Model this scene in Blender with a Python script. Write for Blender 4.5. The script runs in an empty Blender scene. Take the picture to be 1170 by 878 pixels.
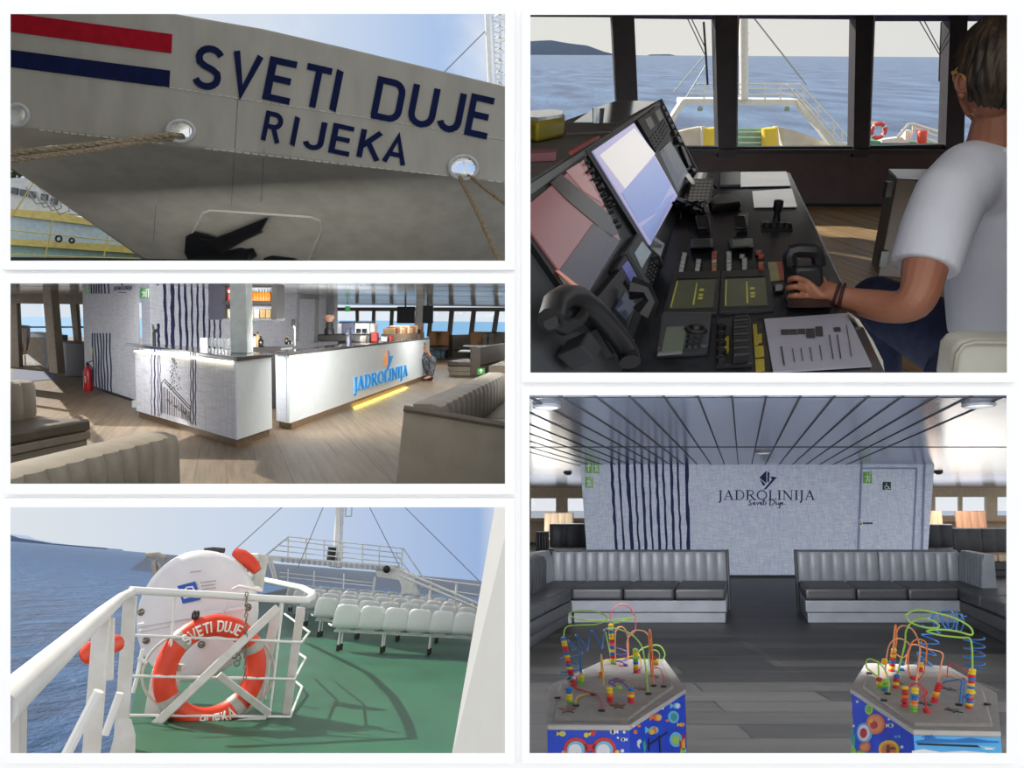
import bpy, bmesh, math, random
from mathutils import Vector as V, Matrix as MX
random.seed(7)
SC = bpy.context.scene
COL = SC.collection
W, HH, F = 1170, 878, 900.0            # photograph frame and focal length in pixels

# ---------------------------------------------------------------- camera, sky, sun, exposure
cam = bpy.data.cameras.new('camera'); co = bpy.data.objects.new('camera', cam); COL.objects.link(co)
cam.sensor_width = 36; cam.lens = 36 * F / W; cam.clip_start = .05; cam.clip_end = 40000
co.location = (0, 0, 0); co.rotation_euler = (math.pi / 2, 0, 0); SC.camera = co
SC.view_settings.view_transform = 'Standard'; SC.view_settings.look = 'None'
SC.view_settings.exposure = 0; SC.view_settings.gamma = 1; SC.view_settings.use_curve_mapping = False

def lin(c):
    return tuple(((x / 255) / 12.92 if x <= 10.3 else ((x / 255 + .055) / 1.055) ** 2.4) for x in c) + (1,)

wd = bpy.data.worlds.new('sky'); SC.world = wd; wd.use_nodes = True
wn, wl = wd.node_tree.nodes, wd.node_tree.links
wn.clear()
def N(t, **k):
    n = wn.new(t)
    for a, b in k.items(): setattr(n, a, b)
    return n
def wmath(op, a, b=None):
    n = N('ShaderNodeMath', operation=op)
    for i, x in enumerate((a, b)):
        if x is None: continue
        if isinstance(x, (int, float)): n.inputs[i].default_value = x
        else: wl.new(x, n.inputs[i])
    return n.outputs[0]
def wramp(fac, stops):
    n = N('ShaderNodeValToRGB'); cr = n.color_ramp
    while len(cr.elements) < len(stops): cr.elements.new(.5)
    for e, (p, c) in zip(cr.elements, stops): e.position = p; e.color = lin(c)
    wl.new(fac, n.inputs[0]); return n.outputs[0]
def wmix(fac, a, b):
    n = N('ShaderNodeMix', data_type='RGBA')
    wl.new(fac, n.inputs[0])
    for i, x in ((6, a), (7, b)):
        if isinstance(x, tuple): n.inputs[i].default_value = x
        else: wl.new(x, n.inputs[i])
    return n.outputs[2]
def wstep(x, a, b):
    n = N('ShaderNodeMapRange'); n.inputs[1].default_value = a; n.inputs[2].default_value = b
    wl.new(x, n.inputs[0]); return n.outputs[0]
tc = N('ShaderNodeTexCoord'); sp = N('ShaderNodeSeparateXYZ'); wl.new(tc.outputs['Generated'], sp.inputs[0])
X, Y, Z = sp.outputs
az = wmath('ARCTAN2', X, Y)                                # 0 = north, the way the camera looks
azf = wstep(az, -.7, .7)
nz = N('ShaderNodeTexNoise'); nz.inputs['Scale'].default_value = 7; nz.inputs['Detail'].default_value = 5
wl.new(tc.outputs['Generated'], nz.inputs['Vector'])
high = wramp(azf, [(.0, (196, 208, 222)), (.22, (222, 230, 238)), (.36, (196, 212, 236)), (.49, (150, 184, 232)), (.503, (236, 236, 230)), (.75, (236, 234, 228)), (1, (226, 230, 232))])
cloud = wstep(nz.outputs['Fac'], .45, .7)
leftm = wstep(az, .0, -.01)
cl2 = wmath('MULTIPLY', cloud, leftm)
high = wmix(wmath('MULTIPLY', cl2, .7), high, lin((236, 240, 244)))
low = wramp(azf, [(.0, (224, 230, 234)), (.12, (219, 226, 233)), (.3, (198, 212, 233)), (.47, (156, 181, 221)), (.503, (236, 240, 246)), (1, (240, 244, 248))])
el = wmath('ARCSINE', Z)
low = wmix(wstep(el, -.14, -.09), low, lin((228, 238, 247)))
front = wmix(wstep(el, .12, .16), low, high)
zen = wmix(wstep(el, .5, .75), front, (.5, .55, .62, 1))
ground = wmix(wstep(el, -.28, -.36), zen, (.42, .42, .43, 1))
# behind the camera: bright overcast day above, pale quay below
back = wmix(wstep(el, -.3, .3), (.32, .32, .33, 1), (.95, .97, 1.0, 1))
allw = wmix(wstep(Y, .1, -.1), ground, back)
bg = N('ShaderNodeBackground'); wl.new(allw, bg.inputs[0]); bg.inputs[1].default_value = 1.0
wo = N('ShaderNodeOutputWorld'); wl.new(bg.outputs[0], wo.inputs[0])

sun = bpy.data.lights.new('sun', 'SUN'); so = bpy.data.objects.new('sun', sun); COL.objects.link(so)
sun.energy = 8.0; sun.angle = math.radians(.6); sun.color = (1, .93, .82)
SUND = V((.62, -.40, -.56)).normalized()                   # the way sunlight travels
so.rotation_euler = SUND.to_track_quat('-Z', 'Y').to_euler(); so.location = (-6, 12, 14)

# unseen fill lamp added behind the camera to whiten the picture board
la = bpy.data.lights.new('gallery_softbox', 'AREA'); la.shape = 'RECTANGLE'; la.size = 5; la.size_y = 4; la.energy = 70
lo = bpy.data.objects.new('gallery_softbox', la); COL.objects.link(lo); lo.location = (0, -2.2, 0); lo.rotation_euler = (math.pi / 2, 0, 0)

# ---------------------------------------------------------------- helpers
def ray(px, py): return V(((px - W / 2) / F, 1.0, (HH / 2 - py) / F))

class Stage:
    """one scene seen through one opening: a rigid frame with z up from its own floor"""
    def __init__(s, h1, h2, H, fx=585, k=1.0):
        a, b = ray(*h1), ray(*h2)
        n = a.cross(b)
        if n.z < 0: n = -n
        n.normalize()
        q = (fx - h1[0]) / (h2[0] - h1[0]); f = ray(fx, h1[1] + q * (h2[1] - h1[1])).normalized()
        r = f.cross(n).normalized()
        s.r, s.f, s.n, s.H = r, f, n, H
        o = -H * k * n
        s.M = MX(((r.x, f.x, n.x, o.x), (r.y, f.y, n.y, o.y), (r.z, f.z, n.z, o.z), (0, 0, 0, 1))) @ MX.Scale(k, 4)
    def d(s, px, py):
        q = ray(px, py); return V((q.dot(s.r), q.dot(s.f), q.dot(s.n)))
    def z(s, px, py, z=0):                                  # where the sight line meets the level z
        d = s.d(px, py); t = (z - s.H) / d.z
        return V((d.x * t, d.y * t, z))
    def y(s, px, py, y):                                    # ... meets the upright plane at distance y
        d = s.d(px, py); t = y / d.y
        return V((d.x * t, y, s.H + d.z * t))
    def pl(s, px, py, p0, nrm):
        d = s.d(px, py); c = V((0, 0, s.H)); t = (V(p0) - c).dot(V(nrm)) / d.dot(V(nrm))
        return c + d * t

class MB:
    def __init__(s): s.v, s.f, s.m, s.mi = [], [], [], 0
    def add(s, vs, fs):
        o = len(s.v); s.v += [V(a) for a in vs]
        for f in fs: s.f.append([o + i for i in f]); s.m.append(s.mi)
        return s
    def poly(s, *p): return s.add(p, [list(range(len(p)))])
    def hexa(s, b, t):                                      # two matching polygons joined into a solid
        n = len(b)
        return s.add(list(b) + list(t), [list(range(n))[::-1], list(range(n, 2 * n))] + [[i, (i + 1) % n, n + (i + 1) % n, n + i] for i in range(n)])
    def prism(s, p, e): e = V(e); p = [V(a) for a in p]; return s.hexa(p, [a + e for a in p])
    def box(s, x0, x1, y0, y1, z0, z1):
        return s.prism([(x0, y0, z0), (x1, y0, z0), (x1, y1, z0), (x0, y1, z0)], (0, 0, z1 - z0))
    def bar(s, a, b, w, h, up=(0, 0, 1)):                   # square bar from a to b
        a, b = V(a), V(b); d = (b - a).normalized(); u = V(up)
        x = d.cross(u)
        if x.length < 1e-4: x = d.cross(V((1, 0, 0)))
        x = x.normalized() * w / 2; u = x.cross(d).normalized() * h / 2
        return s.prism([a - x - u, a + x - u, a + x + u, a - x + u], b - a)
    def tube(s, pts, r, n=8, closed=False, flat=1.0):
        pts = [V(p) for p in pts]; m = len(pts); rs = r if isinstance(r, (list, tuple)) else [r] * m
        vs, fs = [], []; u = None
        for i, p in enumerate(pts):
            if closed: d = pts[(i + 1) % m] - pts[i - 1]
            else: d = pts[min(i + 1, m - 1)] - pts[max(i - 1, 0)]
            d.normalize()
            if u is None:
                u = d.cross(V((0, 0, 1)))
                if u.length < .05: u = d.cross(V((1, 0, 0)))
            else: u = u - d * u.dot(d)
            u.normalize(); w = d.cross(u)
            for k in range(n):
                a = 2 * math.pi * k / n; vs.append(p + (u * math.cos(a) + w * math.sin(a) * flat) * rs[i])
        for i in range(m if closed else m - 1):
            j = (i + 1) % m
            for k in range(n):
                l = (k + 1) % n; fs.append([i * n + k, i * n + l, j * n + l, j * n + k])
        if not closed: fs.append(list(range(n))[::-1]); fs.append([(m - 1) * n + k for k in range(n)])
        return s.add(vs, fs)
    def ball(s, c, rx, ry=None, rz=None, n=12, k=8):
        ry = ry or rx; rz = rz or rx; c = V(c); vs = [c + V((0, 0, rz))]; fs = []
        for i in range(1, k):
            t = math.pi * i / k
            for j in range(n):
                a = 2 * math.pi * j / n
                vs.append(c + V((rx * math.sin(t) * math.cos(a), ry * math.sin(t) * math.sin(a), rz * math.cos(t))))
        vs.append(c - V((0, 0, rz)))
        for j in range(n): fs.append([0, 1 + j, 1 + (j + 1) % n])
        for i in range(k - 2):
            for j in range(n):
                a = 1 + i * n; l = (j + 1) % n; fs.append([a + j, a + n + j, a + n + l, a + l])
        a = 1 + (k - 2) * n
        for j in range(n): fs.append([a + j, len(vs) - 1, a + (j + 1) % n])
        return s.add(vs, fs)
    def lathe(s, c, prof, n=16, ax=(0, 0, 1), rim=False):       # prof: (radius, height) pairs along axis ax
        c = V(c); ax = V(ax).normalized(); u = ax.cross(V((1, 0, 0)))
        if u.length < .1: u = ax.cross(V((0, 1, 0)))
        u.normalize(); w = ax.cross(u); vs, fs = [], []
        for r, h in prof:
            for k in range(n):
                a = 2 * math.pi * k / n; vs.append(c + ax * h + (u * math.cos(a) + w * math.sin(a)) * max(r, 1e-4))
        for i in range(len(prof) - 1):
            for k in range(n):
                l = (k + 1) % n; fs.append([i * n + k, i * n + l, (i + 1) * n + l, (i + 1) * n + k])
        if not rim: fs.append(list(range(n))[::-1]); fs.append([(len(prof) - 1) * n + k for k in range(n)])
        return s.add(vs, fs)
    def ring(s, c, R, r, ax=(0, 0, 1), n=32, m=10, a0=0, a1=2 * math.pi):
        c = V(c); ax = V(ax).normalized(); u = ax.cross(V((1, 0, 0)))
        if u.length < .1: u = ax.cross(V((0, 1, 0)))
        u.normalize(); w = ax.cross(u)
        full = abs(a1 - a0 - 2 * math.pi) < 1e-3; q = n if full else n + 1
        return s.tube([c + (u * math.cos(a0 + (a1 - a0) * i / n) + w * math.sin(a0 + (a1 - a0) * i / n)) * R for i in range(q)], r, m, full)
    def stroke(s, pts, w, fn, o0=0, o1=.003, closed=False):   # a flat pen stroke on a surface fn(u, v, off)
        pts = [p for i, p in enumerate(pts) if i == 0 or math.hypot(p[0] - pts[i - 1][0], p[1] - pts[i - 1][1]) > 1e-5]
        n = len(pts); L, R = [], []
        for i, (x, y) in enumerate(pts):
            def dr(a, b):
                dx, dy = b[0] - a[0], b[1] - a[1]; l = math.hypot(dx, dy) or 1; return dx / l, dy / l
            if closed or 0 < i < n - 1:
                a = dr(pts[i - 1], pts[i]); b = dr(pts[i], pts[(i + 1) % n])
            elif i == 0: a = b = dr(pts[0], pts[1])
            else: a = b = dr(pts[-2], pts[-1])
            nx, ny = -(a[1] + b[1]), a[0] + b[0]; l = math.hypot(nx, ny) or 1; nx /= l; ny /= l
            k = (w[i] if isinstance(w, list) else w) / 2 / max(.45, nx * -a[1] + ny * a[0])
            L.append((x + nx * k, y + ny * k)); R.append((x - nx * k, y - ny * k))
        for i in range(n if closed else n - 1):
            j = (i + 1) % n; q = [L[i], L[j], R[j], R[i]]
            s.hexa([fn(*p, o0) for p in q], [fn(*p, o1) for p in q])
        return s
    def patch(s, pts, fn, o0=0, o1=.003): return s.hexa([fn(*p, o0) for p in pts], [fn(*p, o1) for p in pts])

def build(name, mb, mat, par=None, st=None, base=None, label=None, cat=None, group=None, kind=None, smooth=40, bevel=0, seg=2, sub=0, mods=None):
    """link one mesh object; a top-level one sits at base in its stage, a child shares its thing's frame"""
    vs, fs = mb.v, mb.f
    if par is not None: base = V(par['_b'])
    elif base is None:
        lo = [min(v[i] for v in vs) for i in range(3)]; hi = [max(v[i] for v in vs) for i in range(3)]
        base = V(((lo[0] + hi[0]) / 2, (lo[1] + hi[1]) / 2, lo[2]))
    base = V(base)
    me = bpy.data.meshes.new(name); me.from_pydata([v - base for v in vs], [], fs)
    ms = mat if isinstance(mat, list) else [mat]
    for m in ms: me.materials.append(m)
    me.polygons.foreach_set('material_index', mb.m)
    b = bmesh.new(); b.from_mesh(me); bmesh.ops.recalc_face_normals(b, faces=b.faces); b.to_mesh(me); b.free()
    if smooth:
        me.polygons.foreach_set('use_smooth', [True] * len(me.polygons)); me.set_sharp_from_angle(angle=math.radians(smooth))
    o = bpy.data.objects.new(name, me); COL.objects.link(o)
    place(o, par, st, base)
    tag(o, label, cat, group, kind)
    if bevel:
        m = o.modifiers.new('b', 'BEVEL'); m.width = bevel; m.segments = seg; m.limit_method = 'ANGLE'; m.angle_limit = math.radians(50); m.harden_normals = False
    if sub:
        m = o.modifiers.new('s', 'SUBSURF'); m.levels = sub; m.render_levels = sub
    return o
def place(o, par, st, base):
    if par is not None: o.parent = par; o['_b'] = list(par['_b']); return
    o['_b'] = list(base)
    o.matrix_world = (st.M if st else MX.Identity(4)) @ MX.Translation(base)
def tag(o, label=None, cat=None, group=None, kind=None):
    for k, v in (('label', label), ('category', cat), ('group', group), ('kind', kind)):
        if v: o[k] = v
def thing(name, st, base, label, cat, group=None):
    o = bpy.data.objects.new(name, None); COL.objects.link(o); o.empty_display_size = .1
    place(o, None, st, V(base)); tag(o, label, cat, group); return o
def dup(o, st, base, rz=0, sc=1.0, label=None, group=None, lean=None):
    """a copy of a thing with copies of its parts and sub-parts"""
    def cp(a, par):
        c = a.copy(); COL.objects.link(c)
        if par: c.parent = par
        for ch in a.children: cp(ch, c)
        return c
    r = cp(o, None); m = st.M @ MX.Translation(V(base)) @ MX.Rotation(rz, 4, 'Z')
    if lean: m = m @ lean
    r.matrix_world = m @ MX.Scale(sc, 4); r['_b'] = list(base)
    if label: r['label'] = label
    if group: r['group'] = group
    return r

# ---------------------------------------------------------------- materials
MATS = {}
def mat(name, c, rough=.5, metal=0, c2=None, scale=8, bump=0, bscale=60, emit=None, estr=1, alpha=None, trans=0, stretch=None, coat=0, spec=None, detail=3):
    if name in MATS: return MATS[name]
    m = bpy.data.materials.new(name); m.use_nodes = True; nt = m.node_tree; b = nt.nodes['Principled BSDF']
    b.inputs['Roughness'].default_value = rough; b.inputs['Metallic'].default_value = metal
    if spec is not None: b.inputs['Specular IOR Level'].default_value = spec
    t = nt.nodes.new('ShaderNodeTexCoord'); vec = t.outputs['Object']
    if stretch:
        mp = nt.nodes.new('ShaderNodeMapping'); mp.inputs['Scale'].default_value = stretch
        nt.links.new(vec, mp.inputs[0]); vec = mp.outputs[0]
    if c2 is None: c2 = tuple(max(0, x * .93) for x in c)
    n = nt.nodes.new('ShaderNodeTexNoise'); n.inputs['Scale'].default_value = scale; n.inputs['Detail'].default_value = detail
    nt.links.new(vec, n.inputs['Vector'])
    r = nt.nodes.new('ShaderNodeValToRGB'); r.color_ramp.elements[0].position = .35; r.color_ramp.elements[1].position = .65
    r.color_ramp.elements[0].color = lin(c); r.color_ramp.elements[1].color = lin(c2)
    nt.links.new(n.outputs['Fac'], r.inputs[0]); nt.links.new(r.outputs[0], b.inputs['Base Color'])
    if bump:
        n2 = nt.nodes.new('ShaderNodeTexNoise'); n2.inputs['Scale'].default_value = bscale; n2.inputs['Detail'].default_value = 4
        nt.links.new(vec, n2.inputs['Vector'])
        bp = nt.nodes.new('ShaderNodeBump'); bp.inputs['Strength'].default_value = bump; bp.inputs['Distance'].default_value = .02
        nt.links.new(n2.outputs['Fac'], bp.inputs['Height']); nt.links.new(bp.outputs[0], b.inputs['Normal'])
    if emit:
        b.inputs['Emission Color'].default_value = lin(emit); b.inputs['Emission Strength'].default_value = estr
    if trans: b.inputs['Transmission Weight'].default_value = trans
    if alpha is not None: b.inputs['Alpha'].default_value = alpha
    if coat: b.inputs['Coat Weight'].default_value = coat
    MATS[name] = m; return m
def waves(m, scale, height, k=(1, .4, 1)):
    n, l, b = nodes(m); t = n.new('ShaderNodeTexCoord'); mp = n.new('ShaderNodeMapping'); mp.inputs['Scale'].default_value = k; l.new(t.outputs['Object'], mp.inputs[0])
    a = n.new('ShaderNodeTexNoise'); a.inputs['Scale'].default_value = scale; a.inputs['Detail'].default_value = 8; a.inputs['Roughness'].default_value = .62; l.new(mp.outputs[0], a.inputs['Vector'])
    bp = n.new('ShaderNodeBump'); bp.inputs['Strength'].default_value = 1; bp.inputs['Distance'].default_value = height; l.new(a.outputs['Fac'], bp.inputs['Height']); l.new(bp.outputs[0], b.inputs['Normal'])
def nodes(m): return m.node_tree.nodes, m.node_tree.links, m.node_tree.nodes['Principled BSDF']

# ---------------------------------------------------------------- lettering
def arc(cx, cy, rx, ry, a0, a1, n=8):
    return [(cx + rx * math.cos(math.radians(a0 + (a1 - a0) * i / n)), cy + ry * math.sin(math.radians(a0 + (a1 - a0) * i / n))) for i in range(n + 1)]
SANS = {   # width, strokes inside a unit-high cell
 'S': (.66, [arc(.34, .74, .27, .21, 25, 180, 8) + [(.07, .72)] + [(.11, .60), (.24, .53), (.45, .47), (.57, .40)] + arc(.34, .27, .27, .22, 15, -155, 9)]),
 'V': (.7, [[(.04, 1), (.35, .04), (.66, 1)]]),
 'E': (.6, [[(.56, .95), (.06, .95), (.06, .05), (.56, .05)], [(.06, .52), (.5, .52)]]),
 'T': (.62, [[(.0, .95), (.62, .95)], [(.31, .95), (.31, 0)]]),
 'I': (.12, [[(.06, 0), (.06, 1)]]),
 'D': (.68, [[(.06, .05), (.06, .95), (.34, .95)] + arc(.38, .72, .24, .23, 80, 0, 4) + arc(.38, .28, .24, .23, 0, -80, 4) + [(.34, .05), (.0, .05)]]),
 'U': (.64, [[(.06, 1), (.06, .3)] + arc(.32, .3, .26, .25, 180, 360, 9) + [(.58, .3), (.58, 1)]]),
 'J': (.52, [[(.46, 1), (.46, .27)] + arc(.24, .27, .22, .22, 0, -165, 8)]),
 'R': (.62, [[(.06, 0), (.06, .95), (.34, .95)] + arc(.34, .73, .22, .22, 90, -90, 8) + [(.08, .51)], [(.34, .5), (.58, 0)]]),
 'K': (.64, [[(.06, 0), (.06, 1)], [(.56, 1), (.08, .4)], [(.24, .58), (.6, 0)]]),
 'A': (.7, [[(.03, 0), (.35, .96), (.67, 0)], [(.14, .32), (.56, .32)]]),
 'O': (.7, [arc(.35, .5, .29, .45, 90, 450, 16)]),
 'L': (.55, [[(.06, 1), (.06, .05), (.52, .05)]]),
 'N': (.66, [[(.06, 0), (.06, 1), (.6, 0), (.6, 1)]]),
}
T_, t_ = .125, .055
SERIF = {
 'J': (.36, [([(.2, 1), (.2, .0), (.16, -.2), (.04, -.28)], T_), ([(.06, .975), (.34, .975)], t_)]),
 'A': (.86, [([(.12, 0), (.44, 1)], t_), ([(.42, 1), (.74, 0)], T_), ([(.22, .34), (.62, .34)], t_), ([(.0, .025), (.26, .025)], t_), ([(.58, .025), (.88, .025)], t_)]),
 'D': (.84, [([(.18, 0), (.18, 1)], T_), ([(.04, .97), (.42, .97)] + arc(.42, .5, .34, .47, 90, -90, 10) + [(.04, .03)], .08)]),
 'R': (.84, [([(.18, 0), (.18, 1)], T_), ([(.04, .97), (.42, .97)] + arc(.42, .74, .22, .23, 90, -90, 8) + [(.18, .51)], .08), ([(.4, .5), (.72, .03), (.88, .03)], T_), ([(.04, .025), (.32, .025)], t_)]),
 'O': (.9, [(arc(.45, .5, .37, .46, 0, 360, 20), .1)]),
 'L': (.68, [([(.18, 0), (.18, 1)], T_), ([(.04, .975), (.32, .975)], t_), ([(.04, .03), (.62, .03), (.64, .24)], t_)]),
 'I': (.36, [([(.18, 0), (.18, 1)], T_), ([(.04, .975), (.32, .975)], t_), ([(.04, .025), (.32, .025)], t_)]),
 'N': (.92, [([(.16, 0), (.16, 1)], t_), ([(.12, 1), (.76, 0)], T_), ([(.76, 0), (.76, 1)], t_), ([(.0, .975), (.2, .975)], t_), ([(.64, .975), (.9, .975)], t_), ([(.04, .025), (.3, .025)], t_)]),
}
def serif_text(mb, txt, fn, o0=0, o1=.003, gap=.06):
    """capitals one unit high running along u; returns the width"""
    x = 0
    for ch in txt:
        w, st = SERIF[ch]
        for p, k in st: mb.stroke([(x + a, b) for a, b in p], k, fn, o0, o1)
        x += w + gap
    return x - gap
def serif_width(txt, gap=.06): return sum(SERIF[c][0] + gap for c in txt) - gap

# ---------------------------------------------------------------- the white picture board with its five openings
OPEN = {'ship': (12, 16, 577, 298), 'bridge': (606, 17, 1151, 426), 'bar': (12, 324, 577, 553), 'deck': (12, 580, 577, 861), 'saloon': (605, 452, 1150, 861)}
OUT = {'ship': (2, 5, 588, 308.5), 'bridge': (596, 7, 1163, 437), 'bar': (2, 312.5, 588, 565), 'deck': (2, 569.5, 588, 873), 'saloon': (596, 442, 1163, 873)}
mW = mat('white board', (252, 252, 252), .9, c2=(250, 250, 250), spec=.1)
BD = 1.1
def bp(px, py, y=BD): return V(((px - 585) / F * BD, y, (439 - py) / F * BD))
def frame(mb, o, i, y0, y1):
    oc = [(o[0], o[1]), (o[2], o[1]), (o[2], o[3]), (o[0], o[3])]; ic = [(i[0], i[1]), (i[2], i[1]), (i[2], i[3]), (i[0], i[3])]; uc = [(i[0] - 7, i[1] - 7), (i[2] + 7, i[1] - 7), (i[2] + 7, i[3] + 7), (i[0] - 7, i[3] + 7)]
    for k in range(4):
        l = (k + 1) % 4; q = [oc[k], oc[l], ic[l], ic[k]]
        q2 = [oc[k], oc[l], uc[l], uc[k]]; mb.hexa([bp(*p, y0) for p in q], [bp(*p, y1) for p in q2])       # edges undercut like a bevelled mount
for k, nm in enumerate(OPEN):
    m = MB(); frame(m, OUT[nm], OPEN[nm], BD, BD + .010)
    build('trim_%d' % (k + 1), m, mW, kind='structure', smooth=0)
m = MB()
xs = [-60, OPEN['ship'][0] - 3, 580, 603, 1153, 1230]
mBackB = mat('dark board backing', (38, 38, 40), .9)  # unseen dark layer added so the sunlit back bounces no light onto the hull
def brect(x0, y0, x1, y1):
    m.mi = 1; x0, y0, x1, y1 = x0 + 3, y0 + 3, x1 - 3, y1 - 3; m.hexa([bp(x0, y0, BD + .014), bp(x1, y0, BD + .014), bp(x1, y1, BD + .014), bp(x0, y1, BD + .014)], [bp(x0, y0, BD + .018), bp(x1, y0, BD + .018), bp(x1, y1, BD + .018), bp(x0, y1, BD + .018)])
    x0, y0, x1, y1 = x0 - 3, y0 - 3, x1 + 3, y1 + 3; m.mi = 0; m.hexa([bp(x0, y0, BD + .0095), bp(x1, y0, BD + .0095), bp(x1, y1, BD + .0095), bp(x0, y1, BD + .0095)], [bp(x0, y0, BD + .014), bp(x1, y0, BD + .014), bp(x1, y1, BD + .014), bp(x0, y1, BD + .014)])
brect(-60, -60, 4, 940); brect(585, -60, 598, 940); brect(1158, -60, 1230, 940)
for a, b in ((-60, 8), (306, 316), (561, 573), (869, 940)): brect(4, a, 585, b)
for a, b in ((-60, 9), (433, 444), (869, 940)): brect(598, a, 1158, b)
build('wall_front', m, [mW, mBackB], kind='structure', smooth=0)
# ================================================================ the bow of the ferry (upper left)
SA = Stage((0, 439), (1170, 439), 1.6, k=2.3)
def hk(x): return 148 + (x - 40) * .113                     # the knuckle line along the plating
def hdepth(px, py):
    d = 11 + 3.2 * (px - 12) / 565; k = py - hk(px)
    return d + (.03 * k if k > 0 else .003 * k)
def hp(px, py, off=0):
    p = SA.y(px, py, hdepth(px, py)); return p + V((0, -1, -.1)) * off
def htop(x):
    pts = [(4, -20), (195, 15), (300, 33), (400, 56), (500, 80), (590, 102)]
    for (a, b), (c, d) in zip(pts, pts[1:]):
        if x <= c: return max(8.5, b + (d - b) * (x - a) / (c - a))
    return 102
def hbot(x): return min(305, 186 + (x - 4) * .69)
FAIR = [(207, 150.5, 15.5, 12), (21, 132, 12, 12), (529.5, 192, 16, 13.5)]
m = MB(); nx, ny = 292, 120; idx = {}
for i in range(nx + 1):
    px = 3 + (584 - 3) * i / nx
    for j in range(ny + 1):
        a, b = htop(px), hbot(px); py = a + (b - a) * j / ny; idx[i, j] = len(m.v); m.v.append(hp(px, py))
for i in range(nx):
    for j in range(ny):
        px = 3 + (584 - 3) * (i + .5) / nx; a, b = htop(px), hbot(px); py = a + (b - a) * (j + .5) / ny
        if any(((px - c) / (rx - 1.5)) ** 2 + ((py - d) / (ry - 1.5)) ** 2 < 1 for c, d, rx, ry in FAIR): continue
        m.f.append([idx[i, j], idx[i + 1, j], idx[i + 1, j + 1], idx[i, j + 1]]); m.m.append(0)
mHull = mat('hull paint', (166, 163, 153), .75, spec=.2, c2=(155, 152, 142), scale=.9, stretch=(3, 3, .6), detail=6, bump=.25, bscale=1.2)
hull = build('ferry_hull', m, mHull, st=SA, label='large grey ship bow with navy name lettering and red and blue stripes', cat='ship', smooth=60)
md = hull.modifiers.new('t', 'SOLIDIFY'); md.thickness = .06; md.offset = 1
mNavy = mat('navy paint', (20, 30, 68), .8, c2=(17, 25, 60), spec=.1); mRed = mat('red paint', (160, 22, 38), .8, c2=(146, 18, 34), spec=.1)
def hstrip(mb, a, b, c, d, o=.02, n=40):
    for i in range(n):
        s, t = i / n, (i + 1) / n
        L = lambda p, q, k: (p[0] + (q[0] - p[0]) * k, p[1] + (q[1] - p[1]) * k)
        q = [L(a, b, s), L(a, b, t), L(d, c, t), L(d, c, s)]
        mb.hexa([hp(*p, -.01) for p in q], [hp(*p, o) for p in q])
m = MB(); hstrip(m, (3, 14), (197, 39.5), (196, 61), (3, 35)); build('red_stripe', m, mRed, hull, label='painted red stripe along the bow')
m = MB(); hstrip(m, (3, 56), (194.5, 81), (193.5, 100), (3, 75.5)); build('blue_stripe', m, mNavy, hull, label='painted navy stripe along the bow')
def hull_word(name, glyphs, h0, base, sl, lab, wt):
    mb = MB()
    for ch, x0, x1 in glyphs:
        w, st = SANS[ch]
        def fn(u, v, o):
            h = h0 - .008 * (x0 - 218)
            x = x0 + u / w * (x1 - x0 - .18 * h) + .2 * h * v if ch != 'I' else x0 + 4 + (u - .06) * h + .2 * h * v
            return hp(x, base + (x0 + u / w * (x1 - x0) - 218) * sl - v * h, o)
        for s in st: mb.stroke(s, wt, fn, -.01, .02)
    build(name, mb, mNavy, hull, label=lab)
hull_word('name_lettering', [('S', 218, 257), ('V', 260, 299), ('E', 301, 341), ('T', 343, 379), ('I', 376, 391)], 47, 97.5, .176, 'navy lettering SVETI', .155)
hull_word('name_lettering', [('D', 424, 464), ('U', 465, 502), ('J', 500, 532), ('E', 531, 566)], 47, 97.5, .176, 'navy lettering DUJE', .155)
hull_word('port_lettering', [('R', 299, 324), ('I', 330, 341), ('J', 347, 373), ('E', 376, 406), ('K', 408, 438), ('A', 438, 467)], 33, 145.5, .176, 'navy lettering RIJEKA', .16)
mSeam = mat('weld seam', (186, 184, 174), .6); mSeamD = mat('plate edge', (134, 132, 125), .6)
for f_, x_a, sl in ((lambda x: hk(x), 36, 1), (lambda x: 99 + (x - 185) * .155, 185, 0)):   # weld beads along the two strakes
    m = MB()
    for a in range(x_a, 580, 9):
        if any(abs(a - c) < rx + 9 for c, d, rx, ry in FAIR) and sl: continue
        m.tube([hp(a, f_(a), .0), hp(a + 6.5, f_(a + 6.5), .0)], .012, 5)
    build('weld_seam', m, mSeam, hull, label='raised weld bead')
for x, y0, y1 in ((272, 110, 240), (302, 170, 236), (178, 235, 280)):
    m = MB(); m.tube([hp(x - .06 * (y - y0), y, 0) for y in range(y0, y1, 6)], .008, 4); build('plate_edge', m, mSeamD, hull)
m = MB()
pk = [(212, 297), (222, 262), (233, 243), (240, 240), (355, 248), (365, 252), (368, 262), (352, 299)]
m.tube([hp(*p, .0) for p in pk], .03, 6); build('anchor_pocket', m, mat('pocket rim', (176, 175, 166), .5), hull, label='welded rim of the anchor pocket')
mChock = mat('fairlead steel', (188, 190, 190), .35, c2=(168, 170, 170)); mInner = mat('white bulwark', (238, 240, 240), .5)
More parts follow.
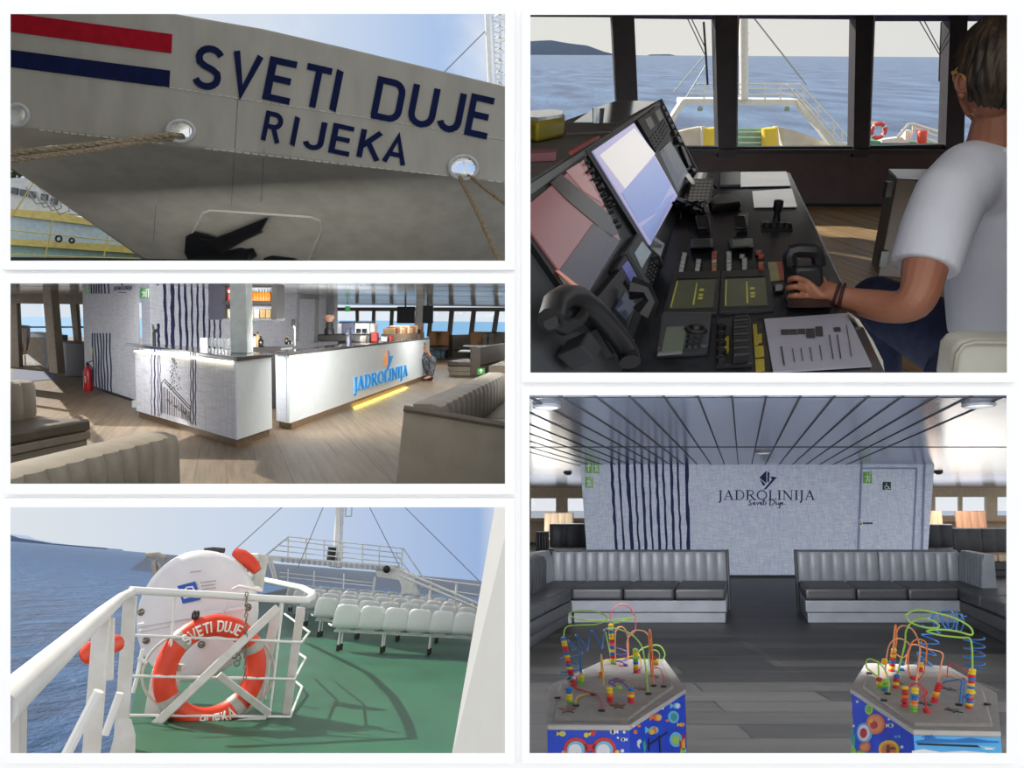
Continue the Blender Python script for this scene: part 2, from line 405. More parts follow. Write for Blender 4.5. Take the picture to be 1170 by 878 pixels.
for c, d, rx, ry in FAIR:
    nm = 'ship bow'
    lab = {207: 'oval white fairlead in the hull below the blue stripe with two ropes', 21: 'oval fairlead cut by the left edge of the ship picture', 529.5: 'oval fairlead below the last letters of the ship name'}[c]
    t = thing('fairlead', SA, hp(c, d + ry), lab, 'fairlead', 'fairleads in the ship bow')
    m = MB(); q = [hp(c + rx * math.cos(a) * (1 if abs(math.cos(a)) < .99 else 1), d + ry * math.sin(a), .03) for a in [i * math.pi / 16 for i in range(32)]]
    m.tube(q, .03, 8, True); build('rim', m, mChock, t)
    m = MB(); n = 32
    a_ = [hp(c + rx * .97 * math.cos(i * math.pi / 16), d + ry * .97 * math.sin(i * math.pi / 16), .0) for i in range(n)]
    b_ = [p + V((0, .4, .03)) for p in a_]
    m.add(a_ + b_, [[i, (i + 1) % n, n + (i + 1) % n, n + i] for i in range(n)]); build('throat', m, mInner, t)
    m = MB(); m.tube([hp(c - rx * .9, d + .35 * ry, -.3), hp(c + rx * .9, d + .45 * ry, -.3)], .05, 8); m.tube([hp(c - rx * .05, d - ry, -.34), hp(c, d + ry, -.34)], .012, 5)
    build('roller', m, mInner, t)
# mooring ropes
mRope = mat('tan rope', (150, 136, 112), .9, c2=(112, 100, 80), scale=30, bump=.8, bscale=40)
def rope(name, pts, r, lab, tw=9, mt=None, grp='mooring ropes at the bow'):
    mb = MB(); n = 60; P = []
    for i in range(n + 1):
        t = i / n * (len(pts) - 1); k = min(int(t), len(pts) - 2); P.append(pts[k].lerp(pts[k + 1], t - k))
    d = (P[-1] - P[0]).normalized(); u = d.cross(V((0, 1, 0))).normalized(); w = d.cross(u)
    for s in range(3):                                      # three laid strands
        mb.tube([p + (u * math.cos(i * .9 + s * 2.094) + w * math.sin(i * .9 + s * 2.094)) * r * .5 for i, p in enumerate(P)], r * .62, 6)
    build(name, mb, mt or mRope, st=SA, label=lab, cat='rope', group=grp)
rope('mooring_rope', [hp(206, 154, -.1), hp(196, 156, .12), SA.y(100, 166, 10.4), SA.y(5, 176, 9.4)], .04, 'upper of the two tan ropes from the fairlead below the blue stripe')
rope('mooring_rope', [hp(208, 158, -.1), hp(192, 160, .12), SA.y(100, 172.5, 10.3), SA.y(5, 184, 9.3)], .034, 'lower of the two tan ropes from the fairlead below the blue stripe')
mRope2 = mat('weathered rope', (138, 120, 92), .9, c2=(100, 86, 64), scale=30, bump=.8, bscale=40)
rope('mooring_rope', [hp(524, 200, -.1), hp(527, 206, .12), SA.y(548, 248, 12.6), SA.y(573, 304, 11.6)], .036, 'tan rope running steeply down from the right fairlead', mt=mRope2)
rope('mooring_rope', [hp(534, 200, -.1), hp(541, 205, .12), SA.y(560, 220, 13), SA.y(584, 238, 12.4)], .03, 'thin rope slanting right from the right fairlead', mt=mRope2)
# anchor in its pocket
mAnc = mat('black anchor paint', (30, 31, 34), .4, c2=(20, 21, 23))
an = thing('anchor', SA, hp(250, 297, .1), 'black anchor housed in its pocket low on the ship bow', 'anchor')
def aplate(name, pts, o0, o1):
    mb = MB(); mb.hexa([hp(*p, o0) for p in pts], [hp(*p, o1) for p in pts]); build(name, mb, mAnc, an, bevel=.02)
aplate('shank', [(248, 276), (296, 258), (304, 266), (258, 287)], .12, .34)
aplate('crown', [(219, 272), (230, 266), (244, 270), (256, 276), (262, 288), (282, 284), (290, 291), (286, 304), (224, 304), (217, 290)], .04, .3)
aplate('fluke', [(236, 274), (250, 276), (313, 251), (304, 267), (262, 290)], .3, .42)
aplate('fluke', [(306, 296), (316, 293), (341, 296), (338, 304), (306, 304)], .06, .3)
aplate('shackle', [(284, 286), (292, 284), (296, 293), (290, 298)], .1, .2)
# ladder mast and stay behind the bow
mWhite = mat('white ship paint', (232, 234, 234), .4, c2=(222, 224, 224))
t = thing('ladder_mast', SA, SA.y(566, 104, 19), 'white mast with caged ladder rising behind the ship bow', 'mast')
m = MB(); m.tube([SA.y(560.5, 104, 19), SA.y(556, 10, 19)], .06, 10); build('pole', m, mWhite, t)
m = MB()
for x0, x1 in ((567, 562), (573, 571)): m.tube([SA.y(x0, 104, 19), SA.y(x1, 10, 19)], .022, 6)
for k in range(16):
    y = 12 + k * 6; m.tube([SA.y(562 + 5 * (y - 10) / 94, y, 19), SA.y(571 + 2 * (y - 10) / 94, y + 1.5, 19)], .018, 5)
build('ladder', m, mWhite, t)
m = MB()
for k in range(7):
    y = 20 + k * 13; m.tube([SA.y(562.5 + 5 * (y - 10) / 94, y, 19), SA.y(570, y - 4, 18.4), SA.y(577, y - 1, 18.5), SA.y(573, y + 2, 19)], .018, 5)
m.tube([SA.y(576, 12, 18.5), SA.y(580, 104, 18.5)], .018, 5); build('ladder_cage', m, mWhite, t)
m = MB(); m.tube([SA.y(556, 34, 19), SA.y(508, 82, 19)], .013, 5)
build('stay_wire', m, mat('steel wire', (120, 128, 140), .5), st=SA, label='thin wire sloping down from the caged ladder mast', cat='wire')
# the moored vessel behind, lower left
def q4(mb, d, *px): mb.prism([SA.y(*p, d) for p in px], (0, .25, 0))
mY = mat('yellow rail paint', (206, 190, 112), .5, c2=(190, 174, 96)); mPale = mat('pale blue side', (176, 196, 206), .5, c2=(160, 182, 194)); mAqua = mat('aqua side', (150, 184, 174), .5, c2=(134, 170, 160))
t = thing('moored_boat', SA, SA.y(60, 304, 24), 'white and yellow moored boat seen under the ship bow', 'boat')
m = MB(); q4(m, 24, (2, 204), (32, 203), (86, 232), (105, 246), (2, 240)); build('deckhouse', m, mat('deckhouse white', (206, 210, 212), .5), t)
mg = mat('dark glass', (84, 92, 98), .2)
for k, (x, y) in enumerate(((13, 214), (23, 216), (33, 218), (47, 221), (58, 226))):
    m = MB(); q4(m, 23.93, (x, y), (x + 7, y + 1), (x + 6, y + 8), (x - 1, y + 7)); build('window', m, mg, t)
m = MB(); q4(m, 23.8, (2, 238), (70, 243), (112, 253), (110, 258), (2, 245)); build('gunwale', m, mY, t, label='yellow gunwale')
m = MB(); q4(m, 23.9, (2, 245), (112, 257), (150, 282), (150, 285), (2, 274)); build('upper_side', m, mPale, t)
m = MB(); q4(m, 23.7, (2, 272), (150, 281), (172, 298), (172, 304), (160, 290), (2, 279)); build('rubbing_strake', m, mY, t, label='pale yellow rubbing strake')
m = MB(); q4(m, 23.9, (2, 277), (158, 288), (176, 305), (2, 305)); build('lower_side', m, mAqua, t)
m = MB()
for a, b in (((2, 262), (138, 276)), ((40, 206), (4, 262)), ((60, 252), (50, 304)), ((124, 264), (117, 304)), ((2, 291), (160, 296))): m.tube([SA.y(*a, 23.5), SA.y(*b, 23.5)], .02, 5)
build('railing', m, mY, t)
m = MB()
for x, y, s in ((67, 273, 3.6), (82, 275, 2.8)):
    m.ring(SA.y(x, y, 23.4), s * .024, .03, (0, 1, 0), 14, 6)
build('mooring_bitt', m, mat('black iron', (26, 28, 28), .5), t)
m = MB()
for k in range(4):
    a = SA.y(30 + 9 * k, 214 + 5 * k, 22.5); b = SA.y(52 + 9 * k, 232 + 3 * k, 22.5); c = a.lerp(b, .5) - V((0, 0, .25)); m.tube([a, c, b], .02, 5)
    m.tube([b, a.lerp(b, .6) + V((.2, 0, .1)), a + V((.3, 0, .05))], .016, 5)
build('tangled_line', m, mat('grey line', (150, 150, 146), .8), t)
m = MB()
for k in range(160):
    p = SA.y(random.uniform(4, 27), random.uniform(190, 206), 30 + random.random()); r = .12
    a = V((random.uniform(-1, 1), random.uniform(-1, 1), random.uniform(-1, 1))) * r; b = V((random.uniform(-1, 1), random.uniform(-1, 1), random.uniform(-1, 1))) * r
    m.poly(p, p + a, p + a + b, p + b)
build('shrub', m, mat('foliage', (62, 78, 46), .8, c2=(40, 54, 30)), st=SA, label='dark green foliage beyond the moored boat', cat='shrub', smooth=0)
# ================================================================ the saloon with the bead tables (lower right)
SE = Stage((605, 583), (1150, 583), 1.3)
_d = SE.d(848, 583); DE = V((_d.x / _d.y, 1, 0))            # the way the long walls run, per metre of depth
YW = SE.z(870, 660, 0).y                                    # the panelled wall
CE = 2.2
mFloorE = mat('dark wood floor', (66, 64, 63), .5, c2=(50, 49, 48), scale=2)
def plank_nodes(m, base, dark, light, w, h, groove, rot=0, streak=(1, 14, 1), thr=(.42, .72)):
    n, l, b = nodes(m)
    t = n.new('ShaderNodeTexCoord'); mp = n.new('ShaderNodeMapping'); mp.inputs['Rotation'].default_value = (0, 0, rot); l.new(t.outputs['Object'], mp.inputs[0])
    br = n.new('ShaderNodeTexBrick'); br.inputs['Scale'].default_value = 1; br.inputs['Brick Width'].default_value = w; br.inputs['Row Height'].default_value = h
    br.inputs['Mortar Size'].default_value = groove; br.inputs['Color1'].default_value = lin(base); br.inputs['Color2'].default_value = lin(dark); br.inputs['Mortar'].default_value = lin(tuple(x * .4 for x in dark)); br.offset = .37
    l.new(mp.outputs[0], br.inputs['Vector'])
    m2 = n.new('ShaderNodeMapping'); m2.inputs['Scale'].default_value = streak; l.new(mp.outputs[0], m2.inputs[0])
    nz = n.new('ShaderNodeTexNoise'); nz.inputs['Scale'].default_value = 1.6; nz.inputs['Detail'].default_value = 6; nz.inputs['Roughness'].default_value = .7; l.new(m2.outputs[0], nz.inputs['Vector'])
    rp = n.new('ShaderNodeMapRange'); rp.inputs[1].default_value = thr[0]; rp.inputs[2].default_value = thr[1]; l.new(nz.outputs['Fac'], rp.inputs[0])
    mx = n.new('ShaderNodeMix'); mx.data_type = 'RGBA'; mx.inputs[7].default_value = lin(light); l.new(rp.outputs[0], mx.inputs[0]); l.new(br.outputs['Color'], mx.inputs[6])
    l.new(mx.outputs[2], b.inputs['Base Color'])
plank_nodes(mFloorE, (50, 48, 46), (17, 17, 17), (68, 65, 62), 2.2, .3, .006, streak=(.4, 14, 1), thr=(.54, .8))
def level(mb, st, pxs, z, th):                              # a level slab whose corners lie on sight lines
    p = [st.z(x, y, z) for x, y in pxs]; mb.prism(p, (0, 0, th))
m = MB(); level(m, SE, [(594, 885), (1185, 885), (1185, 619), (594, 619)], 0, -.1)
build('floor', m, mFloorE, st=SE, base=(0, 0, 0), kind='structure', smooth=0)
# ceiling boards run with the long walls
mCeil = mat('ceiling boards', (150, 160, 182), .2, c2=(142, 152, 174), metal=.6, scale=3)
mCeilD = mat('ceiling joint', (40, 43, 50), .6)
m = MB(); level(m, SE, [(594, 447), (1185, 447), (1185, 558), (594, 558)], CE, .06)
build('ceiling', m, mCeil, st=SE, base=(0, 0, CE), kind='structure', smooth=0)
m = MB()
x0 = SE.z(912.3, 456.7, CE)
for k in range(-14, 40):
    a = x0 + V((k * .272, 0, 0)); a = a + DE * (6.1 - a.y); b = a + DE * 26
    def pxof(p): q = SE.M @ p; return 585 + F * q.x / q.y
    while pxof(a) < 598 and a.y < 30: a += DE * .5
    if pxof(b) < 597 or a.y > 30: continue
    if pxof(a) > 1190: continue
    m.bar(a - V((0, 0, .002)), b - V((0, 0, .002)), .014, .012)
for y in (511, 453.4):
    p, q = SE.z(598, y, CE), SE.z(1180, y, CE); m.bar(p, q, .06, .014)
build('trim_6', m, mCeilD, st=SE, kind='structure', smooth=0)
# left partition, edge on, added to block the sun; window walls far back
mWarm = mat('warm wall panel', (196, 178, 152), .6, c2=(184, 166, 140)); mPlain = mat('pale wall panel', (206, 208, 210), .6)
m = MB(); a, b = SE.y(592.5, 585, 2.0), SE.y(592.5, 600, 33); m.hexa([(a.x - .02, a.y, 0), (b.x - .1, 33, 0), (b.x, 33, 0), (a.x, a.y, 0)], [(a.x - .02, a.y, CE), (b.x - .1, 33, CE), (b.x, 33, CE), (a.x, a.y, CE)])
build('wall_left', m, mPlain, st=SE, kind='structure', smooth=0)
YF = 32.5
def ez(y): return SE.y(800, y, YF).z
def wpx(mb, x0, x1, y0, y1, d=YF, th=.15):
    p = [SE.y(x0, y1, d), SE.y(x1, y1, d), SE.y(x1, y0, d), SE.y(x0, y0, d)]; mb.prism(p, (0, th, 0))
m = MB()
wpx(m, 597, 720, 557, 569); wpx(m, 597, 720, 593, 622); wpx(m, 597, 606, 569, 593); wpx(m, 636, 648, 569, 593); wpx(m, 668.5, 674, 569, 593); wpx(m, 690, 720, 569, 593)
wpx(m, 1000, 1190, 557, 567.5); wpx(m, 1000, 1190, 590, 622); wpx(m, 1000, 1068, 567.5, 590); wpx(m, 1096.5, 1099.5, 567.5, 590, YF - .03); wpx(m, 1127, 1139, 567.5, 590); wpx(m, 1172, 1190, 567.5, 590)
build('wall_back', m, mWarm, st=SE, kind='structure', smooth=0)
mPane = mat('window glass', (235, 242, 246), .05, alpha=.05)
k = 0
for x0, x1, y0, y1 in ((606, 636, 569, 593), (648, 668.5, 569, 593), (1068, 1097, 567.5, 590), (1099, 1127, 567.5, 590), (1139, 1172, 567.5, 590)):
    k += 1; m = MB(); wpx(m, x0, x1, y0, y1, YF + .06, .012); build('window_%d' % k, m, mPane, st=SE, kind='structure', smooth=0)
    w = bpy.context.scene.collection.objects['window_%d' % k]
    f = MB()
    for a, b, c, d in ((x0, x1, y0, y0 + .8), (x0, x1, y1 - .8, y1), (x0, x0 + .8, y0, y1), (x1 - .8, x1, y0, y1)): wpx(f, a, b, c, d, YF - .02, .05)
    build('window_frame', f, mat('pale frame', (214, 214, 210), .5), w)
m = MB()
for x0, x1 in ((597, 700), (1010, 1190)): p = [SE.y(x0, 596, YF - .6), SE.y(x1, 596, YF - .6), SE.y(x1, 596, YF), SE.y(x0, 596, YF)]; m.prism(p, (0, 0, .06))
build('trim_7', m, mat('honey wood', (196, 150, 104), .5), st=SE, kind='structure', smooth=0)
mSea = mat('sea', (44, 78, 120), .22, c2=(60, 96, 140), scale=.05)
m = MB(); p = [SE.z(x, y, -9) for x, y in ((598, 600), (1185, 600), (1185, 584), (598, 584))]; m.prism(p, (0, 0, -1))
build('sea', m, mSea, st=SE, label='strip of sea beyond the saloon windows', cat='sea', kind='stuff', smooth=0)

# the panelled wall block with painted stripes
def linen(name, c, c2, k=1.0):
    m = mat(name, c, .75, c2=c2, scale=1, spec=.2); n, l, b = nodes(m)
    t = n.new('ShaderNodeTexCoord'); outs = []
    for sc in ((3 * k, 3 * k, 40 * k), (45 * k, 45 * k, 2.5 * k)):
        mp = n.new('ShaderNodeMapping'); mp.inputs['Scale'].default_value = sc; l.new(t.outputs['Object'], mp.inputs[0])
        z = n.new('ShaderNodeTexNoise'); z.inputs['Scale'].default_value = 1; z.inputs['Detail'].default_value = 4; l.new(mp.outputs[0], z.inputs['Vector'])
        r = n.new('ShaderNodeMapRange'); r.inputs[1].default_value = .42; r.inputs[2].default_value = .66; l.new(z.outputs['Fac'], r.inputs[0]); outs.append(r.outputs[0])
    mx = n.new('ShaderNodeMath'); mx.operation = 'MAXIMUM'; l.new(outs[0], mx.inputs[0]); l.new(outs[1], mx.inputs[1])
    cm = n.new('ShaderNodeMix'); cm.data_type = 'RGBA'; cm.inputs[6].default_value = lin(c); cm.inputs[7].default_value = lin(c2); l.new(mx.outputs[0], cm.inputs[0])
    l.new(cm.outputs[2], b.inputs['Base Color']); return m
mLinen = linen('linen wall panel', (240, 245, 254), (196, 207, 232), 2.2)
mInk = mat('navy ink', (38, 44, 86), .7, c2=(50, 56, 100), scale=6, spec=.2)
def we(px, py, off=0): p = SE.y(px, py, YW); return p + V((0, -off, 0))
bl, br_, tl, tr = we(672.5, 660), we(1058, 660), we(663, 524), we(1067, 524)
bl.z = br_.z = 0; tl.z = tr.z = CE
m = MB(); e = DE * 9
m.hexa([bl, br_, br_ + e, bl + e], [tl, tr, tr + e, tl + e])
m.mi = 1
top = [422, 455, 492, 525, 557, 590, 622, 652, 688, 718, 757]; bot = [447, 480, 517, 547, 578, 608, 640, 670, 702, 733, 768]; wid = [12, 9, 15, 9, 12, 9, 12, 9, 12, 9, 15]
S = .2564
for a, b, w in zip(top, bot, wid):
    pts = []
    for i in range(15):
        t = i / 14; y = 525 + 135 * t; tt = (y - 526) / 102.5
        pts.append((590 + (a + (b - a) * tt + random.uniform(-2, 2)) * S, y, w * S * random.uniform(.8, 1.2) / 2))
    for (xa, ya, wa), (xb, yb, wb) in zip(pts, pts[1:]):
        m.hexa([we(xa - wa, ya, -.005), we(xa + wa, ya, -.005), we(xb + wb, yb, -.005), we(xb - wb, yb, -.005)], [we(xa - wa, ya, .004), we(xa + wa, ya, .004), we(xb + wb, yb, .004), we(xb - wb, yb, .004)])
build('wall_front_panel', m, [mLinen, mInk], st=SE, kind='structure', smooth=0)
bpy.data.objects['wall_front_panel'].name = 'wall_saloon'
m = MB(); m.hexa([we(670, 661.2, .05), we(1060, 661.2, .05), we(1060, 657.3, .05), we(670, 657.3, .05)], [we(670, 661.2, 0), we(1060, 661.2, 0), we(1060, 657.3, 0), we(670, 657.3, 0)])
build('baseboard_saloon', m, mat('black skirting', (22, 22, 24), .5), st=SE, kind='structure', smooth=0)
# emblem of the line and the painted name
def emblem(mb, fn, o0, o1, mi=(0, 0)):                      # a folded sail and a swallow tail, unit high
    mb.mi = mi[0]; mb.patch([(-.42, .62), (-.02, 1.0), (-.02, .3)], fn, o0, o1); mb.patch([(-.42, .56), (-.06, .26), (-.2, .16)], fn, o0, o1)
    mb.mi = mi[1]; mb.patch([(.04, .98), (.16, .86), (.14, .42), (.04, .34)], fn, o0, o1); mb.patch([(.2, .68), (.58, .64), (-.02, 0), (-.2, -.06), (.3, .52)], fn, o0, o1)
t = thing('wall_logo', SE, we(875, 577, .01), 'navy shipping line emblem and name painted on the linen wall', 'sign')
m = MB(); emblem(m, lambda u, v, o: we(876 + u * 20, 559 - v * 21, o), .001, .006); build('emblem', m, mInk, t)
m = MB(); tw = serif_width('JADROLINIJA'); serif_text(m, 'JADROLINIJA', lambda u, v, o: we(820.5 + u / tw * 110.5, 571.5 - v * 11, o), .001, .006); build('name_lettering', m, mInk, t, label='navy lettering JADROLINIJA')
SCRIPT = [[(.08, .2), (0, .12), (.1, 0), (.2, .2), (.06, .52), (.16, .8), (.28, .78)], [(.3, .2), (.4, .3), (.38, .45), (.3, .35), (.36, .1), (.5, .2)], [(.52, .45), (.58, .12), (.7, .5)], [(.74, .2), (.84, .32), (.8, .46), (.74, .3), (.8, .1), (.92, .2)], [(1.0, .85), (.94, .1), (1.04, .1)], [(.86, .56), (1.12, .6)], [(1.12, .45), (1.1, .1)], [(1.13, .68), (1.14, .74)],
          [(1.42, .85), (1.36, .05), (1.56, .1), (1.7, .5), (1.5, .85), (1.3, .7)], [(1.78, .45), (1.76, .12), (1.9, .15), (1.94, .45), (1.95, .1)], [(2.04, .45), (1.98, -.35), (1.84, -.3)], [(2.1, .2), (2.2, .32), (2.16, .46), (2.1, .3), (2.16, .1), (2.34, .2)]]
m = MB()
for s in SCRIPT: m.stroke(s, .07, lambda u, v, o: we(855 + u / 2.34 * 42, 578 - v * 8.5, o), .001, .006)
build('script_lettering', m, mInk, t, label='small handwritten lettering Sveti Duje')
# door, signs
t = build('door_1', (lambda m: (m.hexa([we(979.5, 660, -.01), we(1041, 660, -.01), we(1046.5, 535.5, -.01), we(984, 535.5, -.01)], [we(979.5, 660, .02), we(1041, 660, .02), we(1046.5, 535.5, .02), we(984, 535.5, .02)]), m)[1])(MB()), mLinen, st=SE, kind='structure', smooth=0)
m = MB()
for a, b in (((979, 660), (984, 530)), ((984, 535.5), (1046.5, 535.5)), ((1041, 660), (1046.5, 535.5)), ((1052, 660), (1056, 525))): m.bar(we(*a, .022), we(*b, .022), .03, .03)
build('door_frame', m, mat('bluish frame', (150, 162, 190), .5), t)
m = MB(); m.lathe(we(983.5, 598, .02), [(.045, 0), (.045, .02)], 12, (0, -1, 0)); m.tube([we(983.5, 598, .02), we(983.5, 598, .1), we(994, 598, .1)], .018, 8); m.bar(we(983, 593, .03), we(983, 604, .03), .05, .02, (0, 1, 0))
build('door_handle', m, mat('satin steel', (196, 198, 200), .25, metal=1), t)
mGreen = mat('sign green', (120, 186, 76), .5, c2=(112, 178, 70)); mSW = mat('sign white', (236, 240, 236), .5); mDG = mat('dark green sign', (10, 66, 50), .5)
def sign(st, fn, x0, y0, x1, y1, mt, art, name, lab, cat='sign', grp=None, th=.012):
    mb = MB(); mb.hexa([fn(x0, y1, .0), fn(x1, y1, .0), fn(x1, y0, .0), fn(x0, y0, .0)], [fn(x0, y1, th), fn(x1, y1, th), fn(x1, y0, th), fn(x0, y0, th)])
    o = build(name, mb, mt, st=st, label=lab, cat=cat, group=grp, smooth=0)
    if art:
        a = MB()
        for p, w in art: a.stroke(p, w, lambda u, v, q: fn(x0 + (x1 - x0) * u, y1 - (y1 - y0) * v, q), th, th + .004)
        build('pictogram', a, mSW if mt is not mGreen else mSW, o)
    return o
ARR = [([(.5, .15), (.5, .8)], .12), ([(.25, .55), (.5, .85), (.75, .55)], .12)]; RUN = [([(.3, .1), (.45, .4), (.45, .65)], .12), ([(.2, .55), (.45, .65), (.65, .5)], .1), ([(.45, .4), (.62, .3), (.6, .1)], .1), ([(.45, .8), (.5, .86)], .14), ([(.72, .1), (.72, .9), (.95, .9), (.95, .1)], .06)]
sign(SE, we, 668.5, 527.5, 676.5, 541, mGreen, ARR, 'safety_sign', 'upper left one of three small green signs beside the wall stripes', grp='green signs on the saloon wall')
sign(SE, we, 677.5, 527.5, 685, 541, mGreen, RUN, 'safety_sign', 'upper right one of three small green signs beside the wall stripes', grp='green signs on the saloon wall')
sign(SE, we, 668.5, 545, 678, 557.5, mGreen, RUN, 'safety_sign', 'lowest of three small green signs beside the wall stripes', grp='green signs on the saloon wall')
sign(SE, lambda x, y, o=0: we(x, y, o + .02), 985.5, 539.5, 996, 552.5, mGreen, RUN, 'safety_sign', 'green sign at the top left corner of the saloon door', grp='green signs on the saloon wall')
WC = [([(.42, .86), (.46, .8)], .14), ([(.44, .7), (.46, .42), (.7, .42), (.8, .14), (.9, .16)], .1), (arc(.46, .32, .24, .24, 120, 380, 10), .07)]
sign(SE, lambda x, y, o=0: we(x, y, o + .02), 1008, 551, 1017, 560, mDG, WC, 'accessible_toilet_sign', 'dark green wheelchair sign on the saloon door')
# ceiling lights
mLampOff = mat('lamp diffuser', (226, 228, 232), .4, emit=(240, 240, 236), estr=.25); mRim = mat('lamp rim', (150, 152, 156), .3, metal=.7)
def downlight(px, py, rx, lab):
    c = SE.z(px, py, CE); r = rx / F * c.y
    t = thing('ceiling_light', SE, c, lab, 'ceiling light', 'round ceiling lights in the saloon')
    m = MB(); m.ring(c - V((0, 0, .015)), r, r * .12, (0, 0, 1), 28, 8); build('rim', m, mRim, t)
    m = MB(); m.lathe(c - V((0, 0, .03)), [(r * .95, .03), (r * .9, .0), (r * .5, -.012)], 24); build('diffuser', m, mLampOff, t)
downlight(624.5, 463, 15, 'large round ceiling light at the left end of the saloon ceiling')
downlight(1118, 461, 16, 'large round ceiling light at the right end of the saloon ceiling')
downlight(872, 516, 8, 'small round ceiling light above the wall emblem')
for x, y, lab in ((648.5, 539, 'small dark detector on the ceiling left of the linen wall'), (1072, 538, 'small dark detector on the ceiling right of the linen wall')):
    c = SE.z(x, y, CE); m = MB(); m.lathe(c, [(.1, 0), (.1, -.05), (.05, -.09)], 14); build('smoke_detector', m, mat('dark plastic', (56, 58, 60), .5), st=SE, label=lab, cat='detector')

# sofas -----------------------------------------------------------------
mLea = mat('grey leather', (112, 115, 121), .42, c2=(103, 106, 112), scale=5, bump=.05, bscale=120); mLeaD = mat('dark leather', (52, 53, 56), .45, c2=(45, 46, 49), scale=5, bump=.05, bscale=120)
mSeam2 = mat('leather seam', (70, 73, 79), .6)
def sofa(name, o, ax, ay, L, n_seat, n_back, D, lab, grp, mf=None, ms=None, st=SE, hb=.78, hs=.4, tb=.2, ribs=.14, endcap=0, cat='sofa', ext=(0, 0)):
    """bench with its front left foot at o; ax runs along the front, ay back towards the backrest (both metres)"""
    mf = mf or mLea; ms = ms or mLeaD; o = V(o); ax = V(ax); ay = V(ay)
    t = thing(name, st, o, lab, cat, grp)
    P = lambda u, v, z: o + ax * u + ay * v + V((0, 0, z))
    def blk(mb, u0, u1, v0, v1, z0, z1): mb.hexa([P(u0, v0, z0), P(u1, v0, z0), P(u1, v1, z0), P(u0, v1, z0)], [P(u0, v0, z1), P(u1, v0, z1), P(u1, v1, z1), P(u0, v1, z1)])
    m = MB(); blk(m, 0.02, L - .02, .03, D - .02, 0, .115); build('plinth', m, mf, t, bevel=.008)
    m = MB(); blk(m, 0, L, 0, D - .01, .12, hs - .145); build('base', m, mf, t, bevel=.012)
    if ext[0] or ext[1]:
        u0, u1 = (-ext[0], -.004) if ext[0] else (L + .004, L + ext[1])
        m = MB(); blk(m, u0, u1, .0, D - tb, hs - .14, hs); build('corner_cushion', m, ms, t, bevel=.035, seg=4)
        m = MB(); blk(m, u0, u1, .0, D - .01, 0, hs - .145); build('corner_base', m, mf, t)
    for k in range(n_seat):
        m = MB(); blk(m, L * k / n_seat + .004, L * (k + 1) / n_seat - .004, -.015, D - tb, hs - .14, hs)
        m.mi = 0; build('seat_cushion', m, ms, t, bevel=.035, seg=4)
    for k in range(n_back):
        bl_ = L + ext[0] + ext[1]; u0, u1 = bl_ * k / n_back + .004 - ext[0], bl_ * (k + 1) / n_back - .004 - ext[0]; nr = max(2, round((u1 - u0) / ribs)); m = MB()
        N_ = nr * 6; fr, bk = [], []
        for i in range(N_ + 1):
            u = u0 + (u1 - u0) * i / N_; ph = abs(math.sin(math.pi * nr * i / N_)) ** .5
            fr.append((u, D - tb - .028 * ph + .014)); 
        vs, fs = [], []
        zs = ((hs - .03, .03), (hs + .05, 0), (hb - .08, -.035), (hb - .02, -.02), (hb, .05))
        for u, v in fr:
            for z, lean in zs: vs.append(P(u, v - .02 + lean + (z - hs) * .12, z))
            vs.append(P(u, D, hb)); vs.append(P(u, D, hs - .1))
        q = len(zs) + 2
        for i in range(N_):
            for j in range(q - 1): fs.append([i * q + j, (i + 1) * q + j, (i + 1) * q + j + 1, i * q + j + 1])
        fs.append(list(range(q))); fs.append([N_ * q + j for j in range(q)][::-1])
        m.add(vs, fs); build('backrest', m, mf, t, smooth=35)
    if endcap:
        m = MB(); u = -.03 if endcap < 0 else L
        blk(m, u, u + .03, D - tb - .03, D + .01, .02, hb + .005); build('end_panel', m, ms, t, bevel=.01)
    return t
YS = SE.z(740, 712.5, 0).y
a, b = SE.y(653, 712, YS), SE.y(831, 712, YS); a.z = b.z = 0
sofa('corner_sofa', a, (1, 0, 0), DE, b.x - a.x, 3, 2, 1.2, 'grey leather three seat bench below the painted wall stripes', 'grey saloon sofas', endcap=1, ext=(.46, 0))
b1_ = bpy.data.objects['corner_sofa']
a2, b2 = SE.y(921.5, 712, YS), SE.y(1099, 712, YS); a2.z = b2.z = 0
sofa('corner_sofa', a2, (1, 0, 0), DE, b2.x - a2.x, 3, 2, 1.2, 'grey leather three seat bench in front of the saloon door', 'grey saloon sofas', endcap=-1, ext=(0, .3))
b3_ = bpy.data.objects['corner_sofa.001']
for par_, o_, sg in ((b1_, a + V((-.46, 0, 0)), -1), (b3_, b2 + V((.3, 0, 0)), 1)):
    m = MB(); n_ = 48; vs, fs = [], []
    for i in range(n_ + 1):
        p = o_ + DE * (1.0 - 1.02 * i / n_); bu = .012 * abs(math.sin(math.pi * 8 * i / n_)) ** .5
        for z, dx in ((.37, .03 + bu), (.7, bu + .0), (.78, -.03), (.78, -.14), (.37, -.14)): vs.append(p + V((-sg * dx, 0, z)))
    for i in range(n_):
        for j in range(5): fs.append([i * 5 + j, (i + 1) * 5 + j, (i + 1) * 5 + (j + 1) % 5, i * 5 + (j + 1) % 5])
    fs += [list(range(5)), [n_ * 5 + j for j in range(5)][::-1]]; m.add(vs, fs); build('corner_backrest', m, mLea, par_, smooth=35)
